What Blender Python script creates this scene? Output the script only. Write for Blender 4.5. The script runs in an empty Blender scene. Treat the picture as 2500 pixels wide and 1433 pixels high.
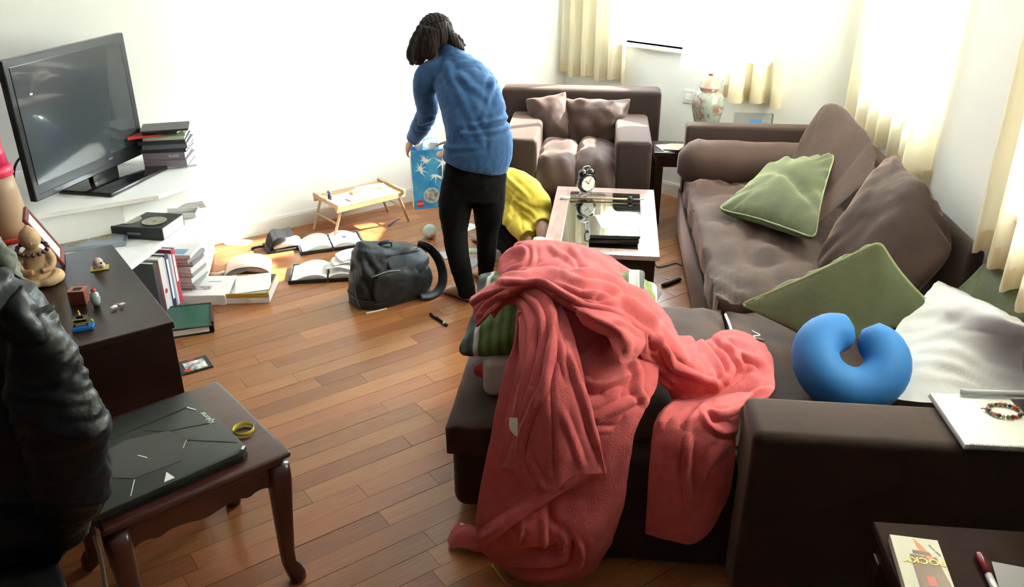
import bpy, bmesh, math, random
from mathutils import Vector, Matrix, noise
C = bpy.context.scene.collection
SC = bpy.context.scene
R = math.radians
random.seed(7)
# ---------------------------------------------------------------- camera
CAMH, FPX, TILT = 2.0, 2068.0, R(25.27)
cam_d = bpy.data.cameras.new('camera'); cam = bpy.data.objects.new('camera', cam_d); C.objects.link(cam)
cam_d.sensor_fit = 'HORIZONTAL'; cam_d.sensor_width = 36; cam_d.lens = 36*FPX/2500
cam.location = (0, 0, CAMH); cam.rotation_euler = (R(90)-TILT, 0, 0); cam_d.clip_start = 0.05
SC.camera = cam
# ---------------------------------------------------------------- world, sun, exposure
w = bpy.data.worlds.new('sky'); SC.world = w; w.use_nodes = True
nt = w.node_tree; nt.nodes.clear()
sky = nt.nodes.new('ShaderNodeTexSky'); sky.sky_type = 'HOSEK_WILKIE'; sky.turbidity = 4.0
sky.sun_direction = (0.83, 0.24, 0.5); sky.ground_albedo = 0.6
mixw = nt.nodes.new('ShaderNodeMixRGB'); mixw.inputs[0].default_value = 0.8; mixw.inputs[2].default_value = (0.86, 0.93, 1.0, 1)
bg = nt.nodes.new('ShaderNodeBackground'); bg.inputs[1].default_value = 13.0
wo = nt.nodes.new('ShaderNodeOutputWorld')
nt.links.new(sky.outputs[0], mixw.inputs[1]); nt.links.new(mixw.outputs[0], bg.inputs[0]); nt.links.new(bg.outputs[0], wo.inputs[0])
SUN_DIR = Vector((-1.0, -0.46, -0.76)).normalized()
sd = bpy.data.lights.new('sun', 'SUN'); sd.energy = 8.0; sd.angle = R(1.2); sd.color = (1.0, 0.93, 0.82)
sun = bpy.data.objects.new('sun', sd); C.objects.link(sun); sun.rotation_euler = SUN_DIR.to_track_quat('-Z', 'Y').to_euler()
SC.view_settings.view_transform = 'Standard'; SC.view_settings.look = 'None'
SC.view_settings.exposure = 2.4; SC.view_settings.gamma = 1.0; SC.view_settings.use_curve_mapping = False
cy = SC.cycles
cy.use_denoising = True
try: cy.denoiser = 'OPENIMAGEDENOISE'
except Exception: pass
cy.max_bounces = 10; cy.diffuse_bounces = 5; cy.glossy_bounces = 4; cy.transmission_bounces = 6; cy.transparent_max_bounces = 12
cy.caustics_reflective = False; cy.caustics_refractive = False; cy.sample_clamp_indirect = 8.0

# ---------------------------------------------------------------- survey: a sight line met with a level, a depth or a wall
def sight(px, py):
    u = (px-1250)/FPX; v = (py-716.5)/FPX
    return Vector((u, math.cos(TILT)-v*math.sin(TILT), -math.sin(TILT)-v*math.cos(TILT)))
def G(px, py, z=0.0):
    d = sight(px, py); return d*((z-CAMH)/d.z) + Vector((0, 0, CAMH))
def Y(px, py, y):
    d = sight(px, py); return d*(y/d.y) + Vector((0, 0, CAMH))

# ---------------------------------------------------------------- materials
MATS = {}
def mat(name, col, rough=0.6, metal=0.0, spec=0.5, vary=0.0, vscale=8.0, bump=0.0, bscale=40.0, sheen=0.0,
        sheen_rough=0.4, coat=0.0, trans=0.0, emit=None, alpha=1.0, stretch=None, col2=None, coord='Object', ior=1.45, obrand=0.0):
    if name in MATS: return MATS[name]
    m = bpy.data.materials.new(name); m.use_nodes = True; MATS[name] = m
    n = m.node_tree; b = n.nodes['Principled BSDF']; L = n.links
    b.inputs['Base Color'].default_value = (*col, 1); b.inputs['Roughness'].default_value = rough
    b.inputs['Metallic'].default_value = metal; b.inputs['Specular IOR Level'].default_value = spec
    b.inputs['Sheen Weight'].default_value = sheen; b.inputs['Sheen Tint'].default_value = (*[min(1, 0.25+0.75*c/max(max(col), 0.01)) for c in col], 1); b.inputs['Sheen Roughness'].default_value = sheen_rough
    b.inputs['Coat Weight'].default_value = coat; b.inputs['Transmission Weight'].default_value = trans
    b.inputs['IOR'].default_value = ior; b.inputs['Alpha'].default_value = alpha
    if emit: b.inputs['Emission Color'].default_value = (*emit[:3], 1); b.inputs['Emission Strength'].default_value = emit[3]
    tc = n.nodes.new('ShaderNodeTexCoord'); mp = n.nodes.new('ShaderNodeMapping')
    L.new(tc.outputs[coord], mp.inputs[0])
    if stretch: mp.inputs['Scale'].default_value = stretch
    src = None
    if vary or col2:
        tx = n.nodes.new('ShaderNodeTexNoise'); tx.inputs['Scale'].default_value = vscale; tx.inputs['Detail'].default_value = 5
        L.new(mp.outputs[0], tx.inputs['Vector'])
        rp = n.nodes.new('ShaderNodeValToRGB'); L.new(tx.outputs[0], rp.inputs[0])
        rp.color_ramp.elements[0].position = 0.3; rp.color_ramp.elements[1].position = 0.7
        c2 = col2 or tuple(min(1, c*(1+vary)) for c in col); c1 = col if col2 else tuple(c*(1-vary) for c in col)
        rp.color_ramp.elements[0].color = (*c1, 1); rp.color_ramp.elements[1].color = (*c2, 1)
        src = rp.outputs[0]
    if obrand:
        oi = n.nodes.new('ShaderNodeObjectInfo'); mr = n.nodes.new('ShaderNodeMapRange')
        mr.inputs['To Min'].default_value = 1-obrand; mr.inputs['To Max'].default_value = 1+obrand
        L.new(oi.outputs['Random'], mr.inputs[0])
        hs = n.nodes.new('ShaderNodeHueSaturation'); L.new(mr.outputs[0], hs.inputs['Value'])
        mh = n.nodes.new('ShaderNodeMapRange'); mh.inputs['To Min'].default_value = 0.492; mh.inputs['To Max'].default_value = 0.508
        mm = n.nodes.new('ShaderNodeMath'); mm.operation = 'FRACT'; mm2 = n.nodes.new('ShaderNodeMath'); mm2.operation = 'MULTIPLY'; mm2.inputs[1].default_value = 7.31
        L.new(oi.outputs['Random'], mm2.inputs[0]); L.new(mm2.outputs[0], mm.inputs[0]); L.new(mm.outputs[0], mh.inputs[0]); L.new(mh.outputs[0], hs.inputs['Hue'])
        if src: L.new(src, hs.inputs['Color'])
        else: hs.inputs['Color'].default_value = (*col, 1)
        src = hs.outputs[0]
    if src: L.new(src, b.inputs['Base Color'])
    if bump:
        t2 = n.nodes.new('ShaderNodeTexNoise'); t2.inputs['Scale'].default_value = bscale; t2.inputs['Detail'].default_value = 4
        L.new(mp.outputs[0], t2.inputs['Vector'])
        bp = n.nodes.new('ShaderNodeBump'); bp.inputs['Strength'].default_value = bump; bp.inputs['Distance'].default_value = 0.01
        L.new(t2.outputs[0], bp.inputs['Height']); L.new(bp.outputs[0], b.inputs['Normal'])
    return m

def cloth_translucent(name, col, thin):
    m = bpy.data.materials.new(name); m.use_nodes = True; n = m.node_tree; L = n.links
    n.nodes.clear(); o = n.nodes.new('ShaderNodeOutputMaterial'); d = n.nodes.new('ShaderNodeBsdfDiffuse'); t = n.nodes.new('ShaderNodeBsdfTranslucent')
    x = n.nodes.new('ShaderNodeMixShader'); x.inputs[0].default_value = thin
    w1 = n.nodes.new('ShaderNodeTexNoise'); w1.inputs['Scale'].default_value = 300
    bp = n.nodes.new('ShaderNodeBump'); bp.inputs['Strength'].default_value = 0.15; bp.inputs['Distance'].default_value = 0.002
    L.new(w1.outputs[0], bp.inputs['Height']); L.new(bp.outputs[0], d.inputs['Normal'])
    d.inputs[0].default_value = (*col, 1); t.inputs[0].default_value = (*col, 1)
    L.new(d.outputs[0], x.inputs[1]); L.new(t.outputs[0], x.inputs[2]); L.new(x.outputs[0], o.inputs[0]); MATS[name] = m
    return m
def glass_thin(name, tint=(0.95, 0.98, 0.97), refl=0.0):
    m = bpy.data.materials.new(name); m.use_nodes = True; n = m.node_tree; L = n.links
    n.nodes.clear(); o = n.nodes.new('ShaderNodeOutputMaterial'); t = n.nodes.new('ShaderNodeBsdfTransparent'); g = n.nodes.new('ShaderNodeBsdfGlossy')
    f = n.nodes.new('ShaderNodeLayerWeight'); f.inputs[0].default_value = 0.5; pw = n.nodes.new('ShaderNodeMath'); pw.operation = 'POWER'; pw.inputs[1].default_value = 4.0; L.new(f.outputs['Facing'], pw.inputs[0]); x = n.nodes.new('ShaderNodeMixShader')
    a = n.nodes.new('ShaderNodeMath'); a.operation = 'ADD'; a.inputs[1].default_value = refl+0.03; a.use_clamp = True; L.new(pw.outputs[0], a.inputs[0])
    t.inputs[0].default_value = (*tint, 1); g.inputs['Roughness'].default_value = 0.03
    L.new(a.outputs[0], x.inputs[0]); L.new(t.outputs[0], x.inputs[1]); L.new(g.outputs[0], x.inputs[2]); L.new(x.outputs[0], o.inputs[0]); MATS[name] = m
    return m

# ---------------------------------------------------------------- object helpers
def link(name, me, m=None, parent=None, smooth=False):
    o = bpy.data.objects.new(name, me); C.objects.link(o)
    if m and not me.materials: me.materials.append(m)
    if parent: o.parent = parent
    if smooth:
        for p in me.polygons: p.use_smooth = True
    return o
def obj(name, bm, m=None, parent=None, smooth=False, bevel=0.0, seg=2, loc=None, rot=None):
    bmesh.ops.recalc_face_normals(bm, faces=bm.faces); bm.normal_update()
    if bevel:
        es = [e for e in bm.edges if len(e.link_faces) == 2 and e.calc_face_angle(0) > 0.6]
        bmesh.ops.bevel(bm, geom=es, offset=bevel, segments=seg, profile=0.5, affect='EDGES', clamp_overlap=True)
    bmesh.ops.recalc_face_normals(bm, faces=bm.faces)
    me = bpy.data.meshes.new(name); bm.to_mesh(me); bm.free()
    o = link(name, me, m, parent, smooth)
    if smooth and bevel:
        try: me.set_sharp_from_angle(angle=R(40))
        except Exception: pass
    if loc is not None: o.location = loc
    if rot is not None: o.rotation_euler = rot
    return o
def tag(o, label, cat, group=None, kind=None):
    o['label'] = label; o['category'] = cat
    if group: o['group'] = group
    if kind: o['kind'] = kind
    return o
def thing(name, label, cat, loc=(0, 0, 0), rotz=0.0, group=None, rot=None):
    o = bpy.data.objects.new(name, None); C.objects.link(o); o.empty_display_size = 0.1
    o.location = loc; o.rotation_euler = rot if rot else (0, 0, rotz)
    return tag(o, label, cat, group)
def struct(o): o['kind'] = 'structure'; return o

def box(x0, x1, y0, y1, z0, z1, bm=None, M=None):
    bm = bm or bmesh.new()
    vs = [bm.verts.new((x, y, z)) for z in (z0, z1) for y in (y0, y1) for x in (x0, x1)]
    for f in ((0, 2, 3, 1), (4, 5, 7, 6), (0, 1, 5, 4), (2, 6, 7, 3), (0, 4, 6, 2), (1, 3, 7, 5)): bm.faces.new([vs[i] for i in f])
    if M is not None: bmesh.ops.transform(bm, matrix=M, verts=vs)
    return bm
def cbox(cx, cy, cz, sx, sy, sz, bm=None, M=None):
    return box(cx-sx/2, cx+sx/2, cy-sy/2, cy+sy/2, cz-sz/2, cz+sz/2, bm, M)
def prism(pts, z0, z1, bm=None):
    bm = bm or bmesh.new(); n = len(pts)
    a = [bm.verts.new((p[0], p[1], z0)) for p in pts]; b = [bm.verts.new((p[0], p[1], z1)) for p in pts]
    bm.faces.new(a[::-1]); bm.faces.new(b)
    for i in range(n): bm.faces.new((a[i], a[(i+1) % n], b[(i+1) % n], b[i]))
    return bm
def basis(t, up=Vector((0, 0, 1))):
    t = t.normalized()
    if abs(t.dot(up)) > 0.97: up = Vector((0, 1, 0))
    a = t.cross(up).normalized(); b = a.cross(t).normalized(); return a, b
def loft(rings, bm=None, n=16, cap=True, up=Vector((0, 0, 1)), sup=2.0):
    """rings: (centre, ra, rb) with ra across and rb along 'up'; the tangent follows the centres"""
    bm = bm or bmesh.new(); cs = [Vector(r[0]) for r in rings]; prev = None; rows = []
    for i, r in enumerate(rings):
        t = (cs[min(i+1, len(cs)-1)]-cs[max(i-1, 0)])
        if t.length < 1e-9: t = Vector((0, 0, 1))
        t.normalize()
        if prev is None: a, b = basis(t, up)
        else:
            a = prev - t*prev.dot(t)
            a = a.normalized() if a.length > 1e-6 else basis(t, up)[0]
            b = a.cross(t).normalized()
        prev = a; row = []
        for k in range(n):
            q = 2*math.pi*k/n; c, s = math.cos(q), math.sin(q)
            e = 2.0/sup
            c = math.copysign(abs(c)**e, c); s = math.copysign(abs(s)**e, s)
            row.append(bm.verts.new(cs[i] + a*(r[1]*c) + b*(r[2]*s)))
        rows.append(row)
    for i in range(len(rows)-1):
        for k in range(n): bm.faces.new((rows[i][k], rows[i][(k+1) % n], rows[i+1][(k+1) % n], rows[i+1][k]))
    if cap:
        bm.faces.new(rows[0][::-1]); bm.faces.new(rows[-1])
    return bm
def catmull(pts, per=6, closed=False):
    P = [Vector(p) for p in pts]; n = len(P); out = []
    rng = range(n if closed else n-1)
    for i in rng:
        p0 = P[(i-1) % n] if closed or i > 0 else P[0]*2-P[1]
        p1 = P[i]; p2 = P[(i+1) % n]
        p3 = P[(i+2) % n] if closed or i+2 < n else P[-1]*2-P[-2]
        for k in range(per):
            t = k/per
            out.append(0.5*((2*p1)+(p2-p0)*t+(2*p0-5*p1+4*p2-p3)*t*t+(-p0+3*p1-3*p2+p3)*t**3))
    if not closed: out.append(P[-1].copy())
    return out
def tube(pts, r, bm=None, n=8, per=5, rb=None, smooth=True, closed=False):
    P = catmull(pts, per, closed) if smooth and len(pts) > 2 else [Vector(p) for p in pts]
    if closed: P.append(P[0].copy())
    m = len(P)
    if isinstance(r, (list, tuple)):
        def rr(i):
            f = i/(m-1)*(len(r)-1); k = min(int(f), len(r)-2); return r[k]+(r[k+1]-r[k])*(f-k)
    else: rr = lambda i: r
    return loft([(p, rr(i), (rb if rb is not None else rr(i))) for i, p in enumerate(P)], bm, n, cap=not closed)
def lathe(prof, bm=None, n=24, M=None, cap=True):
    bm = bm or bmesh.new(); rows = []
    for r, z in prof: rows.append([bm.verts.new((r*math.cos(2*math.pi*k/n), r*math.sin(2*math.pi*k/n), z)) for k in range(n)])
    for i in range(len(rows)-1):
        for k in range(n): bm.faces.new((rows[i][k], rows[i][(k+1) % n], rows[i+1][(k+1) % n], rows[i+1][k]))
    if cap:
        bm.faces.new(rows[0][::-1]); bm.faces.new(rows[-1])
    if M is not None: bmesh.ops.transform(bm, matrix=M, verts=[v for r_ in rows for v in r_])
    return bm
def ball(c, r, bm=None, seg=20, sc=(1, 1, 1)):
    bm = bm or bmesh.new()
    M = Matrix.Translation(c) @ Matrix.Diagonal((sc[0], sc[1], sc[2], 1))
    bmesh.ops.create_uvsphere(bm, u_segments=seg, v_segments=seg//2+2, radius=r, matrix=M); return bm
def fbm(p, s=1.0, o=3): return noise.fractal(Vector(p)*s, 1.0, 2.0, o)
def displace(bm, fn):
    bm.normal_update()
    new = [(v, v.co + v.normal*fn(v.co)) for v in bm.verts]
    for v, c in new: v.co = c
    return bm
def remesh(bm, voxel=0.01, smooth_it=4, fac=0.5):
    """weld overlapping volumes into one skin"""
    me = bpy.data.meshes.new('tmp'); bmesh.ops.recalc_face_normals(bm, faces=bm.faces); bm.to_mesh(me); bm.free()
    o = bpy.data.objects.new('tmp', me); C.objects.link(o)
    m = o.modifiers.new('r', 'REMESH'); m.mode = 'VOXEL'; m.voxel_size = voxel
    if smooth_it:
        s = o.modifiers.new('s', 'SMOOTH'); s.iterations = smooth_it; s.factor = fac
    dg = bpy.context.evaluated_depsgraph_get(); ev = o.evaluated_get(dg)
    out = bmesh.new(); out.from_mesh(ev.to_mesh()); ev.to_mesh_clear()
    bpy.data.objects.remove(o); bpy.data.meshes.remove(me)
    return out
def pillow(w, d, t, n=28, pinch=0.06, wr=0.006, seed=0, sup=2.6, edge=0.012, lump=0.0, creases=()):
    """a stuffed cushion lying flat: corners pulled out, wrinkles running in from the seams"""
    bm = bmesh.new(); top = []; bot = []
    for i in range(n+1):
        ra, rb = [], []
        for j in range(n+1):
            a = math.sin((i/n*2-1)*math.pi/2); b = math.sin((j/n*2-1)*math.pi/2)
            x = w/2*a*(1-pinch*(1-b*b)*abs(a)); y = d/2*b*(1-pinch*(1-a*a)*abs(b))
            h = max(0.0, (1-abs(a)**sup))**0.5*max(0.0, (1-abs(b)**sup))**0.5
            z = edge/2+(t/2-edge/2)*h
            q = Vector((x*3+seed*3.1, y*3, seed*1.7))
            wz = wr*(noise.noise(q*2.1)*1.6+abs(noise.noise(q*4.3))*1.2)*(0.25+h)
            ed = (1-h)*wr*1.6*math.sin((x+y*0.6)*60+seed)*(1 if h > 0 else 0)
            lz = lump*h*noise.noise(q*1.1)
            cz = 0
            for (cx, cy, dx, dy, dep, wd) in creases:
                L = math.hypot(dx, dy); s = abs((x-cx)*dy-(y-cy)*dx)/L
                cz -= dep*math.exp(-(s/wd)**2)*h
            ra.append(bm.verts.new((x, y, z+wz+ed*0.6+lz+cz)))
            if i in (0, n) or j in (0, n): rb.append(ra[-1])
            else: rb.append(bm.verts.new((x, y, -z+wz*0.3)))
        top.append(ra); bot.append(rb)
    for i in range(n):
        for j in range(n):
            bm.faces.new((top[i][j], top[i+1][j], top[i+1][j+1], top[i][j+1]))
            bm.faces.new((bot[i][j], bot[i][j+1], bot[i+1][j+1], bot[i+1][j]))
    return bm
def outline_pts(w, d, pinch, k=10, off=0.0):
    P = []
    for s in range(4):
        for i in range(k):
            q = math.sin((i/k*2-1)*math.pi/2)
            a, b = ((q, -1), (1, q), (-q, 1), (-1, -q))[s]
            P.append(((w/2+off)*a*(1-pinch*(1-b*b)*abs(a)), (d/2+off)*b*(1-pinch*(1-a*a)*abs(b)), 0))
    return P
def grid(P, per=6, thick=0.0, fn=None):
    """smooth sheet through a grid of points; fn(i,j,co,normal)->offset"""
    rows = [catmull(r, per) for r in P]; cols = list(zip(*rows)); cols = [catmull(c, per) for c in cols]
    m, n = len(cols), len(cols[0]); bm = bmesh.new()
    V = [[bm.verts.new(cols[i][j]) for j in range(n)] for i in range(m)]
    for i in range(m-1):
        for j in range(n-1): bm.faces.new((V[i][j], V[i+1][j], V[i+1][j+1], V[i][j+1]))
    if fn:
        bm.normal_update(); off = [(V[i][j], fn(i/(m-1), j/(n-1), V[i][j].co)*V[i][j].normal) for i in range(m) for j in range(n)]
        for v, d in off: v.co += d
    if thick:
        bm.normal_update(); bmesh.ops.solidify(bm, geom=bm.faces[:], thickness=thick)
    return bm
def text(s, size, m, name, parent, loc, rot=(0, 0, 0), ext=0.0004, align='CENTER', bold=0.0):
    cu = bpy.data.curves.new('t', 'FONT'); cu.body = s; cu.size = size; cu.extrude = ext; cu.align_x = align; cu.align_y = 'CENTER'; cu.resolution_u = 3; cu.offset = bold
    o = bpy.data.objects.new('t', cu); C.objects.link(o)
    dg = bpy.context.evaluated_depsgraph_get(); me = bpy.data.meshes.new_from_object(o.evaluated_get(dg))
    bpy.data.objects.remove(o); me.materials.clear(); t = link(name, me, m, parent); t.location = loc; t.rotation_euler = rot
    return t
def copy_tree(o, parent=None):
    c = o.copy(); C.objects.link(c); c.parent = parent
    for ch in list(o.children): copy_tree(ch, c)
    return c
def Rz(a): return Matrix.Rotation(a, 4, 'Z')
def TR(loc, rot=(0, 0, 0)):
    from mathutils import Euler
    return Matrix.Translation(loc) @ Euler(rot).to_matrix().to_4x4()
def face_frame(c, x, y):
    """world matrix from a centre and two (rough) in-plane directions"""
    x = Vector(x).normalized(); z = x.cross(Vector(y)).normalized(); y2 = z.cross(x)
    M = Matrix((x, y2, z)).transposed().to_4x4(); M.translation = Vector(c); return M
SYAW = R(-6.0); SO = Vector((0.75, 2.07, 0))
def S(u, v, z=0.0): return SO + Vector((0.9945*u+0.1045*v, -0.1045*u+0.9945*v, z))
LYAW = R(36.0)

# ---------------------------------------------------------------- palette
M_wall = mat('wall paint', (0.86, 0.86, 0.83), 0.8, bump=0.03, bscale=120)
M_ceil = mat('ceiling paint', (0.82, 0.82, 0.80), 0.9)
M_trim = mat('white trim paint', (0.78, 0.78, 0.74), 0.45)
M_white = mat('white lacquer', (0.90, 0.91, 0.91), 0.4)
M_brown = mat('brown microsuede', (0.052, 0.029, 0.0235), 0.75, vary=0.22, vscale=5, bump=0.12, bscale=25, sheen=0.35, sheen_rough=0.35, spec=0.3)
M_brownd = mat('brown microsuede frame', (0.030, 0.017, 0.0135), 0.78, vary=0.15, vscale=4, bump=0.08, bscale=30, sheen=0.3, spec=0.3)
M_green = mat('green velvet', (0.048, 0.056, 0.024), 0.7, vary=0.25, vscale=7, bump=0.15, bscale=40, sheen=0.5, spec=0.3)
M_greenl = mat('pale green piping', (0.22, 0.25, 0.13), 0.7)
M_dark = mat('dark stained wood', (0.020, 0.0075, 0.0055), 0.32, vary=0.25, vscale=6, stretch=(1, 12, 1), coat=0.15)
M_mahog = mat('mahogany wood', (0.060, 0.018, 0.013), 0.3, vary=0.3, vscale=5, stretch=(1, 14, 1), coat=0.25)
M_black = mat('black plastic', (0.012, 0.012, 0.014), 0.4)
M_blackg = mat('glossy black plastic', (0.010, 0.010, 0.012), 0.12, coat=0.4)
M_blackc = mat('black nylon cloth', (0.018, 0.019, 0.023), 0.62, vary=0.3, vscale=10, bump=0.2, bscale=120, sheen=0.2)
M_paper = mat('white paper', (0.85, 0.85, 0.84), 0.7)
M_cream = mat('cream paper', (0.78, 0.70, 0.58), 0.7)
M_grey = mat('grey plastic', (0.28, 0.29, 0.30), 0.5)
M_chrome = mat('chrome', (0.6, 0.62, 0.65), 0.18, metal=1.0)
M_bamboo = mat('bamboo', (0.48, 0.31, 0.16), 0.45, vary=0.18, vscale=5, stretch=(2, 20, 2))
M_skin = mat('skin', (0.42, 0.24, 0.17), 0.55, bump=0.03, bscale=60)
M_hair = mat('dark brown hair', (0.020, 0.012, 0.011), 0.75, spec=0.2, bump=0.6, bscale=18, stretch=(12, 12, 1.2), vary=0.3, vscale=14)
M_red = mat('red plastic', (0.55, 0.03, 0.03), 0.35)
M_yel = mat('yellow rubber', (0.80, 0.68, 0.03), 0.45)
M_curt = cloth_translucent('cream curtain cloth', (0.94, 0.885, 0.75), 0.62)
M_curtl = cloth_translucent('cream curtain lining hem', (0.86, 0.75, 0.54), 0.35)
M_glass = glass_thin('window glass')
M_tglass = glass_thin('table glass', (0.80, 0.88, 0.86), 0.24)
# ================================================================ the setting
CL = Vector((0.412, 6.628)); CR = Vector((2.075, 5.067))
WL0 = CL - Vector((0.809, 0.588))*4.35; WR1 = CR - Vector((0.13, 0.9915))*6.6
def wall(name, p0, p1, h=2.7, openings=(), th=0.16, m=M_wall, z0=0.0):
    """wall whose inner face runs p0->p1 with the room on its right; openings = (s0,s1,z0,z1)"""
    p0, p1 = Vector(p0), Vector(p1); d = (p1-p0); L = d.length; d.normalize()
    M = Matrix(((d.x, -d.y, 0, p0.x), (d.y, d.x, 0, p0.y), (0, 0, 1, 0), (0, 0, 0, 1)))
    bm = bmesh.new(); cur = -0.0
    for (a, b, c, e) in sorted(openings):
        box(cur, a, 0, th, z0, h, bm, M); box(a, b, 0, th, z0, c, bm, M); box(a, b, 0, th, e, h, bm, M); cur = b
    box(cur, L, 0, th, z0, h, bm, M)
    o = struct(obj(name, bm, m)); return M, L
def baseboard(name, M, L, gaps=()):
    bm = bmesh.new()
    segs = []; s = 0
    while s < L: segs.append((s, min(s+2.4, L))); s += 2.4
    for a, b in segs:
        box(a+0.0015, b-0.0015, -0.014, 0.0, 0, 0.085, bm, M); box(a+0.0015, b-0.0015, -0.009, 0.0, 0.085, 0.097, bm, M)
    struct(obj(name, bm, M_trim))
ML, LL = wall('wall_left', WL0, CL)
lb = (CR-CL).length
MB, LB = wall('wall_back', CL, CR, openings=[(0.52, 1.66, 1.04, 2.30)])
MRt, LR = wall('wall_right', CR, WR1, openings=[(0.25, 1.25, 1.0, 2.25), (2.35, 3.05, 1.0, 2.25)])
R1 = WR1; R2 = Vector((WL0.x-0.1, WR1.y))
M_rear = mat('unseen walls darkened to cut bounce light', (0.10, 0.07, 0.05), 0.7)  # invented dark finish for the unseen walls, cuts fill light on the foreground
MN, LN = wall('wall_rear', R1, R2, m=M_rear)
MW, LW_ = wall('wall_side', R2, WL0, m=M_rear)
for nm, M_, L_ in (('left', ML, LL), ('back', MB, LB), ('right', MRt, LR)): baseboard('baseboard_'+nm, M_, L_)
poly = [WL0, CL, CR, R1, R2]
cen = sum(poly, Vector((0, 0)))/5
pol2 = [(p+(p-cen).normalized()*0.3) for p in poly]
struct(obj('ceiling', prism(pol2, 2.7, 2.78), M_ceil))
# windows: frame with a mullion, panes, sill
def window(name, M_, a, b, c, e, nsplit=2, th=0.16):
    fr = bmesh.new(); t = 0.055
    box(a, b, 0.07, 0.12, c, c+t, fr, M_); box(a, b, 0.07, 0.12, e-t, e, fr, M_)
    box(a, a+t, 0.07, 0.12, c, e, fr, M_); box(b-t, b, 0.07, 0.12, c, e, fr, M_)
    for k in range(1, nsplit):
        x = a+(b-a)*k/nsplit; box(x-0.03, x+0.03, 0.07, 0.12, c, e, fr, M_)
    root = struct(obj(name, fr, M_trim))
    for k in range(nsplit):
        x0 = a+(b-a)*k/nsplit+0.03; x1 = a+(b-a)*(k+1)/nsplit-0.03
        p = obj('pane', box(x0, x1, 0.093, 0.097, c+t, e-t, None, M_), M_glass, root)
    obj('window_sill', box(a-0.04, b+0.04, -0.035, 0.10, c-0.025, c, None, M_), M_trim, root, bevel=0.004)
    # daylight portal filling the opening
    ld = bpy.data.lights.new('daylight', 'AREA'); ld.shape = 'RECTANGLE'; ld.size = b-a; ld.size_y = e-c; ld.cycles.is_portal = True
    lo = bpy.data.objects.new('daylight', ld); C.objects.link(lo)
    ctr = M_ @ Vector(((a+b)/2, th+0.01, (c+e)/2)); n = (M_.to_3x3() @ Vector((0, -1, 0)))
    lo.location = ctr; lo.rotation_euler = n.to_track_quat('-Z', 'Y').to_euler()
window('window_1', MB, 0.52, 1.66, 1.04, 2.30)
window('window_2', MRt, 0.25, 1.25, 1.0, 2.25)
window('window_3', MRt, 2.35, 3.05, 1.0, 2.25)
# electrical plates on the back wall
for (px, py) in ((1682, 236), (1775, 212)):
    d = sight(px, py); 
    # meet the sight line with the back wall plane
    nrm = MB.to_3x3() @ Vector((0, 1, 0)); p0 = MB.translation; t = (p0-Vector((0, 0, CAMH))).dot(nrm)/d.dot(nrm); P = d*t+Vector((0, 0, CAMH))
    M4 = MB.copy(); M4.translation = P
    o = thing('wall_socket', 'pale square socket plate on the wall %s the porcelain lamp' % ('just left of' if px < 1700 else 'behind the right shoulder of'), 'socket')
    o.matrix_world = M4
    obj('plate', box(-0.045, 0.045, -0.008, 0, -0.045, 0.045), M_trim, o, bevel=0.003)
    b2 = bmesh.new(); box(-0.02, 0.02, -0.012, -0.008, -0.02, 0.02, b2); obj('outlet', b2, M_white, o, bevel=0.002)
# floor: dark bed, then single planks laid along the left wall
bed = mat('floor joint', (0.03, 0.012, 0.006), 0.9)
fl = struct(obj('floor', prism(pol2, -0.10, -0.006), bed))
M_plank = mat('cherry floorboard', (0.26, 0.095, 0.036), 0.24, spec=0.5, stretch=(1.2, 14, 4), vscale=3.0, col2=(0.40, 0.165, 0.066), bump=0.05, bscale=9, obrand=0.22)
bm = box(-0.5, 0.5, -0.5, 0.5, -1, 0)
es = [e for e in bm.edges if all(abs(v.co.z) < 1e-6 for v in e.verts)]
plank_me = bpy.data.meshes.new('plank'); bm.to_mesh(plank_me); bm.free(); plank_me.materials.append(M_plank)
d1 = Vector((0.809, 0.588)); d2 = Vector((-0.588, 0.809)); PW = 0.091
def inside(p, poly, pad=0.06):
    s = True
    n = len(poly)
    for i in range(n):
        a, b = poly[i], poly[(i+1) % n]; e = (b-a).normalized(); nr = Vector((e.y, -e.x))
        if (p-a).dot(nr) < -pad: return False
    return True
rnd = random.Random(11); planks = []
for r in range(-60, 90):
    s = -6 + rnd.random()*0.8
    while s < 9:
        L = rnd.choice((0.46, 0.62, 0.78, 0.92, 0.92, 1.1)); c = d1*(s+L/2)+d2*(r*PW)
        if inside(c, poly, 0.45) or inside(d1*s+d2*(r*PW), poly, 0.1) or inside(d1*(s+L)+d2*(r*PW), poly, 0.1):
            planks.append((c, L))
        s += L
def clipped(c, L):
    # trim a plank to the room polygon (with a small tuck under the baseboards)
    a, b = -L/2, L/2; n = 5
    for i in range(n):
        p, q = poly[i], poly[(i+1) % n]; e = (q-p).normalized(); nr = Vector((e.y, -e.x))
        for sgn in (1,):
            f0 = (c-p).dot(nr)+0.10; f1 = d1.dot(nr)
            if abs(f1) < 1e-4:
                if f0 < 0: return None
            else:
                t = -f0/f1
                if f1 > 0: a = max(a, t)
                else: b = min(b, t)
    return (a, b) if b-a > 0.03 else None
def score(c):
    zc = c.y*math.cos(TILT)+CAMH*math.sin(TILT)
    if zc < 0.3: return -1
    x = 1250+FPX*c.x/zc; y = 716.5-FPX*(c.y*math.sin(TILT)-CAMH*math.cos(TILT))/zc
    return 1/zc if -150 < x < 1750 and 450 < y < 1600 else -1
P2 = []
for c, L in planks:
    ab = clipped(c, L)
    if ab: P2.append((score(c), c, ab))
P2.sort(key=lambda t: -t[0])
rest = bmesh.new(); nind = 0
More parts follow.
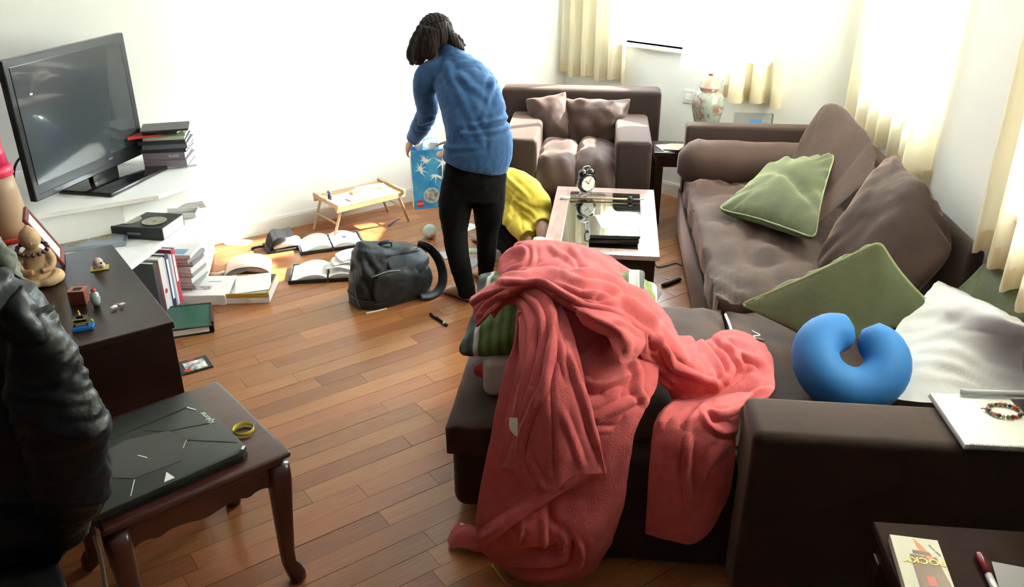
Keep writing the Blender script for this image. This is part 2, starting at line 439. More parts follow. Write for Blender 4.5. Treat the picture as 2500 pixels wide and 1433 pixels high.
for sc_, c, (a, b) in P2:
    mid = c + d1*((a+b)/2); Lp = b-a-0.0012; Wp = PW-0.0016
    dz = rnd.uniform(-0.0006, 0.0006)
    if sc_ > 0 and nind < 295:
        o = bpy.data.objects.new('plank', plank_me); C.objects.link(o); o.parent = fl
        o.location = (mid.x, mid.y, dz); o.rotation_euler = (0, 0, math.atan2(d1.y, d1.x)); o.scale = (Lp, Wp, 0.006); nind += 1
    else:
        M = Matrix.Translation((mid.x, mid.y, dz)) @ Rz(math.atan2(d1.y, d1.x)) @ Matrix.Diagonal((Lp, Wp, 0.006, 1))
        box(-0.5, 0.5, -0.5, 0.5, -1, 0, rest, M)
M_plank2 = mat('cherry floorboard far', (0.285, 0.100, 0.038), 0.26, stretch=(1.2, 14, 4), vscale=3.0, col2=(0.43, 0.175, 0.075))
ro = obj('plank_field', rest, M_plank2, fl); ro['kind'] = 'stuff'
# curtains: pleated cloth hanging in front of the windows, hems turned up
def curtain(label, M_, a, b, ztop, zbot, nf, amp=0.035, off=0.06, seed=0, flare=0.02, name='curtain', group=None, hemv=0.0):
    rr = random.Random(seed); n = nf*10; bm = bmesh.new(); nz = 14; rows = []
    ph = [rr.uniform(0.7, 1.3) for _ in range(nf+2)]
    def path(s, f):
        k = s*nf; i = int(k); fr = k-i; A = amp*(ph[min(i, nf)]*(1-fr)+ph[min(i+1, nf+1)]*fr)
        return a+(b-a)*s + A*0.5*math.sin(4*math.pi*k+seed), -off - (0.4+0.6*f)*A*math.sin(2*math.pi*k+seed*1.3)*1.1 - flare*f*math.sin(3.1*s+seed)
    hem = bmesh.new(); hr = []
    for q in range(nz+1):
        f = q/nz; row = []
        for i in range(n+1):
            s = i/n; x, y = path(s, f)
            zb = zbot + hemv*math.sin(2*math.pi*s*nf*0.5+seed)
            z = ztop+(zb-ztop)*f
            row.append(bm.verts.new(M_ @ Vector((x, y, z))))
        rows.append(row)
    for q in range(nz):
        for i in range(n): bm.faces.new((rows[q][i], rows[q][i+1], rows[q+1][i+1], rows[q+1][i]))
    for q in range(2):
        row = []
        for i in range(n+1):
            s = i/n; x, y = path(s, 1-q*0.06); zb = zbot + hemv*math.sin(2*math.pi*s*nf*0.5+seed)
            row.append(hem.verts.new(M_ @ Vector((x, y+0.004, zb+q*0.085))))
        hr.append(row)
    for i in range(n): hem.faces.new((hr[0][i], hr[0][i+1], hr[1][i+1], hr[1][i]))
    o = tag(obj(name, bm, M_curt, smooth=True), label, 'curtain', group)
    h = obj('hem', hem, M_curtl, o, smooth=True)
    rod = None
    return o
curtain('cream curtain at the left side of the window behind the small brown loveseat', MB, 0.02, 0.60, 2.35, 0.765, 5, seed=1, hemv=0.012)
curtain('cream curtain hanging behind and right of the porcelain lamp', MB, 1.40, 1.80, 2.35, 0.775, 3, seed=2, amp=0.045, hemv=0.006)
curtain('long cream curtain glowing behind the tall brown corner cushions', MRt, 0.02, 1.38, 2.35, 0.79, 7, seed=3, amp=0.055, flare=0.05, hemv=0.012)
curtain('cream curtain at the right edge of the photo above the end green cushion', MRt, 2.10, 3.50, 2.35, 0.79, 8, seed=5, amp=0.05, flare=0.05, hemv=0.012)
for i, (M_, a, b, nm) in enumerate(((MB, 0.0, 1.85, 'back'), (MRt, 0.0, 1.9, 'right'), (MRt, 2.1, 4.0, 'right'))):
    bm = bmesh.new(); A = M_ @ Vector((a, -0.06, 2.37)); B = M_ @ Vector((b, -0.06, 2.37)); tube([A, B], 0.012, bm)
    tag(obj('curtain_rod', bm, M_chrome, smooth=True), 'thin metal curtain rod over window %s' % ('behind the lamp', 'beside the corner cushions', 'nearest the camera')[i], 'curtain rod')
# ================================================================ sofas
def crease(u): return 0
# --- loveseat across the corner
lv = thing('loveseat', 'small two-seat brown suede sofa set across the far corner under the window', 'sofa', (0.47, 5.80, 0), SYAW)
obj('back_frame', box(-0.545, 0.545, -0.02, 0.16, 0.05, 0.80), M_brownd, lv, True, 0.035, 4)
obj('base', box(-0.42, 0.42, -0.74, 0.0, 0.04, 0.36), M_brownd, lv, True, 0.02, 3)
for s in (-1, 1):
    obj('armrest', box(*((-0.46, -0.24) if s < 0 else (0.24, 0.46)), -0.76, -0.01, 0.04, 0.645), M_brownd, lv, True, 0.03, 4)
for sx_ in (-1, 1):
    sc = pillow(0.255, 0.70, 0.24, n=26, pinch=0.0, wr=0.016, seed=3+sx_, sup=3.2, edge=0.09)
    for v in sc.verts: v.co.z -= 0.10*max(0, (-v.co.y-0.24)/0.11)**2
    displace(sc, lambda c: 0.008*noise.noise(c*16+Vector((sx_*4, 0, 0))))
    obj('seat_cushion', sc, M_brown, lv, True, loc=(0.122*sx_, -0.44, 0.40))
def rumple(bm, amp=0.015, s=6, seed=0):
    def f(c):
        q = Vector(c)*s + Vector((seed*5.1, seed*2.3, 0)); return amp*(abs(noise.noise(q))*1.5-0.4+0.6*noise.noise(q*2.3))
    return displace(bm, f)
for i, (x, w_, rz, ry, sd_) in enumerate(((-0.225, 0.28, R(10), R(-9), 1), (0.085, 0.46, 0, R(0), 2))):
    p = pillow(w_, 0.33, 0.22, n=26, pinch=0.05, wr=0.016, seed=sd_, sup=3)
    if i == 1: rumple(p, 0.012, 9, 2)
    obj('back_cushion', p, M_brown, lv, True, loc=(x+0.02, -0.115+0.02*i, 0.59+0.02*(1-i)), rot=(R(68), ry, rz))
# --- long corner sofa on the right with its chaise coming forward
sf = thing('corner_sofa', 'long dark brown suede corner sofa running along the right-hand wall with chaise end', 'sofa', SO, SYAW)
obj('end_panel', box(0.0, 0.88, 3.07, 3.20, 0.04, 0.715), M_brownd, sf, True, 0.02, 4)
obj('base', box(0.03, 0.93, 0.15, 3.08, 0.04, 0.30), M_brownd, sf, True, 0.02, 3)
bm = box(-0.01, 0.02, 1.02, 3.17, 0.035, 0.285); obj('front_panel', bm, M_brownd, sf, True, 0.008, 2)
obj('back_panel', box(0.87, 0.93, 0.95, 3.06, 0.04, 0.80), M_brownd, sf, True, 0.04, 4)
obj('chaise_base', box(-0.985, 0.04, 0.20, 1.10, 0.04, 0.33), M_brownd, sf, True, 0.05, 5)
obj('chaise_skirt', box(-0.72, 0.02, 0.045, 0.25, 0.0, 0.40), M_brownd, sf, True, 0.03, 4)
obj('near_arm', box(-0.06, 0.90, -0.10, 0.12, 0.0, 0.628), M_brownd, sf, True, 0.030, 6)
# seat cushions
def seatcush(w_, d_, t_, seed, creases=(), lump=0.0, wr=0.01, edge=0.10):
    return pillow(w_, d_, t_, n=34, pinch=0.01, wr=wr, seed=seed, sup=6, edge=edge, creases=creases, lump=lump)
bm = seatcush(0.82, 1.72, 0.19, 5, creases=((0, 0.47, 1, -0.16, 0.055, 0.028), (0, 0.16, 1, -0.10, 0.060, 0.026), (0, -0.18, 1, 0.02, 0.020, 0.012), (0, -0.46, 1, 0.1, 0.030, 0.03)), wr=0.020)
rumple(bm, 0.016, 6, 3)
obj('seat_cushion', bm, M_brown, sf, True, loc=(0.40, 2.00, 0.385), rot=(0, 0, 0))
obj('seat_cushion', seatcush(0.84, 0.98, 0.15, 8, wr=0.006), M_brown, sf, True, loc=(0.445, 0.63, 0.36))
obj('seat_cushion', seatcush(1.00, 0.98, 0.16, 9, wr=0.006), M_brown, sf, True, loc=(-0.49, 0.64, 0.365))
piv = bmesh.new(); tube([(0.018, 1.05, 0.435), (0.02, 0.9, 0.446), (0.022, 0.6, 0.446)], 0.006, piv, 6); 
obj('seam_strip', piv, M_white, sf, True)['label'] = 'white strip in the gap between seat cushions'
# bolster resting on the far arm
bm = loft([((-0.05+0.78*i/14, 0, 0), 0.145*min(1, (0.35+i*0.5))*(1 if i < 14 else .7), 0.135*min(1, (0.45+i*0.45))*(1 if i < 14 else .7)) for i in range(15)], n=26, sup=2.4)
displace(bm, lambda c: 0.010*noise.noise(c*9)+0.006*math.sin(c.x*70)*math.exp(-((c.x-0.03)/0.08)**2))
o = obj('arm_bolster', bm, M_brown, sf, True, loc=(0.0, 2.905, 0.53))
# --- loose brown cushions
def cushion(name, label, cat, w_, d_, t_, C3, X, Yd, m, seed, group=None, piping=None, **k):
    o = thing(name, label, cat, group=group); o.matrix_world = face_frame(C3, X, Yd)
    bm = pillow(w_, d_, t_, seed=seed, **k); pin = k.get('pinch', 0.06)
    obj('cover', bm, m, o, True)
    if piping:
        p = bmesh.new(); tube(outline_pts(w_, d_, pin), 0.006, p, 6, per=3, closed=True); obj('piping', p, piping, o, True)
    return o
def cushion4(name, label, cat, P, t, m, seed, group=None, piping=None, n=34, wr=0.010, sup=2.6, bulge=1.0, limit=None, creases=(), rnd=14, pin=0.07):
    """a stuffed cushion stretched between four corner points (BL, BR, TR, TL), bulging both ways"""
    P = [Vector(p) for p in P]; c = sum(P, Vector())/4
    N = ((P[1]-P[0]).cross(P[3]-P[0])+(P[2]-P[1]).cross(P[2]-P[3])).normalized()
    X = ((P[1]-P[0])+(P[2]-P[3])).normalized(); o = thing(name, label, cat, group=group); M = face_frame(c, X, N.cross(X)); o.matrix_world = M
    I = M.inverted(); Q = [I @ p for p in P]; bm = bmesh.new(); top = []; bot = []; edge = []
    def base(a, b):
        m_ = max(abs(a), abs(b), 1e-6); k_ = m_/((abs(a)**rnd+abs(b)**rnd)**(1/rnd)+1e-9); a, b = a*k_, b*k_
        a2, b2 = a*(1-pin*(1-b*b)), b*(1-pin*(1-a*a)); u_, v_ = (a2+1)/2, (b2+1)/2
        return (Q[0]*(1-u_)+Q[1]*u_)*(1-v_)+(Q[3]*(1-u_)+Q[2]*u_)*v_
    for i in range(n+1):
        ra, rb = [], []
        for j in range(n+1):
            a = math.sin((i/n*2-1)*math.pi/2); b = math.sin((j/n*2-1)*math.pi/2); q0 = base(a, b)
            h = max(0.0, (1-abs(a)**sup))**0.5*max(0.0, (1-abs(b)**sup))**0.5
            q = Vector((q0.x*3+seed*3.1, q0.y*3, seed*1.7)); z = 0.004+t/2*h
            wz = wr*(noise.noise(q*1.6)*1.8+abs(noise.noise(q*3.9))*1.1)*(0.2+h)
            rim = (h**0.5)*(1-h)**1.5*wr*2.0*math.sin(math.atan2(q0.y, q0.x)*17+4*noise.noise(q*2))
            for (cx_, cy_, dx_, dy_, dep, wd) in creases:
                L_ = math.hypot(dx_, dy_); s_ = abs((a-cx_)*dy_-(b-cy_)*dx_)/L_; wz -= dep*math.exp(-(s_/wd)**2)*h
            up_ = q0+Vector((0, 0, z+wz+rim)); dn = q0-Vector((0, 0, z*bulge-wz*0.4))
            if limit: up_, dn = I @ limit(M @ up_), I @ limit(M @ dn)
            ra.append(bm.verts.new(up_)); rb.append(ra[-1] if (i in (0, n) or j in (0, n)) else bm.verts.new(dn))
        top.append(ra); bot.append(rb)
    for i in range(n):
        for j in range(n):
            bm.faces.new((top[i][j], top[i+1][j], top[i+1][j+1], top[i][j+1])); bm.faces.new((bot[i][j], bot[i][j+1], bot[i+1][j+1], bot[i+1][j]))
    ring = [top[i][0].co.copy() for i in range(0, n, 2)]+[top[n][j].co.copy() for j in range(0, n, 2)]+[top[i][n].co.copy() for i in range(n, 0, -2)]+[top[0][j].co.copy() for j in range(n, 0, -2)]
    obj('cover', bm, m, o, True)
    if piping:
        p = bmesh.new(); tube(ring, 0.0055, p, 6, per=2, closed=True); obj('piping', p, piping, o, True)
    return o
c1 = cushion4('back_cushion', 'big brown suede cushion at the far end of the long seat, tallest of all', 'cushion',
    [S(0.50, 2.62, 0.47), S(0.44, 1.78, 0.47), S(0.80, 1.86, 0.84), S(0.70, 2.72, 1.0)], 0.27, M_brown, 21, 'large brown back cushions', wr=0.018, rnd=5, pin=0.02, sup=2.3)
c2 = cushion4('back_cushion', 'big brown suede cushion slumped on the long seat between the two green cushions', 'cushion',
    [S(0.43, 1.47, 0.49), S(0.62, 0.95, 0.50), S(0.85, 1.00, 0.79), S(0.80, 1.84, 0.93)], 0.31, M_brown, 22, 'large brown back cushions', wr=0.018, rnd=6, pin=0.02, sup=2.3)
cushion4('throw_pillow', 'green velvet cushion lying against the tallest brown cushion on the long seat', 'cushion',
    [G(1750, 512, 0.53), G(1990, 588, 0.56), G(2038, 378, 0.79), G(1880, 400, 0.66)], 0.15, M_green, 31, 'green velvet cushions', M_greenl, wr=0.016, creases=((-0.3, 0.2, 1, -0.55, 0.022, 0.10), (0.2, -0.1, 1, -0.35, 0.016, 0.08)))
cushion4('throw_pillow', 'green velvet cushion with a pale seam standing behind the blue neck pillow', 'cushion',
    [G(2010, 850, 0.48), G(2300, 770, 0.62), G(2150, 588, 0.82), G(1803, 745, 0.50)], 0.17, M_green, 32, 'green velvet cushions', M_greenl, wr=0.016, creases=((-0.55, 0.1, 0.5, 1, 0.014, 0.10),))
cushion4('throw_pillow', 'green velvet cushion at the right edge between the curtain and the white duvet', 'cushion',
    [G(2330, 712, 0.60), G(2470, 840, 0.60), G(2610, 800, 0.82), G(2408, 636, 0.79)], 0.13, M_green, 33, 'green velvet cushions', None, wr=0.009)
# white duvet
Pw = [[G(2152, 974, 0.47), G(2290, 985, 0.50), G(2440, 975, 0.52), G(2900, 985, 0.54)],
      [G(2158, 900, 0.52), G(2290, 890, 0.57), G(2440, 880, 0.60), G(2900, 905, 0.62)],
      [G(2192, 800, 0.59), G(2310, 790, 0.65), G(2450, 820, 0.68), G(2900, 890, 0.68)],
      [G(2278, 697, 0.68), G(2380, 738, 0.73), G(2500, 790, 0.76), G(2800, 930, 0.74)],
      [G(2290, 694, 0.62), G(2395, 728, 0.64), G(2515, 782, 0.66), G(2800, 910, 0.62)],
      [G(2285, 694, 0.48), G(2390, 715, 0.48), G(2500, 765, 0.47), G(2800, 900, 0.47)]]
def duv(i, j, c):
    q = c*3.0; w2 = math.sin((c.x*0.55+c.y*0.85+0.045*noise.noise(q*1.7))*105)
    f = max(0, noise.noise(q*1.3+Vector((4, 0, 0)))+0.35)*(0.35+0.65*math.exp(-((i-0.55)/0.25)**2))
    return 0.0075*w2*f+0.004*(1-2*abs(noise.noise(q*3.1)))+0.012*noise.noise(q*1.5)+0.0025*noise.noise(q*9)-0.008*math.exp(-((j-0.25-0.25*i)/0.02)**2)*0.6
M_duvet = mat('white cotton', (0.60, 0.60, 0.63), 0.85, bump=0.15, bscale=60, sheen=0.2)
bmd = grid(Pw, 14, 0, duv)
for v in bmd.verts: v.co.x = min(v.co.x, 1.783+0.131*(v.co.y-2.84)-0.05)
dv = tag(obj('duvet', bmd, M_duvet, smooth=True), 'white rumpled duvet heaped at the right end of the corner sofa', 'duvet')
# blue neck pillow
nk = thing('neck_pillow', 'bright blue horseshoe neck pillow beside the white duvet', 'neck pillow', (0, 0, 0))
Mn = face_frame(S(0.36, 0.50, 0.555), Vector((1, -0.12, 0.02)), Vector((0.12, 0.86, 0.58)))
nk.matrix_world = Mn
M_neck = mat('blue stretch cloth', (0.015, 0.145, 0.43), 0.7, sheen=0.3, bump=0.03, bscale=300)
pts = []; rs = []
a0 = R(76); a1 = R(76+346)
for i in range(33):
    f = i/32; a = a0+(a1-a0)*f; e = abs(f-0.5)*2
    rad = 0.112; x = rad*1.06*math.cos(a); y = rad*1.02*math.sin(a)-0.0
    if e > 0.86: y += 0.02*(e-0.86)/0.14
    pts.append(Vector((x, y, 0.01*math.cos(a*2)))); q = (1-e**14)**0.5 if e < 1 else 0
    rs.append(max(0.006, (0.084-0.012*e)*q))
bm = loft([(p, r, r*0.98) for p, r in zip(pts, rs)], n=28)
obj('cover', bm, M_neck, nk, True)
# sketch book with ring binding, on the near arm
bk = thing('sketch_book', 'spiral-bound white sketch book lying on the near sofa arm at the right edge', 'notebook')
a_, b_, c_ = G(2275, 962, 0.645), G(2350, 1088, 0.645), G(2560, 1098, 0.645)
Mb = face_frame((b_+c_)/2+(a_-b_)/2, c_-b_, a_-b_); bk.matrix_world = Mb
wd = (c_-b_).length; hd = (a_-b_).length
M_page = mat('sketched page', (0.74, 0.74, 0.72), 0.6, col2=(0.60, 0.62, 0.62), vscale=9)
obj('pages', box(-wd/2, wd/2, -hd/2, hd/2, -0.006, 0.004), M_page, bk, bevel=0.001)
obj('back_cover', box(-wd/2-0.003, wd/2+0.003, -hd/2-0.003, hd/2+0.003, -0.009, -0.0065), M_grey, bk)
rg = bmesh.new()
for k in range(38):
    x = -wd/2+0.012+k*(wd-0.02)/38
    tube([(x, -hd/2+0.006, 0.004), (x, -hd/2-0.002, 0.009), (x, -hd/2-0.007, 0.0), (x, -hd/2-0.002, -0.010), (x, -hd/2+0.005, -0.009)], 0.0009, rg, 4, 2)
g_ = obj('spiral_binding', rg, M_chrome, bk, True); g_['kind'] = 'stuff'
rl = bmesh.new(); tube([G(2347, 957, 0.662), G(2430, 960, 0.662), G(2520, 962, 0.662)], 0.0095, rl, 12)
M_lgrey = mat('pale grey paper', (0.36, 0.38, 0.42), 0.6)
tag(obj('paper_roll', rl, M_lgrey, smooth=True), 'slim grey rolled paper on the far edge of the sketch book', 'paper roll')
br = thing('bracelet', 'bead bracelet of coloured stones lying on the sketch book', 'bracelet', G(2452, 1003, 0.655))
cols = [(0.10, 0.16, 0.08), (0.35, 0.04, 0.03), (0.5, 0.14, 0.06), (0.05, 0.02, 0.06), (0.22, 0.25, 0.16), (0.55, 0.2, 0.15), (0.08, 0.10, 0.05), (0.4, 0.30, 0.20)]
for k in range(22):
    a = 2*math.pi*k/22; rx = 0.045; ry = 0.034
    r_ = 0.0055+0.0015*((k*7) % 3)/2
    obj('bead', ball((0, 0, 0), r_, seg=10), mat('bead %d' % (k % 8), cols[k % 8], 0.25, coat=0.5), br, True, loc=(rx*math.cos(a), ry*math.sin(a), r_-0.005))
tl = bmesh.new(); tube([(-0.045, 0, 0.002), (-0.055, 0.008, 0.003), (-0.062, 0.012, 0.0)], 0.002, tl, 6); obj('tassel_cord', tl, M_greenl, br, True)
# gadget sticking out from under the blanket
ug = thing('usb_plug', 'white cable with a metal plug poking out from under the pink blanket', 'cable', G(1855, 833, 0.452), R(-35))
obj('plug_shell', cbox(0, 0, 0.006, 0.034, 0.016, 0.010), mat('grey metal', (0.10, 0.11, 0.09), 0.35, metal=0.6), ug, bevel=0.001)
obj('contact_hole', cbox(0.008, 0.003, 0.0113, 0.003, 0.003, 0.001), M_black, ug); obj('contact_hole', cbox(0.008, -0.003, 0.0113, 0.003, 0.003, 0.001), M_black, ug)
cb = bmesh.new(); tube([(-0.017, 0, 0.006), (-0.03, 0.012, 0.008), (-0.012, 0.03, 0.01), (-0.05, 0.05, 0.008)], 0.0025, cb, 6); obj('cord', cb, M_white, ug, True)
# ================================================================ tables and what stands on them
ct = thing('coffee_table', 'low glass-topped coffee table with pale wooden rim in front of the loveseat', 'table', (0.492, 4.305, 0), R(-7.0))
M_rim = mat('pinkish pale wood', (0.36, 0.24, 0.22), 0.25, vary=0.12, stretch=(8, 1, 1), coat=0.4)
W2, D2 = 0.285, 0.515
def frame_bm(x0, x1, y0, y1, tw, z0, z1):
    bm = bmesh.new(); box(x0, x1, y0, y0+tw, z0, z1, bm); box(x0, x1, y1-tw, y1, z0, z1, bm)
    box(x0, x0+tw, y0+tw, y1-tw, z0, z1, bm); box(x1-tw, x1, y0+tw, y1-tw, z0, z1, bm); return bm
obj('top_frame', frame_bm(-W2, W2, -D2, D2, 0.085, 0.395, 0.42), M_rim, ct, bevel=0.003)
obj('glass_top', box(-W2+0.085, W2-0.085, -D2+0.085, D2-0.085, 0.408, 0.418), M_tglass, ct)
obj('apron', frame_bm(-W2+0.02, W2-0.02, -D2+0.02, D2-0.02, 0.02, 0.30, 0.395), M_dark, ct, bevel=0.002)
for sx in (-1, 1):
    for sy in (-1, 1): obj('leg', cbox(sx*(W2-0.045), sy*(D2-0.045), 0.15, 0.05, 0.05, 0.30), M_dark, ct, bevel=0.004)
obj('shelf', box(-W2+0.05, W2-0.05, -D2+0.05, D2-0.05, 0.10, 0.115), M_dark, ct)
for k in range(7): obj('shelf_slat', cbox(0, -0.40+k*0.133, 0.119, 2*W2-0.12, 0.075, 0.008), M_dark, ct)
# folder with papers
fo = thing('document_case', 'flat black document case with white papers at the near end of the glass table', 'document case', G(1503, 590, 0.425)+Vector((0.0, 0.14, 0)), R(-4))
obj('lower_half', cbox(0, 0, 0.012, 0.25, 0.34, 0.022), M_blackg, fo, bevel=0.005); obj('upper_half', cbox(0.004, -0.115, 0.034, 0.25, 0.11, 0.018), M_blackg, fo, bevel=0.005)
obj('handle', tube([(-0.126, -0.06, 0.02), (-0.14, -0.04, 0.02), (-0.14, 0.05, 0.02), (-0.126, 0.07, 0.02)], 0.004, None, 6), M_black, fo, True)
for k, (dx, dy, rz) in enumerate(((0.03, 0.06, 0.1), (0.05, 0.09, -0.08))):
    tag(obj('paper_sheet', cbox(0, 0, 0, 0.19, 0.26, 0.0012), M_paper, loc=G(1503, 590, 0.425)+Vector((dx, 0.14+dy, 0.0245+0.0016*k)), rot=(0, 0, rz)), ('lower white sheet inside the open black case on the glass table', 'topmost white sheet on the black case on the glass table')[k], 'paper', 'sheets on the black case')
# wooden stick with dial
st = thing('wooden_stick', 'slim wooden stick with a white tip lying across the far end of the glass table', 'stick')
P, Q = G(1368, 482, 0.43), G(1572, 487, 0.43)
obj('shaft', tube([P.lerp(Q, .12), P.lerp(Q, .8)], 0.006, None, 8), M_bamboo, st, True)
obj('tip', tube([P, P.lerp(Q, .12)], [0.010, 0.007], None, 8), M_white, st, True); obj('end', tube([P.lerp(Q, .8), Q], 0.004, None, 8), M_grey, st, True)
obj('dial', lathe([(0.0, 0), (0.016, 0), (0.016, 0.012), (0.006, 0.02), (0.0, 0.02)], n=16, cap=False), M_black, st, True, loc=P.lerp(Q, .84)-Vector((0, 0, .004)))
# alarm clock
ck = thing('alarm_clock', 'round black twin-bell alarm clock standing on the glass table', 'clock', G(1430, 474, 0.42), R(-6+32))
Mx = Matrix.Rotation(R(90), 4, 'X')
obj('case', lathe([(0.0, -0.03), (0.048, -0.03), (0.056, -0.02), (0.058, 0.0), (0.056, 0.022), (0.050, 0.026), (0.0, 0.022)], n=36, M=Matrix.Translation((0, 0, 0.072)) @ Mx, cap=False), M_blackg, ck, True)
obj('dial_face', lathe([(0, 0), (0.047, 0.0), (0.047, 0.002), (0, 0.002)], n=36, M=Matrix.Translation((0, -0.0235, 0.072)) @ Mx, cap=False), mat('clock face', (0.75, 0.76, 0.70), 0.5), ck)
hm = bmesh.new()
for ang, ln, wd_ in ((R(-48), 0.026, 0.0035), (R(28), 0.036, 0.0025)):
    box(-wd_/2, wd_/2, -0.0005, 0.0005, -0.005, ln, hm, Matrix.Translation((0, -0.027, 0.072)) @ Matrix.Rotation(ang, 4, 'Y'))
obj('hands', hm, M_black, ck)
tk = bmesh.new()
for k in range(12): box(-0.001, 0.001, -0.0005, 0.0005, 0.038, 0.044, tk, Matrix.Translation((0, -0.0265, 0.072)) @ Matrix.Rotation(R(30*k), 4, 'Y'))
obj('hour_marks', tk, M_black, ck)
for s in (-1, 1):
    Mb_ = Matrix.Translation((s*0.027, 0, 0.128)) @ Matrix.Rotation(R(24*s), 4, 'Y')
    obj('bell', lathe([(0.026, 0), (0.025, 0.008), (0.018, 0.017), (0.006, 0.021), (0, 0.021)], n=20, M=Mb_, cap=False), M_blackg, ck, True)
    obj('foot', tube([(s*0.034, 0, 0.03), (s*0.043, 0, 0.0)], 0.005, None, 8), M_chrome, ck, True)
obj('carry_handle', tube([(-0.03, 0, 0.145), (-0.016, 0, 0.166), (0.016, 0, 0.166), (0.03, 0, 0.145)], 0.0028, None, 6), M_chrome, ck, True)
# --- side table in the corner with lamp
sd_t = thing('side_table', 'dark square side table in the gap between the loveseat and the corner sofa', 'side table', (1.185, 5.41, 0), SYAW)
obj('top', box(-0.26, 0.26, -0.14, 0.15, 0.47, 0.50), M_dark, sd_t, bevel=0.004)
obj('apron', frame_bm(-0.24, 0.24, -0.12, 0.13, 0.02, 0.40, 0.47), M_dark, sd_t)
for sx in (-1, 1):
    for sy in (-1, 1): obj('leg', cbox(sx*0.22, 0.005+sy*0.105, 0.20, 0.05, 0.05, 0.40), M_dark, sd_t, bevel=0.003)
lp = thing('table_lamp', 'porcelain ginger-jar lamp painted with flowers under a wide white shade', 'lamp', (1.255, 5.42, 0.50), R(20))
M_porc = mat('painted porcelain', (0.42, 0.40, 0.38), 0.18, col2=(0.10, 0.09, 0.12), vscale=13, coat=0.8)
n_ = M_porc.node_tree; rp_ = [x for x in n_.nodes if x.type == 'VALTORGB'][0]; cr_ = rp_.color_ramp
cr_.elements[0].position = 0.33; cr_.elements[0].color = (0.05, 0.06, 0.12, 1); cr_.elements[1].position = 0.68; cr_.elements[1].color = (0.34, 0.27, 0.24, 1)
for p_, c_ in ((0.40, (0.30, 0.32, 0.30, 1)), (0.50, (0.30, 0.36, 0.30, 1)), (0.60, (0.26, 0.10, 0.07, 1)), (0.62, (0.32, 0.33, 0.31, 1))):
    e_ = cr_.elements.new(p_); e_.color = c_
M_rust = mat('rust red glaze', (0.22, 0.05, 0.035), 0.18, coat=0.8, col2=(0.45, 0.28, 0.20), vscale=22)
obj('jar_body', lathe([(0.052, 0.02), (0.056, 0.03), (0.062, 0.09), (0.080, 0.17), (0.100, 0.25), (0.104, 0.29), (0.094, 0.335), (0.070, 0.36), (0.058, 0.368)], n=40, cap=False), M_porc, lp, True)
obj('jar_neck', lathe([(0.058, 0.366), (0.060, 0.382), (0.056, 0.386)], n=36, cap=False), M_rust, lp, True)
obj('jar_lid', lathe([(0.058, 0.384), (0.064, 0.386), (0.064, 0.396), (0.060, 0.400), (0.056, 0.42), (0.042, 0.448), (0.015, 0.462), (0, 0.463)], n=36, cap=False), mat('blush porcelain', (0.60, 0.42, 0.33), 0.18, coat=0.8, vary=0.25, vscale=18), lp, True)
obj('lamp_foot', lathe([(0, 0), (0.068, 0), (0.068, 0.012), (0.054, 0.02), (0, 0.02)], n=32, cap=False), M_dark, lp, True)
obj('finial_neck', lathe([(0.012, 0.46), (0.019, 0.475), (0.009, 0.49), (0.006, 0.53)], n=16), mat('brass', (0.50, 0.28, 0.12), 0.3, metal=0.8), lp, True)
M_shade = cloth_translucent('white lamp shade', (0.90, 0.90, 0.88), 0.5)
bm = lathe([(0.200, 0.51), (0.170, 0.86)], n=56, cap=False); bmesh.ops.solidify(bm, geom=bm.faces[:], thickness=0.0025)
obj('lamp_shade', bm, M_shade, lp, True)
bm = bmesh.new()
for k in range(3): tube([(0, 0, 0.53), (0.199*math.cos(2.1*k), 0.199*math.sin(2.1*k), 0.50)], 0.0015, bm, 5)
obj('shade_spider', bm, M_chrome, lp, True)
# clear document holder behind lamp
hb = thing('brochure_holder', 'clear plastic leaflet holder with a blue label behind the corner sofa end', 'holder', (1.52, 5.36, 0.49), SYAW)
M_clear = glass_thin('clear acrylic', (0.9, 0.92, 0.93), 0.08)
obj('panel', box(-0.10, 0.14, 0.02, 0.024, 0.0, 0.30), M_clear, hb); obj('side_edge', box(0.138, 0.142, -0.01, 0.03, 0.0, 0.30), M_grey, hb)
obj('blue_label', box(0.0, 0.075, 0.016, 0.019, 0.235, 0.262), mat('blue label', (0.12, 0.30, 0.55), 0.4), hb); obj('sticker', box(0.075, 0.115, 0.014, 0.019, 0.215, 0.25), M_lgrey, hb)
obj('stand', box(-0.10, 0.14, -0.04, 0.06, -0.02, 0.0), M_dark, hb)
hb.location.z = 0.435
sd2 = thing('plant_stand', 'narrow dark stand hidden behind the end of the corner sofa', 'stand', (1.52, 5.36, 0), SYAW)
obj('top', box(-0.11, 0.15, -0.05, 0.07, 0.39, 0.414), M_dark, sd2)
for sx in (-0.09, 0.13):
    for sy in (-0.035, 0.055): obj('leg', cbox(sx, sy, 0.195, 0.025, 0.025, 0.39), M_dark, sd2)
for k, (px, py, w_, d_, rz, m_, lb_) in enumerate(((1626, 329, 0.16, 0.17, R(12), M_paper, 'white sheet on the dark side table next to the loveseat arm'), (1648, 331, 0.11, 0.16, R(-28), mat('brown envelope', (0.38, 0.25, 0.17), 0.7), 'brown paper envelope on top of the white sheet on the side table'))):
    P = G(px, py, 0.503)
    tag(obj('paper_sheet' if k == 0 else 'envelope', cbox(0, 0, 0, w_, d_, 0.0015), m_, loc=(min(P.x, 1.04)+0.015*k, 5.40-0.02*k, 0.502+0.012*k), rot=(0, R(-5*k), rz)), lb_, 'paper' if k == 0 else 'envelope')
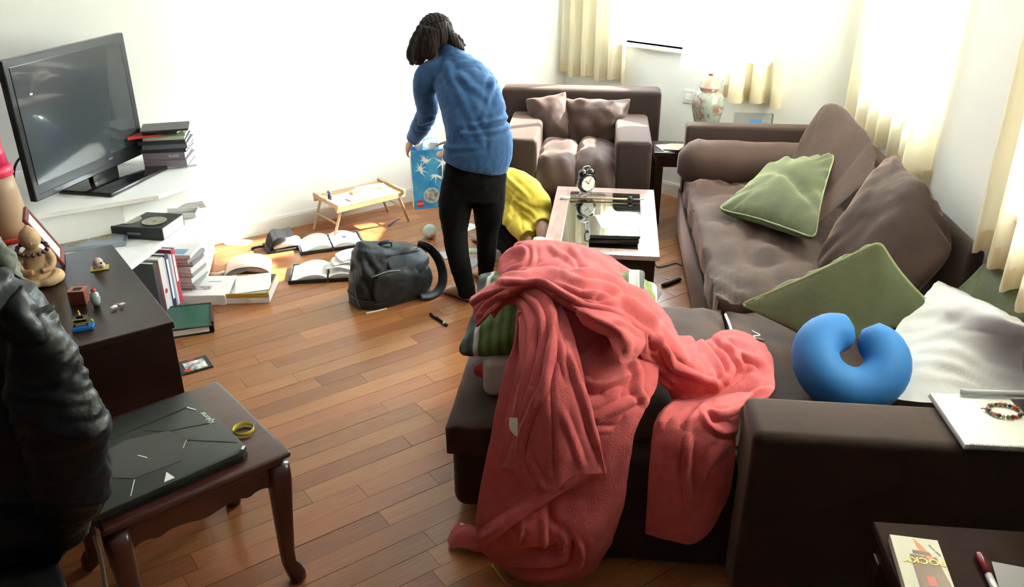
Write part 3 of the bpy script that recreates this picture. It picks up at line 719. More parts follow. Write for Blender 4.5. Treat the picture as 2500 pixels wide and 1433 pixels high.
# --- bamboo bed tray
ty = thing('bed_tray', 'small bamboo folding bed tray standing against the left wall', 'tray table', (-1.0, 5.30, 0), R(39.5))
TW, TD, TH = 0.255, 0.155, 0.225
obj('tray_top', box(-TW, TW, -TD, TD, TH-0.012, TH), M_bamboo, ty, bevel=0.003)
for s in (-1, 1): obj('long_rail', cbox(0, s*(TD-0.008), TH-0.022, 2*TW, 0.016, 0.035), M_bamboo, ty, bevel=0.003)
for s in (-1, 1): obj('end_rail', cbox(s*(TW-0.012), 0, TH+0.002, 0.018, 2*TD+0.02, 0.026), M_bamboo, ty, bevel=0.003)
for s in (-1, 1):
    for q in (-1, 1): obj('leg', tube([(s*(TW-0.045), q*(TD-0.022), TH-0.02), (s*(TW+0.03), q*(TD-0.022), 0.0)], 0.013, None, 4, rb=0.010), M_bamboo, ty)
    obj('leg_brace', tube([(s*(TW-0.006), -TD+0.022, TH*0.48), (s*(TW-0.006), TD-0.022, TH*0.48)], 0.010, None, 4, rb=0.007), M_bamboo, ty)
def on(o, x, y, z): return o.matrix_world @ Vector((x, y, z))
bpy.context.view_layer.update()
for k, (x, y, a, b, rz, lb_) in enumerate(((-0.03, 0.0, 0.19, 0.14, 0.2, 'sheet of white paper at the middle of the bamboo tray'), (0.12, 0.03, 0.2, 0.15, -0.15, 'white paper booklet at the right end of the bamboo tray'), (-0.06, -0.08, 0.14, 0.07, 0.1, 'small white sheet at the front edge of the bamboo tray'))):
    tag(obj('paper_sheet', cbox(0, 0, 0, a, b, 0.0015), M_paper, loc=on(ty, x, y, TH+0.001+0.0018*k), rot=(0, 0, R(36)+rz)), lb_, 'paper', 'papers on the bamboo tray')
pc = thing('pencil_case', 'orange and white pencil case on the bamboo tray', 'pencil case', on(ty, -0.015, 0.015, TH+0.006), R(60))
obj('case_body', box(-0.05, 0.05, -0.015, 0.015, 0, 0.014), mat('orange plastic', (0.75, 0.22, 0.05), 0.4), pc, bevel=0.003); obj('case_lid', box(-0.05, 0.05, -0.015, 0.015, 0.0145, 0.020), M_paper, pc, bevel=0.002)
tag(obj('eraser', cbox(0, 0, 0, 0.03, 0.02, 0.012), mat('orange rubber', (0.8, 0.3, 0.1), 0.5), loc=on(ty, 0.14, -0.02, TH+0.011), rot=(0, 0, 0.4), bevel=0.002), 'small orange eraser at the right end of the bamboo tray', 'eraser')
gb = thing('glue_bottle', 'small dark bottle standing on the left end of the bamboo tray', 'bottle', on(ty, -0.215, 0.0, TH+0.002))
obj('bottle_body', lathe([(0, 0), (0.013, 0), (0.014, 0.01), (0.013, 0.035), (0.006, 0.04)], n=16), mat('indigo plastic', (0.03, 0.03, 0.08), 0.3), gb, True); obj('cap', lathe([(0.008, 0.04), (0.014, 0.045), (0.014, 0.06), (0, 0.062)], n=16), mat('slate plastic', (0.10, 0.12, 0.2), 0.3), gb, True)
# --- dark chest in the left foreground
dr = thing('chest', 'dark brown wooden chest in the left foreground with ornaments on its top', 'cabinet', (-1.135, 2.533, 0), LYAW)
# local x runs back to the left wall side, local y runs away
DW, DL = 0.80, 0.86
obj('top', box(-DW, 0.0, 0, DL, 0.675, 0.70), M_dark, dr, bevel=0.004)
obj('near_side', box(-DW+0.01, -0.008, 0.008, 0.028, 0.0, 0.675), M_dark, dr, bevel=0.002)
obj('far_side', box(-DW+0.01, -0.008, DL-0.028, DL-0.008, 0.0, 0.675), M_dark, dr, bevel=0.002)
obj('back', box(-DW+0.01, -DW+0.03, 0.028, DL-0.028, 0.0, 0.675), M_dark, dr)
for k in range(3):
    d_ = obj('drawer', box(-0.028, -0.006, 0.032, DL-0.032, 0.03+k*0.215, 0.235+k*0.215), M_dark, dr, bevel=0.003)
    obj('knob', ball((0.004, DL/2, 0.135+k*0.215), 0.012, seg=10), M_chrome, d_, True)
# --- mahogany table with the laptop
TC = Vector((-0.656, 2.078)); TA = R(40.5)
lt = thing('low_table', 'mahogany occasional table with curved legs in the left foreground', 'table', (TC.x, TC.y, 0), TA)
TS = 0.54
bm = box(-TS, 0, 0, TS, 0.478, 0.50); obj('top', bm, M_mahog, lt, True, 0.010, 3)
obj('top_moulding', box(-TS+0.018, -0.018, 0.018, TS-0.018, 0.455, 0.479), M_mahog, lt, True, 0.008, 2)
def apron(x0, y0, x1, y1, nm='apron'):
    bm = bmesh.new(); n = 40; A = Vector((x0, y0)); B = Vector((x1, y1)); d = (B-A).normalized(); nr = Vector((-d.y, d.x))*0.009
    rows = []
    for i in range(n+1):
        f = i/n; p = A.lerp(B, f); e = min(f, 1-f)
        zb = 0.395 - 0.030*math.exp(-((e-0.0)/0.07)**2) - 0.010*math.exp(-((e-0.22)/0.04)**2) - 0.014*math.exp(-((f-0.5)/0.10)**2)
        rows.append([bm.verts.new((p.x+nr.x*s, p.y+nr.y*s, z)) for s, z in ((1, 0.456), (1, zb), (-1, zb), (-1, 0.456))])
    for i in range(n):
        for k in range(4): bm.faces.new((rows[i][k], rows[i][(k+1) % 4], rows[i+1][(k+1) % 4], rows[i+1][k]))
    bm.faces.new(rows[0]); bm.faces.new(rows[-1][::-1]); obj(nm, bm, M_mahog, lt, False)
i_ = 0.035
apron(-TS+i_, i_, -i_, i_); apron(-i_, i_, -i_, TS-i_); apron(-i_, TS-i_, -TS+i_, TS-i_); apron(-TS+i_, TS-i_, -TS+i_, i_)
for (x, y) in ((-i_, i_), (-i_, TS-i_), (-TS+i_, i_), (-TS+i_, TS-i_)):
    dx = 1 if x > -TS/2 else -1; dy = -1 if y < TS/2 else 1
    ring = []
    for z, off, r_ in ((0.456, 0.0, 0.033), (0.40, 0.0, 0.034), (0.34, -0.001, 0.031), (0.22, -0.004, 0.026), (0.12, -0.006, 0.022), (0.07, -0.005, 0.021), (0.05, 0.002, 0.025), (0.03, 0.008, 0.027), (0.012, 0.010, 0.026), (0.0, 0.006, 0.020)):
        ring.append(((x+dx*off, y+dy*off, z), r_, r_))
    obj('leg', loft(ring, n=16, sup=3.2), M_mahog, lt, True)
# laptop
M_lid = mat('dark grey laptop lid', (0.032, 0.036, 0.033), 0.38, metal=0.25, bump=0.02, bscale=200)
NR, FR, NL = G(607, 1095, 0.535), G(455, 955, 0.535), G(262, 1222, 0.535)
ey = (FR-NR); ex = (NR-NL); lpy = ey.length; lpx = 0.47
la = thing('laptop', 'closed dark grey gaming laptop with a white triangle on its lid', 'laptop'); ey.normalize()
la.matrix_world = face_frame(Vector((NR.x, NR.y, 0.501)), Vector((ey.y, -ey.x, 0)), ey)
obj('base', prism([(-lpx, 0.012), (-lpx+0.02, 0.0), (-0.02, 0.0), (0, 0.012), (0, lpy), (-lpx, lpy)], 0.0, 0.018), M_black, la, bevel=0.002)
obj('lid', prism([(-lpx-0.002, 0.01), (-lpx+0.035, -0.002), (-0.035, -0.002), (0.002, 0.02), (0.002, lpy-0.004), (-lpx-0.002, lpy-0.004)], 0.0185, 0.034), M_lid, la, True, 0.003, 2)
M_lid2 = mat('glossy hexagon panel', (0.014, 0.017, 0.016), 0.22, coat=0.3)
hx = [(-0.115, 0.165), (-0.135, 0.245), (-0.25, 0.285), (-0.36, 0.255), (-0.375, 0.165), (-0.30, 0.085), (-0.17, 0.075)]
obj('hexagon_panel', prism(hx, 0.034, 0.0352), M_lid2, la)
M_line = mat('silver lines', (0.75, 0.78, 0.80), 0.3); ln = bmesh.new(); lk = bmesh.new()
def strip(b, p, q, w_, z=0.0353):
    p, q = Vector(p), Vector(q); d = (q-p).normalized(); nr = Vector((-d.y, d.x))*w_/2
    prism([p-nr, q-nr, q+nr, p+nr], 0.0338, z, b)
for p, q, w_ in (((-0.04, 0.335), (-0.025, 0.30), 0.004), ((-0.36, 0.25), (-0.385, 0.17), 0.002), ((-0.30, 0.08), (-0.335, 0.015), 0.0015), ((-0.115, 0.165), (-0.14, 0.13), 0.0015), ((-0.25, 0.185), (-0.235, 0.155), 0.003), ((-0.004, 0.02), (-0.016, 0.008), 0.008)):
    ln = bmesh.new(); strip(ln, p, q, w_); obj('lid_line', ln, M_line, la)
for p, q, w_ in (((-0.04, 0.335), (-0.44, 0.31), 0.004), ((-0.135, 0.245), (-0.02, 0.20), 0.002), ((-0.115, 0.165), (-0.01, 0.05), 0.002), ((-0.375, 0.165), (-0.46, 0.11), 0.003), ((-0.135, 0.245), (-0.19, 0.30), 0.002)):
    lk = bmesh.new(); strip(lk, p, q, w_); obj('lid_groove', lk, M_black, la)

obj('triangle_logo', prism([(-0.245, 0.012), (-0.215, 0.012), (-0.222, 0.052)], 0.034, 0.0356), M_paper, la)
text('Xplorer', 0.026, M_line, 'lettering', la, (-0.018, 0.235, 0.0343), (0, 0, R(90)))
M_foil = mat('silver sticker', (0.22, 0.22, 0.22), 0.25, metal=0.6)
obj('silver_sticker', box(-0.44, -0.345, lpy-0.135, lpy-0.02, 0.034, 0.0348), M_foil, la); obj('red_sticker', box(-0.355, -0.335, lpy-0.055, lpy-0.015, 0.0348, 0.0353), M_red, la); obj('blue_sticker', box(-0.332, -0.300, lpy-0.05, lpy-0.012, 0.034, 0.0352), mat('sky blue print', (0.15, 0.4, 0.65), 0.3), la)
tp = bmesh.new()
for k in range(7): box(-0.425+k*0.010, -0.420+k*0.010, lpy-0.115, lpy-0.055, 0.0348, 0.0353, tp)
obj('sticker_bars', tp, M_paper, la)
wb = bmesh.new(); tube([(0.031*math.cos(R(i*30)), 0.031*math.sin(R(i*30)), 0) for i in range(12)], 0.0012, wb, 8, 4, rb=0.0065, closed=True)
tag(obj('wristband', wb, M_yel, smooth=True, loc=G(595, 1052, 0.503)+Vector((0, 0, 0.0065))), 'yellow rubber wristband lying beside the laptop', 'wristband')
# --- low table at the bottom right with the biscuit box
nt_ = thing('near_table', 'dark reddish side table at the bottom right corner', 'side table', (1.13, 1.40, 0), R(-6))
obj('top', box(-0.235, 0.40, -0.30, 0.30, 0.515, 0.54), mat('dull dark mahogany', (0.022, 0.008, 0.005), 0.7, spec=0.12, vary=0.2), nt_, bevel=0.006); obj('apron', frame_bm(-0.215, 0.38, -0.28, 0.28, 0.02, 0.45, 0.515), M_dark, nt_)
for x in (-0.20, 0.36):
    for y in (-0.26, 0.26): obj('leg', cbox(x, y, 0.225, 0.045, 0.045, 0.45), M_dark, nt_, bevel=0.004)
a_, b_ = G(2172, 1304, 0.562), G(2289, 1319, 0.562); wd = (b_-a_).length
pk = thing('biscuit_box', 'flat white and brown biscuit stick box lying on the bottom right table', 'box'); pk.matrix_world = face_frame(Vector((a_.x, a_.y, 0.541)), b_-a_, Vector((0.02, 1, 0)))
ln_ = 0.19; obj('carton', box(0, wd, -ln_, 0, 0, 0.021), mat('cream card', (0.56, 0.54, 0.44), 0.4), pk, bevel=0.001)
M_choc = mat('chocolate print', (0.13, 0.035, 0.015), 0.35); M_or = mat('orange print', (0.55, 0.16, 0.04), 0.35); M_pyel = mat('yellow print', (0.80, 0.60, 0.12), 0.4)
obj('brown_print', prism([(wd*.30, -ln_+0.001), (wd*.98, -ln_+0.001), (wd*.84, -0.066), (wd*.30, -0.064)], 0.0211, 0.0214), M_choc, pk)
obj('orange_print', prism([(wd*.48, -0.004), (wd*.62, -0.03), (wd*.80, -0.075), (wd*.66, -0.078), (wd*.50, -0.035)], 0.0211, 0.0215), M_or, pk)
obj('stripe_print', prism([(wd*.38, -0.048), (wd*.72, -0.05), (wd*.76, -0.062), (wd*.38, -0.06)], 0.0212, 0.0216), M_choc, pk)
obj('red_badge', prism([(wd*.50, -0.135), (wd*.66, -0.135), (wd*.68, -0.165), (wd*.5, -0.165)], 0.0213, 0.0218), M_red, pk)
text('POCKY', 0.029, M_pyel, 'lettering', pk, (wd*0.56, -0.083, 0.0219), (0, 0, R(180)), bold=0.0007)
text('Biscuit sticks', 0.008, M_lgrey, 'small_lettering', pk, (wd*0.86, -0.04, 0.0213), (0, 0, R(-62)))
lb = thing('lip_balm', 'dark red lipstick tube with a white half lying on the bottom right table', 'lipstick')
P, Q = G(2388, 1350, 0.55), G(2440, 1460, 0.55); N = P.lerp(Q, 0.5)
obj('cap', tube([P, P.lerp(Q, .05), N], [0.007, 0.0095, 0.0095], None, 14, smooth=False), mat('dark red plastic', (0.22, 0.012, 0.03), 0.15, coat=0.5), lb, True); obj('tube', tube([N, Q], 0.0085, None, 14), mat('pearl plastic', (0.75, 0.72, 0.70), 0.2, metal=0.3), lb, True)
tag(obj('paper_sheet', cbox(0, 0, 0, 0.15, 0.2, 0.001), mat('dull paper', (0.35, 0.34, 0.36), 0.6), loc=G(2530, 1460, 0.542), rot=(0, 0, -0.3)), 'greyish sheet of paper at the bottom right corner of the photo', 'paper')
# ================================================================ TV wall
M_tvb = mat('television bezel', (0.020, 0.023, 0.025), 0.28, coat=0.3)
# high white cabinet under the television (its front follows the room, its back the wall)
def wallpt(s, off=0.0):   # along the left wall measured back from the corner
    p = CL - Vector((0.809, 0.588))*s + Vector((0.588, -0.809))*off; return p
ta = thing('tv_cabinet', 'white low cabinet against the left wall carrying the television', 'cabinet', (0, 0, 0))
A1, A2, A3, A4 = wallpt(2.62, 0.02), wallpt(2.60, 0.55), wallpt(3.30, 0.88), wallpt(4.45, 0.02)
A5 = wallpt(4.3, 0.80)
plan = [A4, A5, A3, A2, A1]
obj('top', prism(plan, 0.635, 0.66), M_white, ta, bevel=0.003)
plan2 = [A4, A5, wallpt(3.45, 0.78), wallpt(3.05, 0.45), wallpt(2.95, 0.03)]; ins = [p.lerp(sum(plan2, Vector((0, 0)))/5, 0.02) for p in plan2]
for k in range(5):
    p, q = ins[k], ins[(k+1) % 5]; d = (q-p).normalized(); nr = Vector((-d.y, d.x))*0.018
    obj('side_panel', prism([p, q, q+nr, p+nr], 0.0, 0.635), M_white, ta)
# lower shelf unit with the curved floor shelf
tb = thing('corner_shelf', 'white low open shelf unit with a rounded lower shelf, books standing inside it', 'shelf', (0, 0, 0))
F0, F1 = G(262, 690, 0.45), G(492, 519, 0.45); fd = (F1-F0).normalized(); bk_ = Vector((-fd.y, fd.x, 0))
F0 = F0 - fd*0.35
topP = [F0, F1, F1+bk_*0.36+fd*0.03, F0+bk_*0.52]
obj('top', prism(topP, 0.425, 0.45), M_white, tb, bevel=0.002)
cur = [F0-bk_*0.03, G(430, 702, 0.05), G(470, 692, 0.05), G(503, 668, 0.05), G(516, 630, 0.05), G(522, 596, 0.05)]
cur = [Vector(c) for c in cur]; cc = catmull([c for c in cur[1:]], 5)
low = [cur[0]] + cc + [Vector((*wallpt(2.92, 0.03), 0)), F0+bk_*0.6]
obj('lower_shelf', prism(low, 0.02, 0.045), M_white, tb)
obj('upright', prism([F0+bk_*0.02+fd*.02, F0+bk_*0.5+fd*.02, F0+bk_*0.5+fd*.04, F0+bk_*0.02+fd*.04], 0.045, 0.425), M_white, tb)
up = F1+bk_*0.36
obj('upright', prism([up-fd*.02, up+bk_*0.3-fd*.02, up+bk_*0.3, up], 0.045, 0.425), M_white, tb)
obj('back_panel', prism([F0+bk_*0.52, F1+bk_*0.52, F1+bk_*0.535, F0+bk_*0.535], 0.045, 0.425), M_white, tb)
# television
tvp, tvq = Vector((-2.176, 3.685, 0.72)), Vector((-1.998, 4.505, 0.72))
tv = thing('television', 'large flat black television turned towards the sofas on the white cabinet', 'television')
dx = (tvq-tvp); tw = dx.length; Mv = face_frame((tvp+tvq)/2, dx, Vector((-0.0, 0.0, 1))); 
tv.matrix_world = Mv   # local x along the width, y up, z towards the viewer side
TVH = 0.635; M_scr = mat('television screen', (0.042, 0.050, 0.056), 0.14, spec=0.9, coat=0.7)
obj('bezel', box(-tw/2, tw/2, 0, TVH, -0.035, 0.0), M_tvb, tv, bevel=0.006)
obj('screen', box(-tw/2+0.032, tw/2-0.045, 0.075, TVH-0.035, 0.0, 0.003), M_scr, tv)
obj('inner_edge', box(tw/2-0.043, tw/2-0.036, 0.09, TVH-0.05, 0.0, 0.004), M_black, tv)
obj('lower_trim', box(-tw/2+0.03, tw/2-0.03, 0.028, 0.031, 0.0, 0.002), M_black, tv)
obj('maker_plate', cbox(0.13, 0.052, 0.002, 0.03, 0.009, 0.002), M_chrome, tv)
obj('back_shell', box(-tw/2+0.08, tw/2-0.08, 0.06, TVH-0.08, -0.075, -0.035), M_black, tv, bevel=0.02)
obj('neck', box(0.0, 0.20, -0.05, 0.10, -0.05, -0.02), M_blackg, tv, bevel=0.004)
bs = obj('foot_plate', box(-0.15, 0.33, -0.010, 0.010, -0.16, 0.14), M_blackg, tv, True, 0.006, 3); bs.location = (0.02, -0.050, 0.03)
obj('painted_reflection', cbox(-0.30, 0.47, 0.0035, 0.016, 0.008, 0.001), mat('pale reflection plate', (0.5, 0.55, 0.9), 0.2), tv)  # pale patch painted on the screen as a reflection, not a lamp
cbl = bmesh.new(); tube([Y(95, 355, 3.95), Y(50, 385, 4.0), Y(35, 412, 4.02), Y(34, 450, 4.0), (-2.45, 4.0, 0.67)], 0.006, cbl, 8)
tag(obj('power_cable', cbl, M_black, smooth=True), 'black cable curving out behind the television', 'cable')
# stack of books and magazines right of the television
def book(w_, d_, h_, cover, pages, loc, rz, label, group=None, name='book', tilt=(0, 0)):
    b = thing(name, label, 'book' if name == 'book' else name, loc, rz, group); b.rotation_euler = (tilt[0], tilt[1], rz)
    t = min(0.003, h_*0.18)
    bm = box(-w_/2, w_/2, -d_/2, d_/2, 0, t); box(-w_/2, w_/2, -d_/2, d_/2, h_-t, h_, bm); box(-w_/2, w_/2, -d_/2, -d_/2+t, t, h_-t, bm)
    obj('cover', bm, cover, b)
    obj('pages', box(-w_/2+0.003, w_/2-0.003, -d_/2+t, d_/2-0.004, t, h_-t), pages, b)
    return b
bc = lambda n, c, r=0.4: mat(n, c, r)
K1, K2, K3 = bc('charcoal cover', (0.03, 0.03, 0.035)), bc('slate cover', (0.16, 0.17, 0.20)), bc('mauve grey cover', (0.22, 0.18, 0.22))
K4, K5, K6, K7 = bc('scarlet cover', (0.55, 0.03, 0.04)), bc('leaf green cover', (0.25, 0.35, 0.13)), bc('white cover', (0.65, 0.65, 0.66)), bc('navy cover', (0.02, 0.03, 0.09))
K8 = bc('crimson cover', (0.45, 0.03, 0.07)); K9 = bc('teal black cover', (0.02, 0.05, 0.045))
bp = G(420, 396, 0.66); z = 0.661
for i, (w_, d_, h_, cv, ro_, lbl) in enumerate((
    (0.26, 0.22, 0.010, K6, 0.25, 'thin pale magazine sticking out at the bottom of the stack right of the television'),
    (0.22, 0.21, 0.036, K3, 0.02, 'thick mottled grey book, second from the bottom of the stack right of the television'),
    (0.215, 0.21, 0.038, K3, 0.05, 'thick grey-purple book with pale lettering in the stack right of the television'),
    (0.235, 0.19, 0.018, K1, 0.02, 'black book in the middle of the stack right of the television'),
    (0.23, 0.20, 0.026, K2, 0.06, 'slate grey book with white pages in the stack right of the television'),
    (0.24, 0.20, 0.020, K1, 0.09, 'black-spined book just under the red booklet beside the television'),
    (0.21, 0.19, 0.014, K6, 0.12, 'white book below the green booklet beside the television'),
    (0.20, 0.13, 0.005, K5, 0.35, 'green booklet poking out right of the red booklet in the stack'),
    (0.25, 0.16, 0.008, K4, 0.50, 'bright red booklet laid askew near the top of the stack beside the television'),
    (0.19, 0.14, 0.014, K9, -0.15, 'dark case at the top of the stack beside the television'),
    (0.24, 0.17, 0.010, K1, 0.18, 'thin dark magazine crowning the stack beside the television'))):
    book(w_, d_, h_, cv, M_paper, (bp.x-(0.07 if i == 8 else 0)+0.006*math.sin(i*2.1), bp.y-0.02+0.006*math.cos(i*3.3)+ (0 if i not in (7, 8) else -0.03), z), R(6)+ro_, lbl, 'books stacked beside the television'); z += h_+0.0006
    if i == 2: text('GUIDE', 0.018, M_paper, 'spine_lettering', bpy.context.scene.objects[-1] if False else [o for o in C.objects if o.type == 'EMPTY'][-1], (0.05, -d_/2-0.0004, h_/2), (R(90), 0, 0))
pa = G(478, 488, 0.451)
tag(obj('paper_sheet', cbox(0, 0, 0, 0.16, 0.12, 0.001), mat('printed paper', (0.62, 0.62, 0.60), 0.6, col2=(0.35, 0.36, 0.34), vscale=26), loc=Vector((pa.x, min(pa.y, 4.4), 0.4512)), rot=(0, 0, 0.5)), 'printed sheet with grey pictures at the end of the white shelf unit', 'paper')
# black box with two discs on the lower unit
p = G(335, 586, 0.451); q = R(8)
gb_ = thing('game_box', 'square black box carrying two loose discs on the white shelf unit', 'box', (p.x+0.0, p.y+0.12, 0.4505), R(-8))
obj('box_body', cbox(0, 0, 0.032, 0.30, 0.22, 0.062), mat('black green card', (0.022, 0.030, 0.026), 0.4), gb_, bevel=0.003)
obj('side_lettering', cbox(0.0, -0.1105, 0.030, 0.07, 0.001, 0.012), K2, gb_); obj('white_end', cbox(0.1505, 0.0, 0.032, 0.001, 0.2, 0.055), M_paper, gb_)
M_disc = mat('disc', (0.46, 0.45, 0.35), 0.3, col2=(0.28, 0.27, 0.2), vscale=30)
for k, dx_ in enumerate((-0.075, 0.060)):
    bm = lathe([(0.008, 0), (0.060, 0), (0.060, 0.0012), (0.008, 0.0012)], n=36, cap=False)
    tag(obj('disc', bm, M_disc, loc=(p.x+dx_, p.y+0.115-0.02*k, 0.5145+0.0015*k)), ('left disc lying on the square black box', 'right disc lying on the square black box')[k], 'disc', 'discs on the black box')
p = G(215, 598, 0.451)
bt = thing('disc_case', 'open silver-blue case of coins and discs left of the square black box', 'case', (p.x, p.y+0.03, 0.4505), R(18))
obj('case_body', cbox(0, 0, 0.012, 0.34, 0.20, 0.022), mat('steel blue card', (0.28, 0.33, 0.42), 0.35), bt, bevel=0.002)
for k in range(7): obj('edge_hole', cbox(0.165-0.022*k*0+0.0, -0.08+0.024*k, 0.0245, 0.012, 0.010, 0.001), M_black, bt)
M_coin = mat('mottled label', (0.46, 0.42, 0.28), 0.4, col2=(0.16, 0.15, 0.12), vscale=60)
obj('label_disc', lathe([(0.0, 0.023), (0.062, 0.023), (0.062, 0.025), (0, 0.025)], n=30, M=Matrix.Translation((0.06, 0.02, 0)), cap=False), M_coin, bt); obj('label_disc', lathe([(0.0, 0.023), (0.062, 0.023), (0.062, 0.0247), (0, 0.0247)], n=30, M=Matrix.Translation((-0.07, -0.02, 0)), cap=False), M_coin, bt)
p = G(415, 532, 0.451); tr_ = thing('shallow_tray', 'shallow pale grey tray at the back of the white shelf unit', 'tray', (p.x-0.02, p.y+0.03, 0.4505), R(8))
obj('tray_floor', cbox(0, 0, 0.003, 0.30, 0.10, 0.004), mat('pale tray', (0.50, 0.55, 0.55), 0.4), tr_)
for (a, b, c, d) in ((0, 0.05, 0.30, 0.005), (0, -0.05, 0.30, 0.005), (0.15, 0, 0.005, 0.1), (-0.15, 0, 0.005, 0.1)): obj('tray_rim', cbox(a, b, 0.014, c, d, 0.022), M_white, tr_)
# books standing in the shelf
bx = Vector(G(400, 742, 0.046)); 
specs = [(0.030, 0.24, 0.30, K1, 'black book at the left end of the row standing in the white shelf'), (0.022, 0.22, 0.29, bc('maroon cover', (0.10, 0.02, 0.03)), 'dark maroon book standing second in the row in the white shelf'),
         (0.045, 0.24, 0.30, K6, 'wide white book with a red spot standing in the white shelf'), (0.012, 0.22, 0.29, bc('pale lilac cover', (0.5, 0.5, 0.62)), 'thin lilac book standing in the white shelf'),
         (0.034, 0.23, 0.30, K7, 'navy and white book standing in the white shelf'), (0.014, 0.22, 0.29, bc('steel cover', (0.25, 0.32, 0.42)), 'thin steel blue book standing in the white shelf'),
         (0.016, 0.22, 0.28, K6, 'thin white book beside the crimson one standing in the white shelf'), (0.036, 0.23, 0.30, K8, 'crimson book with a white panel at the right end of the standing row')]
tot = 0.0; e0 = G(345, 720, 0.046); 
start = F1 - fd*0.47 + bk_*0.06
for (t_, d_, h_, cv, lbl) in specs:
    c = start + fd*(tot+t_/2)
    b = thing('book', lbl, 'book', (c.x, c.y, 0.0455), math.atan2(fd.y, fd.x), 'books standing in the white shelf')
    bm = box(-t_/2, -t_/2+0.002, -0.01, d_, 0, h_); box(t_/2-0.002, t_/2, -0.01, d_, 0, h_, bm); box(-t_/2, t_/2, -0.012, -0.009, 0, h_, bm)
    obj('cover', bm, cv, b); obj('pages', box(-t_/2+0.002, t_/2-0.002, -0.009, d_-0.004, 0.003, h_-0.004), M_paper, b)
    if 'red spot' in lbl: obj('red_spot', lathe([(0, 0), (0.013, 0), (0.013, 0.001), (0, 0.001)], n=16, M=Matrix.Translation((0, -0.0122, 0.12)) @ Matrix.Rotation(R(90), 4, 'X'), cap=False), K4, b)
    if 'crimson book' in lbl: obj('white_panel', box(-0.009, 0.009, -0.0126, -0.0121, 0.12, 0.27), M_paper, b)
    if 'navy' in lbl: obj('white_panel', box(-0.004, 0.013, -0.0126, -0.0121, 0.05, 0.27), M_paper, b)
    tot += t_+0.0015
# flat stack at the end of the shelf
c0 = F1 - fd*0.115 + bk_*0.13; z = 0.0455
K10, K11 = bc('ash cover', (0.30, 0.30, 0.31)), bc('sky cover', (0.10, 0.32, 0.50))
for i, (w_, d_, h_, cv, ro_, lbl) in enumerate((
    (0.20, 0.15, 0.024, K6, 0.0, 'small white book at the very bottom of the flat pile in the white shelf'),
    (0.24, 0.17, 0.020, K10, 0.12, 'grey book second from the bottom of the flat pile in the white shelf'),
    (0.26, 0.18, 0.018, K10, 0.05, 'grey paperback third from the bottom of the flat pile in the white shelf'),
    (0.24, 0.18, 0.030, K6, -0.04, 'thick white book in the middle of the flat pile in the white shelf'),
    (0.24, 0.18, 0.026, K10, 0.03, 'grey-white book above the middle of the flat pile in the white shelf'),
    (0.25, 0.19, 0.032, K6, -0.03, 'thick white book under the three top ones of the flat pile in the white shelf'),
    (0.22, 0.18, 0.024, K2, 0.08, 'slate book third from the top of the flat pile in the white shelf'),
    (0.25, 0.18, 0.022, K10, -0.06, 'pale grey book second from the top of the flat pile in the white shelf'),
    (0.24, 0.17, 0.020, K6, 0.10, 'white book with a blue corner on top of the flat pile in the white shelf'))):
    b = book(w_*0.72, d_*1.25, h_, cv, M_paper, (c0.x, c0.y+0.03, z), math.atan2(fd.y, fd.x)-R(90)+R(90)+ro_, lbl, 'books piled flat in the white shelf'); z += h_+0.0006
    if i == 8: obj('blue_corner', box(-0.07, 0.0, -0.07, 0.02, h_, h_+0.0006), K11, b)
# white bin and tall tube at the far left
jb = thing('white_bin', 'white plastic bin with a red rim behind the chest at the left edge', 'bin', (-2.055, 3.22, 0.4505)); jb.scale = (1, 1, 1.35)
M_redr = mat('coral red plastic', (0.75, 0.05, 0.03), 0.35); M_pink = mat('pink translucent plastic', (0.55, 0.02, 0.09), 0.3)
obj('bin_body', lathe([(0, 0), (0.105, 0), (0.118, 0.11), (0.121, 0.112), (0.128, 0.22), (0, 0.21)], n=36, cap=False), M_white, jb, True)
obj('bin_rim', lathe([(0.126, 0.215), (0.133, 0.218), (0.133, 0.230), (0.120, 0.232), (0.1, 0.222)], n=36, cap=False), M_redr, jb, True)
tt = thing('tall_tube', 'tall beige tube with a pink collar and red lid standing in the white bin', 'tube', (-2.045, 3.22, 0.70))
obj('tube_body', lathe([(0, 0.008), (0.088, 0.008), (0.082, 0.10), (0.072, 0.24), (0.066, 0.30), (0, 0.30)], n=32, cap=False), mat('beige translucent plastic', (0.42, 0.29, 0.20), 0.35), tt, True)
obj('pink_band', lathe([(0.069, 0.295), (0.073, 0.30), (0.072, 0.33), (0.064, 0.335)], n=32), mat('pink plastic', (0.85, 0.04, 0.12), 0.35), tt, True)
obj('pink_neck', lathe([(0.062, 0.33), (0.052, 0.43)], n=32), M_pink, tt, True); obj('red_lid', lathe([(0.056, 0.428), (0.058, 0.47), (0.054, 0.475)], n=32), M_redr, tt, True)
# ornaments on the chest
ZT = 0.701
pf = thing('photo_frame', 'slim reddish photo frame leaning back beside the carved figure', 'photo frame')
BN, BF = G(155, 648, ZT+0.005), G(154, 612, ZT+0.005); TN = Y(61, 530, BN.y+0.01); ux = BF-BN; uy = TN-BN; pf.matrix_world = face_frame(BN, ux, uy)
M_fr = mat('cherry frame', (0.20, 0.045, 0.040), 0.4)
fw_, fh_ = ux.length, uy.length
obj('frame', frame_bm(0, fw_, 0.0, fh_, 0.020, -0.006, 0.006), M_fr, pf, bevel=0.001); obj('picture', box(0.02, fw_-0.02, 0.02, fh_-0.02, -0.004, 0.001), M_paper, pf)
lg0 = pf.matrix_world.inverted() @ Vector((BN.x-0.17, BN.y+0.05, ZT+0.002)); obj('easel_leg', tube([(fw_/2, fh_*0.55, -0.006), lg0], 0.004, None, 6), M_black, pf)
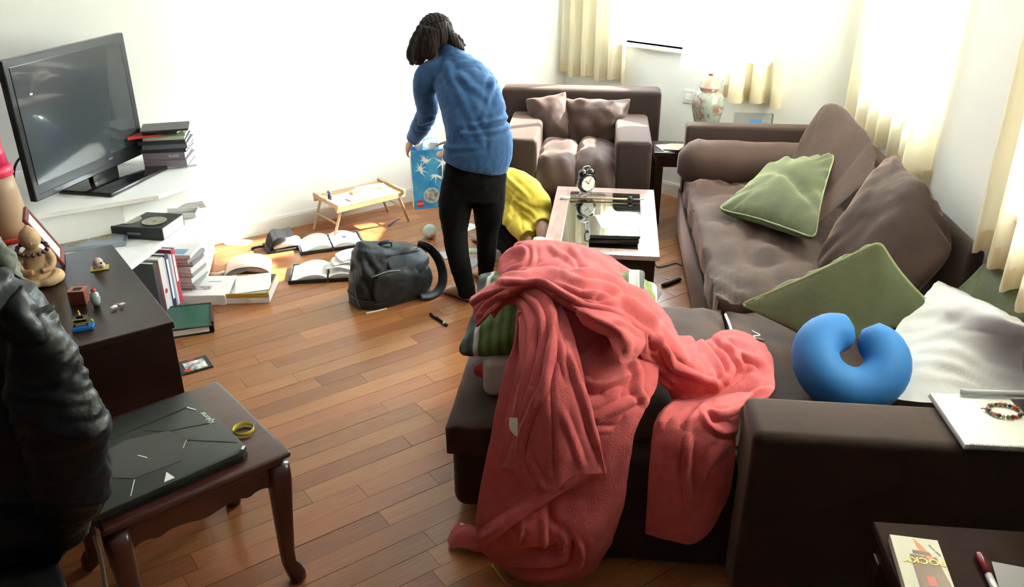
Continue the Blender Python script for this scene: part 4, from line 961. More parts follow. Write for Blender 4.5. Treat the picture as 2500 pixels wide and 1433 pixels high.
# carved seated figure with beads
fg = thing('carved_figure', 'small carved wooden figure sitting cross-legged with a string of dark beads round its neck', 'figurine', G(100, 688, ZT), R(28))
M_fig = mat('carved boxwood', (0.52, 0.35, 0.20), 0.5, vary=0.3, vscale=14, bump=0.3, bscale=40)
bm = bmesh.new()
ball((0, 0, 0.030), 0.045, bm, 16, (1.1, 0.95, 0.72)); loft([((0, 0, 0.03), 0.036, 0.030), ((0, 0.004, 0.07), 0.031, 0.024), ((0, 0.002, 0.10), 0.040, 0.024), ((0, 0, 0.118), 0.022, 0.016), ((0, -0.002, 0.13), 0.013, 0.013)], bm)
ball((0, -0.004, 0.156), 0.034, bm, 18, (0.95, 1.0, 1.10)); ball((0, 0.006, 0.188), 0.010, bm, 12); ball((0, -0.034, 0.148), 0.006, bm, 8)
for s in (-1, 1):
    tube([(s*0.036, 0.0, 0.108), (s*0.050, -0.004, 0.075), (s*0.040, -0.03, 0.055), (s*0.012, -0.042, 0.052)], [0.014, 0.012, 0.010, 0.009], bm, 10)
    tube([(s*0.028, 0.0, 0.024), (s*0.056, -0.022, 0.022), (s*0.030, -0.052, 0.016), (-s*0.018, -0.05, 0.014)], [0.022, 0.021, 0.016, 0.010], bm, 10); ball((s*0.028, -0.002, 0.148), 0.008, bm, 8, (0.5, 0.8, 1.4))
fb = remesh(bm, 0.0028, 2); obj('figure_body', fb, M_fig, fg, True)
for k in range(16):
    a = 2*math.pi*k/16; obj('bead', ball((0.044*math.cos(a), 0.034*math.sin(a)-0.004-0.004*(math.sin(a) < 0), 0.121+0.012*math.sin(a)), 0.0075, seg=8), mat('plum bead', (0.10, 0.045, 0.05), 0.25, coat=0.4), fg, True)
fg.scale = (1.12, 1.12, 1.12)
# small white skull on a wooden plate
sk = thing('skull_ornament', 'tiny white skull ornament on a thin gold plate on the chest top', 'ornament', G(244, 655, ZT), R(22))
obj('plate', box(-0.032, 0.032, -0.024, 0.024, 0, 0.003), mat('gold card', (0.55, 0.42, 0.12), 0.35), sk)
bm = ball((-0.002, 0, 0.026), 0.018, None, 14, (1, 1.1, 1)); ball((-0.012, 0, 0.012), 0.013, bm, 10, (1.1, 1, 0.7)); ball((0.010, 0, 0.012), 0.012, bm, 10)
obj('skull', remesh(bm, 0.0016, 2), mat('ivory', (0.62, 0.52, 0.48), 0.4), sk, True)
for s in (-1, 1): obj('eye_socket', ball((0.010, s*0.007-0.012, 0.028), 0.0042, seg=8), mat('rust', (0.12, 0.03, 0.02), 0.6), sk, True)
# red wooden block with a hole, snuff bottle, toy temple, crystal
rb_ = thing('wooden_cube', 'reddish-brown wooden pen block with a round hole, behind the toy temple', 'pen holder', G(196, 738, ZT), R(8))
bm = box(-0.027, 0.027, -0.024, 0.024, 0, 0.05); obj('block', bm, mat('rosewood', (0.20, 0.055, 0.035), 0.4), rb_, bevel=0.001)
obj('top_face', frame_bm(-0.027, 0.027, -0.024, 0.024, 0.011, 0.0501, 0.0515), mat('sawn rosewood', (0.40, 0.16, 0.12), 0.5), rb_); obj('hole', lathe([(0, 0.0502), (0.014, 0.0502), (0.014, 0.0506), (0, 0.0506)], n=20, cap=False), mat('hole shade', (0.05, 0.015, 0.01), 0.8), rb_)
sb = thing('snuff_bottle', 'small painted glass snuff bottle with a red stopper', 'bottle', G(236, 745, ZT), R(10))
obj('bottle_body', lathe([(0, 0), (0.010, 0), (0.016, 0.012), (0.017, 0.03), (0.013, 0.046), (0.007, 0.050), (0.007, 0.054)], n=20, cap=False), mat('painted glass', (0.45, 0.52, 0.52), 0.1, col2=(0.22, 0.32, 0.26), vscale=60, coat=0.8), sb, True)
obj('stopper', lathe([(0.008, 0.054), (0.009, 0.058), (0.005, 0.064), (0, 0.065)], n=16), M_red, sb, True)
tp_ = thing('toy_temple', 'toy brick temple in black and yellow on a blue brick base', 'toy', G(203, 800, ZT), R(20))
M_tb = mat('blue brick plastic', (0.02, 0.20, 0.60), 0.25); M_tk = mat('black brick plastic', (0.02, 0.02, 0.015), 0.3); M_ty = mat('gold brick plastic', (0.60, 0.42, 0.05), 0.3)
obj('base_plate', box(-0.030, 0.034, -0.024, 0.022, 0, 0.009), M_tb, tp_, bevel=0.0006)
for i in range(6):
    for j in range(2): obj('stud', lathe([(0.0036, 0.009), (0.0036, 0.0108), (0, 0.0108)], n=10, M=Matrix.Translation((-0.025+0.0105*i, -0.019+0.0085*j, 0)), cap=False), M_tb, tp_)
obj('wall_block', box(-0.026, 0.018, -0.004, 0.020, 0.009, 0.020), M_tk, tp_); obj('white_windows', box(-0.020, 0.012, -0.005, -0.004, 0.011, 0.016), M_white, tp_)
obj('lower_roof', prism([(-0.034, -0.010), (0.026, -0.010), (0.026, 0.026), (-0.034, 0.026)], 0.020, 0.023), M_tk, tp_); obj('gold_ridge', box(-0.034, 0.026, -0.0115, -0.010, 0.020, 0.023), M_ty, tp_)
obj('upper_block', box(-0.022, 0.014, -0.002, 0.018, 0.023, 0.032), M_tk, tp_); obj('upper_roof', prism([(-0.028, -0.006), (0.020, -0.006), (0.020, 0.022), (-0.028, 0.022)], 0.032, 0.035), M_tk, tp_); obj('gold_ridge', box(-0.028, 0.020, -0.0075, -0.006, 0.032, 0.035), M_ty, tp_)
obj('spire_block', box(-0.014, 0.006, 0.002, 0.014, 0.035, 0.042), M_tk, tp_); obj('spire', lathe([(0.004, 0.042), (0.005, 0.048), (0.0025, 0.052), (0.0025, 0.060), (0, 0.061)], n=10, M=Matrix.Translation((-0.004, 0.008, 0))), M_ty, tp_)
obj('green_tree', ball((0.028, 0.012, 0.016), 0.006, seg=8), mat('lime plastic', (0.25, 0.45, 0.03), 0.3), tp_)
cr2 = thing('crystal_ornament', 'small clear crystal heart-shaped trinket with gold trim on the chest top', 'ornament', G(287, 750, ZT+0.002), R(52))
M_cry = mat('crystal', (0.75, 0.70, 0.78), 0.08, metal=0.4, coat=1.0)
for x_, sx in ((-0.014, 1.0), (0.016, 0.85)):
    bm = bmesh.new(); bmesh.ops.create_icosphere(bm, subdivisions=1, radius=0.012*sx, matrix=Matrix.Translation((x_, 0, 0.006)) @ Matrix.Diagonal((1.35, 0.8, 0.5, 1))); obj('crystal', bm, M_cry, cr2)
obj('gold_wire', tube([(-0.028, -0.008, 0.003), (0, 0.008, 0.010), (0.03, -0.004, 0.004)], 0.0012, None, 6), M_ty, cr2, True)
# ================================================================ things on the floor
M_white_card = mat('white card', (0.78, 0.79, 0.80), 0.5)
p = G(597, 741, 0); wbx = thing('card_box', 'flat white box with yellow lining full of papers standing open on the floor', 'box', (p.x, p.y+0.13, 0.0), R(4))
BW, BD, BH = 0.25, 0.26, 0.055; M_mus = mat('mustard card', (0.50, 0.33, 0.06), 0.5)
obj('box_floor', box(-BW/2, BW/2, -BD/2, BD/2, 0.001, 0.004), M_white_card, wbx)
for (x0, x1, y0, y1) in ((-BW/2, BW/2, -BD/2, -BD/2+0.008), (-BW/2, BW/2, BD/2-0.008, BD/2), (-BW/2, -BW/2+0.008, -BD/2, BD/2), (BW/2-0.008, BW/2, -BD/2, BD/2)):
    obj('box_wall', box(x0, x1, y0, y1, 0.004, BH), M_white_card, wbx); obj('lining', box(x0+0.001, x1-0.001, y0+0.001, y1-0.001, BH, BH+0.0035), M_mus, wbx)
obj('front_band', box(-BW/2, BW/2, -BD/2-0.001, -BD/2, 0.034, BH+0.003), M_mus, wbx); obj('pull_knob', lathe([(0.0, 0), (0.012, 0), (0.012, 0.008), (0, 0.008)], n=16, M=Matrix.Translation((0.02, -BD/2, 0.014)) @ Matrix.Rotation(R(90), 4, 'X'), cap=False), mat('ivory knob', (0.70, 0.62, 0.40), 0.4), wbx)
for k in range(4): tag(obj('paper_sheet', cbox(0, 0, 0, 0.19, 0.20, 0.002), M_paper if k != 1 else mat('grey print', (0.5, 0.5, 0.52), 0.6, col2=(0.7, 0.7, 0.7), vscale=20), loc=(p.x-0.01+0.008*k, p.y+0.13+0.006*k, 0.03+0.0085*k), rot=(R(4), R(-2), 0.08*k)), '%s sheet in the pile of papers inside the open white box' % ('bottom', 'second lowest', 'second highest', 'top')[k], 'paper', 'papers in the white box')
p = G(478, 748, 0); wb2 = thing('flat_box', 'closed white cardboard box with a small dark picture lying beside the open box', 'box', (p.x, p.y+0.14, 0), R(2))
obj('box_body', box(-0.155, 0.155, -0.13, 0.13, 0.0, 0.060), M_white_card, wb2, bevel=0.004); obj('lid_picture', box(-0.03, 0.06, -0.06, -0.01, 0.060, 0.0608), mat('plum print', (0.25, 0.10, 0.12), 0.5, col2=(0.7, 0.68, 0.68), vscale=30), wb2); obj('lid_print', box(0.02, 0.09, 0.045, 0.052, 0.060, 0.0608), K2, wb2)
p = G(447, 770, 0); tag(obj('paper_sheet', prism([(-0.09, -0.04), (0.045, -0.04), (0.05, 0.0), (0.045, 0.05), (-0.09, 0.06)], 0.0, 0.006), M_paper, loc=(p.x, p.y, 0.001), rot=(0, 0, 0.1)), 'small white card on the floor between the flat white box and green binder', 'paper')
# open cream book face down
ob = thing('book', 'cream paperback lying open face down on the floor', 'book', G(607, 655, 0), R(12))
Mcr = mat('worn cream cover', (0.80, 0.68, 0.55), 0.6, vary=0.06, vscale=18)
bm = bmesh.new(); n = 16; rows = []
for i in range(n+1):
    f = i/n; x = -0.13+0.26*f; z = 0.002+0.050*(1-abs(2*f-1)**2.6)**0.8
    rows.append([bm.verts.new((x, -0.10, z)), bm.verts.new((x, 0.10, z))])
for i in range(n): bm.faces.new((rows[i][0], rows[i+1][0], rows[i+1][1], rows[i][1]))
oc = obj('cover', bm, Mcr, ob, True); oc.modifiers.new('thick', 'SOLIDIFY').thickness = 0.002
for s in (-1, 1):
    bm = bmesh.new()
    for k in range(6):
        rr_ = [bm.verts.new(v) for v in ((s*0.006*0, -0.096, 0.044-0.004*k), (s*(0.118-0.008*k), -0.096, 0.006), (s*(0.118-0.008*k), 0.096, 0.006), (0, 0.096, 0.044-0.004*k))]; bm.faces.new(rr_)
    bmesh.ops.solidify(bm, geom=bm.faces[:], thickness=0.0015); o = obj('page_block', bm, M_paper, ob)
bkp = bmesh.new(); tube([(-0.13, -0.05, 0.01), (-0.17, -0.065, 0.006), (-0.215, -0.05, 0.004)], 0.003, bkp, 6, rb=0.012); obj('loose_page', bkp, Mcr, ob, True)
# paper blob by the wall
bm = prism([(0.09*math.cos(a)*(1+0.1*math.sin(3*a)), 0.062*math.sin(a)*(1+0.12*math.cos(2*a))) for a in [2*math.pi*k/14 for k in range(14)]], 0, 0.0015)
tag(obj('paper_scrap', bm, M_paper, loc=G(580, 592, 0.001)), 'round-cornered white paper on the floor next to the rounded shelf', 'paper')
# zipped binders
def binder(label, c, rz, w_, d_, spread=True, cover=M_blackc, group='black zipped binders', pages=M_paper, flap=True):
    b = thing('binder', label, 'binder', c, rz, group)
    h = 0.026
    if spread:
        for s in (-1, 1):
            obj('cover', box(*((-w_/2, -0.004) if s < 0 else (0.004, w_/2)), -d_/2, d_/2, 0.0, 0.010), cover, b, True, 0.004, 2)
            rim = frame_bm(*((-w_/2, -0.004) if s < 0 else (0.004, w_/2)), -d_/2, d_/2, 0.009, 0.010, 0.022); obj('zip_edge', rim, M_blackc, b)
        for s in (-1, 1):
            bm = bmesh.new(); n = 10; rows = []
            for i in range(n+1):
                f = i/n; x = s*(0.006+(w_/2-0.022)*f); z = 0.016+0.034*math.sin(math.pi*min(1, f*1.1+0.05))**0.7*(1-0.35*f)
                rows.append([bm.verts.new((x, -d_/2+0.014, z)), bm.verts.new((x, d_/2-0.014, z))])
            for i in range(n): bm.faces.new((rows[i][0], rows[i+1][0], rows[i+1][1], rows[i][1]))
            ext = bmesh.ops.extrude_face_region(bm, geom=bm.faces[:]); vs = [g for g in ext['geom'] if isinstance(g, bmesh.types.BMVert)]
            for v in vs: v.co.z = 0.011
            obj('page_block', bm, pages, b, False)
        for k in range(3): obj('ring', tube([(-0.012, -0.06+0.06*k, 0.02), (-0.008, -0.06+0.06*k, 0.048), (0.008, -0.06+0.06*k, 0.048), (0.012, -0.06+0.06*k, 0.02)], 0.0015, None, 6), M_chrome, b, True)
    return b
p = G(806, 598, 0); b1 = binder('black zipped binder spread open on the floor in front of the bamboo tray', (p.x, p.y+0.01, 0), R(20), 0.40, 0.25)
for k, (x, y) in enumerate(((0.05, 0.055), (0.085, -0.02))):
    t3 = obj('dark_triangle', prism([(x-0.018, y+0.015), (x+0.02, y+0.015), (x+0.001, y-0.018)], 0.0505-0.002*k, 0.0515-0.002*k), K7, b1); t3.rotation_euler = (0, R(1.5), 0)
p = G(795, 668, 0); b2 = binder('black zipped binder spread open behind the black bag', (p.x+0.02, p.y, 0), R(8), 0.44, 0.25)
bm = bmesh.new(); rr_ = rnd
for k in range(3):
    tag(obj('paper_sheet', grid([[(-.08, -.06, 0.0), (0, -.06, 0.018), (.09, -.07, 0.004)], [(-.09, .0, 0.004), (0, 0, 0.022), (.09, 0, 0.008)], [(-.07, .06, 0.002), (0, .07, 0.012), (.1, .06, 0.018)]], 5, 0.001), M_paper, loc=(p.x+0.10+0.02*k, p.y+0.035*k-0.01, 0.052+0.016*k), rot=(0.05*k, 0.06, 0.3*k), smooth=True), ('lowest', 'middle', 'uppermost')[k]+' of the crumpled sheets on the binder behind the black bag', 'paper', 'sheets on the binder')
tri = obj('dark_triangle', prism([(0.0, 0.0), (0.05, 0.0), (0.028, 0.045)], 0.0525, 0.0535), M_black, b2); tri.location = (0.03, -0.03, 0)
p = G(696, 602, 0); cs = thing('zip_case', 'small charcoal zipped case half open between the cream book and the spread binder', 'case', (p.x, p.y, 0), R(25))
obj('case_base', box(-0.125, 0.115, -0.085, 0.085, 0, 0.014), M_blackc, cs, True, 0.006, 2)
bm = bmesh.new(); rows = []
for i in range(13):
    f = i/12; a = R(-20+170*f*0.62); rows.append([bm.verts.new((-0.095-0.01+0.16*f-0.02*math.sin(3*f), y_, 0.016+0.085*math.sin(min(1.0, f*1.5)*math.pi/2)+0.012*math.sin(f*6))) for y_ in (-0.085, 0.085)])
for i in range(12): bm.faces.new((rows[i][0], rows[i+1][0], rows[i+1][1], rows[i][1]))
bmesh.ops.solidify(bm, geom=bm.faces[:], thickness=0.014); obj('case_flap', bm, mat('charcoal cloth', (0.045, 0.045, 0.05), 0.7), cs, True)
obj('page_block', loft([((-0.08, 0, 0.025), 0.070, 0.010), ((0.02, 0, 0.045), 0.074, 0.026), ((0.10, 0, 0.024), 0.07, 0.010)], n=16, sup=5), M_paper, cs, True)
obj('strap', tube([(-0.12, 0.03, 0.012), (-0.17, 0.02, 0.018), (-0.20, 0.035, 0.004)], 0.003, None, 6, rb=0.009), M_blackc, cs, True)
# green binder by the chest
p = G(462, 822, 0); g1 = thing('ring_binder', 'dark green ring binder lying on the floor beside the chest', 'binder', (p.x-0.06, p.y+0.10, 0), R(20))
M_gb = mat('dark green vinyl', (0.010, 0.085, 0.055), 0.35); obj('lower_cover', box(-0.16, 0.14, -0.11, 0.13, 0, 0.004), M_black, g1)
ub = obj('upper_cover', box(-0.16, 0.14, -0.11, 0.13, 0, 0.005), M_gb, g1, bevel=0.002); ub.location = (0, 0, 0.052); ub.rotation_euler = (R(5), R(3), 0)
obj('cover_edge', frame_bm(-0.16, 0.14, -0.11, 0.13, 0.009, 0.056, 0.0585), M_black, g1).rotation_euler = (R(5), R(3), 0)
obj('page_block', box(-0.14, 0.12, -0.10, 0.12, 0.006, 0.034), M_paper, g1); obj('spine', box(0.135, 0.145, -0.10, 0.13, 0.0, 0.060), M_black, g1, bevel=0.003)
p = G(478, 893, 0); cd = thing('disc_sleeve', 'black disc sleeve with red and white print on the floor by the chest', 'disc sleeve', (p.x, p.y, 0), R(34))
obj('sleeve', box(-0.075, 0.065, -0.06, 0.065, 0.0, 0.008), mat('sleeve card', (0.025, 0.03, 0.03), 0.35), cd, bevel=0.001)
M_spl = mat('splashed print', (0.02, 0.02, 0.02), 0.35, vscale=38, col2=(0.9, 0.9, 0.9)); obj('printed_art', box(-0.05, 0.045, -0.05, 0.04, 0.008, 0.0086), M_spl, cd); obj('red_print', prism([(-0.06, -0.045), (-0.03, -0.05), (-0.035, -0.02), (-0.062, -0.025)], 0.008, 0.009), M_red, cd); obj('red_print', box(-0.02, 0.01, 0.045, 0.06, 0.008, 0.009), M_red, cd)
# pens, globe, scraps
P, Q = G(1050, 766, 0.008), G(1092, 794, 0.008); pn = thing('marker_pen', 'short black marker pen lying on the floor right of the black bag', 'pen')
obj('barrel', tube([P.lerp(Q, .38), Q.lerp(P, .04), Q], [0.0075, 0.0075, 0.006], None, 12, smooth=False), M_blackg, pn, True); obj('cap', tube([P, P.lerp(Q, .04), P.lerp(Q, .4)], [0.006, 0.0082, 0.0082], None, 12, smooth=False), M_blackg, pn, True)
obj('clip', tube([P.lerp(Q, .05)+Vector((0, 0, .009)), P.lerp(Q, .36)+Vector((0, 0, .009))], 0.0014, None, 6), M_chrome, pn, True); obj('print_band', tube([P.lerp(Q, .8), P.lerp(Q, .86)], 0.0077, None, 12), M_paper, pn, True)
P, Q = G(948, 552, 0.004), G(966, 538, 0.004); pn = thing('ballpoint_pen', 'thin violet ballpoint pen on the floor in front of the bamboo tray', 'pen')
obj('barrel', tube([P, Q], 0.004, None, 8), mat('violet plastic', (0.10, 0.02, 0.25), 0.3), pn, True); obj('tip', tube([Q, Q.lerp(P, -.25)], [0.003, 0.001], None, 8), M_chrome, pn, True)
P = G(972, 533, 0.006); tag(obj('glint_block', cbox(0, 0, 0.005, 0.03, 0.016, 0.011), M_chrome, loc=P-Vector((0, 0, .006)), rot=(0, 0, .5), bevel=0.002), 'tiny chrome block added for a glint under the right end of the tray', 'glint')  # chrome block added to give a glint on the floor
gl = thing('toy_globe', 'small white and blue toy globe ball on the sunlit floor', 'ball', G(1050, 581, 0.045))
gl.location = G(1050, 581, 0)+Vector((0, 0, 0.0455))
Mg = mat('globe print', (0.16, 0.42, 0.50), 0.3, vscale=2.2, col2=(0.72, 0.73, 0.70)); obj('sphere', ball((0, 0, 0), 0.0455, seg=32), Mg, gl, True)
obj('orange_land', ball((0.014, -0.020, -0.006), 0.0272, seg=16, sc=(.7, 1, .8)), mat('orange land print', (0.65, 0.25, 0.12), 0.4), gl, True)
for k, (px, py, w_, d_, rz, m_, lb_) in enumerate(((1088, 622, 0.05, 0.11, 0.4, mat('pale printed card', (0.62, 0.62, 0.66), 0.5, col2=(0.40, 0.35, 0.45), vscale=30), 'small printed card on the floor left of the standing person'),
        (1148, 612, 0.12, 0.08, 0.1, mat('leafy print', (0.55, 0.62, 0.50), 0.5, col2=(0.12, 0.25, 0.10), vscale=24), 'green and white leaflet on the floor between the standing person\'s legs'),
        (1150, 640, 0.10, 0.13, -0.5, M_lgrey, 'grey sheet on the floor behind the standing person\'s shins'),
        (1142, 556, 0.09, 0.15, -0.7, M_paper, 'white paper on the floor seen between the standing person\'s knees'))):
    tag(obj('paper_sheet', cbox(0, 0, 0, w_, d_, 0.0015), m_, loc=G(px, py, 0.0015), rot=(0, 0, rz)), lb_, 'paper')
# cables on the floor by the sofa
cb = bmesh.new(); tube([G(1600, 645, 0.005), G(1606, 652, 0.005), G(1625, 649, 0.005), G(1650, 642, 0.005), G(1664, 648, 0.005)], 0.0035, cb, 6)
tag(obj('floor_cable', cb, M_black, smooth=True), 'thin dark cable looping over the floor between the glass table and the sofa', 'cable')
P, Q = G(1618, 697, 0.012), G(1660, 681, 0.012); tag(obj('remote_control', tube([P, Q], 0.014, None, 8, rb=0.009), M_blackg, smooth=False), 'slim black remote control on the floor beside the corner sofa', 'remote control')
cb = bmesh.new(); tube([G(1612, 672, 0.004), G(1630, 680, 0.004), G(1650, 690, 0.004)], 0.002, cb, 6); tag(obj('white_wire', cb, M_white, smooth=True), 'thin white wire on the floor above the black remote control', 'cable')
# blue toy carton held by the standing person
bgc = thing('toy_bag', 'tall blue toy carrier bag with a red square logo leaning by the left wall', 'bag')
a_, b_ = G(1022, 512, 0.0), G(1085, 500, 0.0); wd = 0.30
bgc.matrix_world = face_frame(Vector((a_.x, a_.y, 0)), Vector((0.97, 0.22, 0)), Vector((-0.14, 0.05, 1)))   # x right, y up, z towards viewer
M_lb = mat('blue carrier print', (0.015, 0.20, 0.52), 0.3, col2=(0.10, 0.42, 0.68), vscale=9, coat=0.4)
HT = 0.44; TD_ = 0.10
obj('front_panel', box(0, wd, 0, HT, 0.0, 0.003), M_lb, bgc); obj('back_panel', box(0, wd, 0, HT, -TD_, -TD_+0.003), M_lb, bgc); obj('side_panel', box(0, 0.003, 0, HT, -TD_, 0.0), mat('mid blue side', (0.02, 0.14, 0.40), 0.35), bgc); obj('side_panel', box(wd-0.003, wd, 0, HT, -TD_, 0), M_lb, bgc); obj('bag_floor', box(0, wd, 0, 0.003, -TD_, 0), M_lb, bgc)
obj('yellow_corner', box(-0.001, 0.0, 0.0, 0.09, -TD_, 0.0), mat('amber print', (0.55, 0.42, 0.10), 0.4), bgc)
obj('red_logo_square', box(0.022, 0.068, 0.02, 0.066, 0.003, 0.0042), mat('logo red', (0.70, 0.03, 0.02), 0.3), bgc); text('LEGO', 0.019, M_paper, 'lettering', bgc, (0.045, 0.043, 0.0044))
bm = bmesh.new(); lathe([(0.052, 0), (0.058, 0), (0.058, 0.0012), (0.052, 0.0012)], bm, 36, Matrix.Translation((0.13, 0.10, 0.003)), cap=False); obj('round_emblem_ring', bm, mat('pale ring print', (0.45, 0.58, 0.68), 0.4), bgc)
obj('round_emblem', lathe([(0, 0), (0.052, 0), (0.052, 0.0008), (0, 0.0008)], n=32, M=Matrix.Translation((0.13, 0.10, 0.003)), cap=False), mat('emblem picture', (0.12, 0.14, 0.16), 0.4, col2=(0.65, 0.62, 0.50), vscale=34), bgc)
st_ = bmesh.new(); r3 = random.Random(4)
for cx_, cy_ in ((0.06, 0.30), (0.17, 0.25), (0.10, 0.36), (0.22, 0.34)):
    for k in range(11):
        a = r3.uniform(0, 6.28); l_ = r3.uniform(0.03, 0.075); w_ = 0.006
        d = Vector((math.cos(a), math.sin(a))); nn = Vector((-d.y, d.x))*w_; c = Vector((cx_, cy_))
        P3 = [c-nn, c+d*l_, c+nn]; P3 = [Vector((min(max(q.x, 0.002), wd-0.002), min(max(q.y, 0.01), HT-0.002))) for q in P3]
        try: prism(P3, 0.003, 0.0038+0.0001*k, st_)
        except Exception: pass
obj('white_bursts', st_, M_paper, bgc); bm = bmesh.new()
for k in range(9): box(0.185+0.0*k, 0.25, 0.21+0.012*k, 0.214+0.012*k, 0.003, 0.0042, bm)
obj('dark_stripes', bm, mat('dark print', (0.04, 0.04, 0.05), 0.4), bgc)
stf = bmesh.new(); ball((0.15, HT+0.005, -0.05), 0.085, stf, 20, (1.35, 0.6, 0.5)); displace(stf, lambda c: 0.02*noise.noise(c*22))
tag(obj('plastic_wrap', stf, mat('crinkled plastic', (0.70, 0.72, 0.72), 0.25), smooth=True, loc=bgc.matrix_world.translation), 'crumpled white wrap poking out of the blue toy carrier bag', 'wrapping').matrix_world = bgc.matrix_world
hb2 = bmesh.new(); tube([(0.08, HT, 0.0), (0.10, HT+0.07, -0.01), (0.18, HT+0.07, -0.01), (0.20, HT, 0.0)], 0.003, hb2, 6, rb=0.010); obj('carry_handle', hb2, mat('cyan handle', (0.03, 0.32, 0.55), 0.35), bgc, True)
# ================================================================ black rucksack in the middle of the floor
A_, B_ = G(878, 762, 0), G(1062, 712, 0); bd = (B_-A_); bw = bd.length; bd.normalize(); bn = Vector((-bd.y, bd.x, 0))
bag = thing('rucksack', 'black nylon rucksack slouching on the floor in front of the standing person', 'bag', (A_+B_)/2+bn*0.100, math.atan2(bd.y, bd.x)); bag.scale = (0.93, 0.93, 0.90)
M_bag = mat('black rucksack nylon', (0.014, 0.016, 0.021), 0.5, vary=0.25, vscale=9, bump=0.25, bscale=140, spec=0.45, sheen=0.1)
M_bagg = mat('slate rucksack panel', (0.030, 0.036, 0.046), 0.5, vary=0.2, vscale=9, bump=0.25, bscale=140, spec=0.45)
hw = bw/2
rings = [((0, 0, 0.0), hw*0.97, 0.125), ((0, 0, 0.02), hw*1.02, 0.140), ((0, 0.0, 0.08), hw*1.02, 0.142), ((0.0, 0.005, 0.16), hw*1.0, 0.138), ((0.0, 0.012, 0.23), hw*0.96, 0.125), ((0.0, 0.02, 0.28), hw*0.88, 0.105), ((0.005, 0.028, 0.315), hw*0.76, 0.078), ((0.01, 0.032, 0.335), hw*0.60, 0.045)]
P = [Vector(r[0]) for r in rings]; fine_ = []
for i in range(len(rings)-1):
    for k in range(6):
        t = k/6; fine_.append((P[i].lerp(P[i+1], t), rings[i][1]*(1-t)+rings[i+1][1]*t, rings[i][2]*(1-t)+rings[i+1][2]*t))
fine_.append((P[-1], rings[-1][1], rings[-1][2]))
bm = loft(fine_, n=80, up=Vector((0, 1, 0)), sup=3.2)
folds = [((-.24, .27), (-.12, .02), .018, .012), ((-.17, .30), (-.05, .05), .016, .010), ((-.02, .29), (.17, .24), .020, .014), ((.05, .20), (.02, .03), .018, .006), ((.12, .10), (-.08, .06), .014, .008), ((-.26, .12), (-.20, .28), .014, .010), ((.17, .03), (.22, .24), .012, .010)]
def bagf(c):
    h = 0.008*noise.noise(c*9)+0.004*noise.noise(c*22)
    for (a, b, wd_, am) in folds:
        p, q = Vector((a[0], 0, a[1])), Vector((b[0], 0, b[1])); d = q-p; cc = Vector((c.x, 0, c.z)); t = max(0, min(1, (cc-p).dot(d)/d.length_squared)); r_ = (cc-(p+d*t)).length
        h += am*(math.exp(-(r_/wd_)**2)-0.5*math.exp(-((r_-1.9*wd_)/wd_)**2))*(1 if c.y < 0.05 else 0.3)
    return h*min(1, c.z*20+0.1)
displace(bm, bagf)
for v in bm.verts:   # the top sags between the two shoulders
    s_ = max(0, (v.co.z-0.24)/0.09); v.co.z -= 0.030*s_*math.exp(-((v.co.x-0.02)/0.07)**2); v.co.z += 0.012*s_*math.exp(-((v.co.x+0.17)/0.05)**2)
obj('body', bm, M_bag, bag, True)
bm = loft([((0, 0, 0.0), hw*1.0, 0.130), ((0, 0, 0.004), hw*1.045, 0.150), ((0, 0, 0.055), hw*1.045, 0.152), ((0, 0, 0.062), hw*1.0, 0.13)], n=64, up=Vector((0, 1, 0)), sup=3.2); displace(bm, lambda c: 0.003*noise.noise(c*18)); 
for v in bm.verts: v.co.z = max(v.co.z, 0.001)
obj('base_panel', bm, M_blackc, bag, True)
obj('base_piping', tube([(hw*1.05*math.copysign(abs(math.cos(a))**(2/3.2), math.cos(a)), 0.153*math.copysign(abs(math.sin(a))**(2/3.2), math.sin(a)), 0.058) for a in [2*math.pi*k/28 for k in range(28)]], 0.0035, None, 6, 2, closed=True), M_bagg, bag, True)
# front pocket, its lid and the zip
g_ = [[(-.16, -.145, .05), (-.03, -.162, .05), (.12, -.160, .05), (.20, -.140, .06)], [(-.17, -.150, .12), (-.03, -.180, .12), (.12, -.178, .12), (.205, -.145, .12)], [(-.15, -.145, .19), (-.02, -.172, .19), (.12, -.166, .19), (.195, -.135, .185)], [(-.12, -.128, .235), (0, -.145, .232), (.11, -.138, .228), (.175, -.118, .222)]]
obj('front_pocket', grid([[Vector(p) for p in r] for r in g_], 9, 0.012, lambda i, j, c: 0.010*noise.noise(c*12)+0.006*(1-2*abs(noise.noise(c*16)))), M_bag, bag, True)
g_ = [[(-.04, -.150, .200), (.05, -.170, .178), (.14, -.165, .190), (.20, -.135, .215)], [(-.05, -.125, .245), (.05, -.150, .235), (.14, -.142, .240), (.21, -.110, .250)], [(-.05, -.07, .290), (.05, -.085, .285), (.14, -.080, .285), (.20, -.06, .280)], [(-.02, -.02, .315), (.06, -.02, .312), (.13, -.02, .305), (.18, -.02, .295)]]
obj('pocket_flap', grid([[Vector(p) for p in r] for r in g_], 9, 0.010, lambda i, j, c: 0.006*noise.noise(c*14)), M_bagg, bag, True)
obj('zip', tube([(-.17, -.140, .215), (-.08, -.150, .232), (0, -.160, .225)], 0.003, None, 6), M_grey, bag, True)
obj('grab_handle', tube([(-.05, .01, .315), (-.04, -.01, .352), (.02, -.01, .350), (.035, .01, .312)], 0.005, None, 8, rb=.013), M_bag, bag, True)
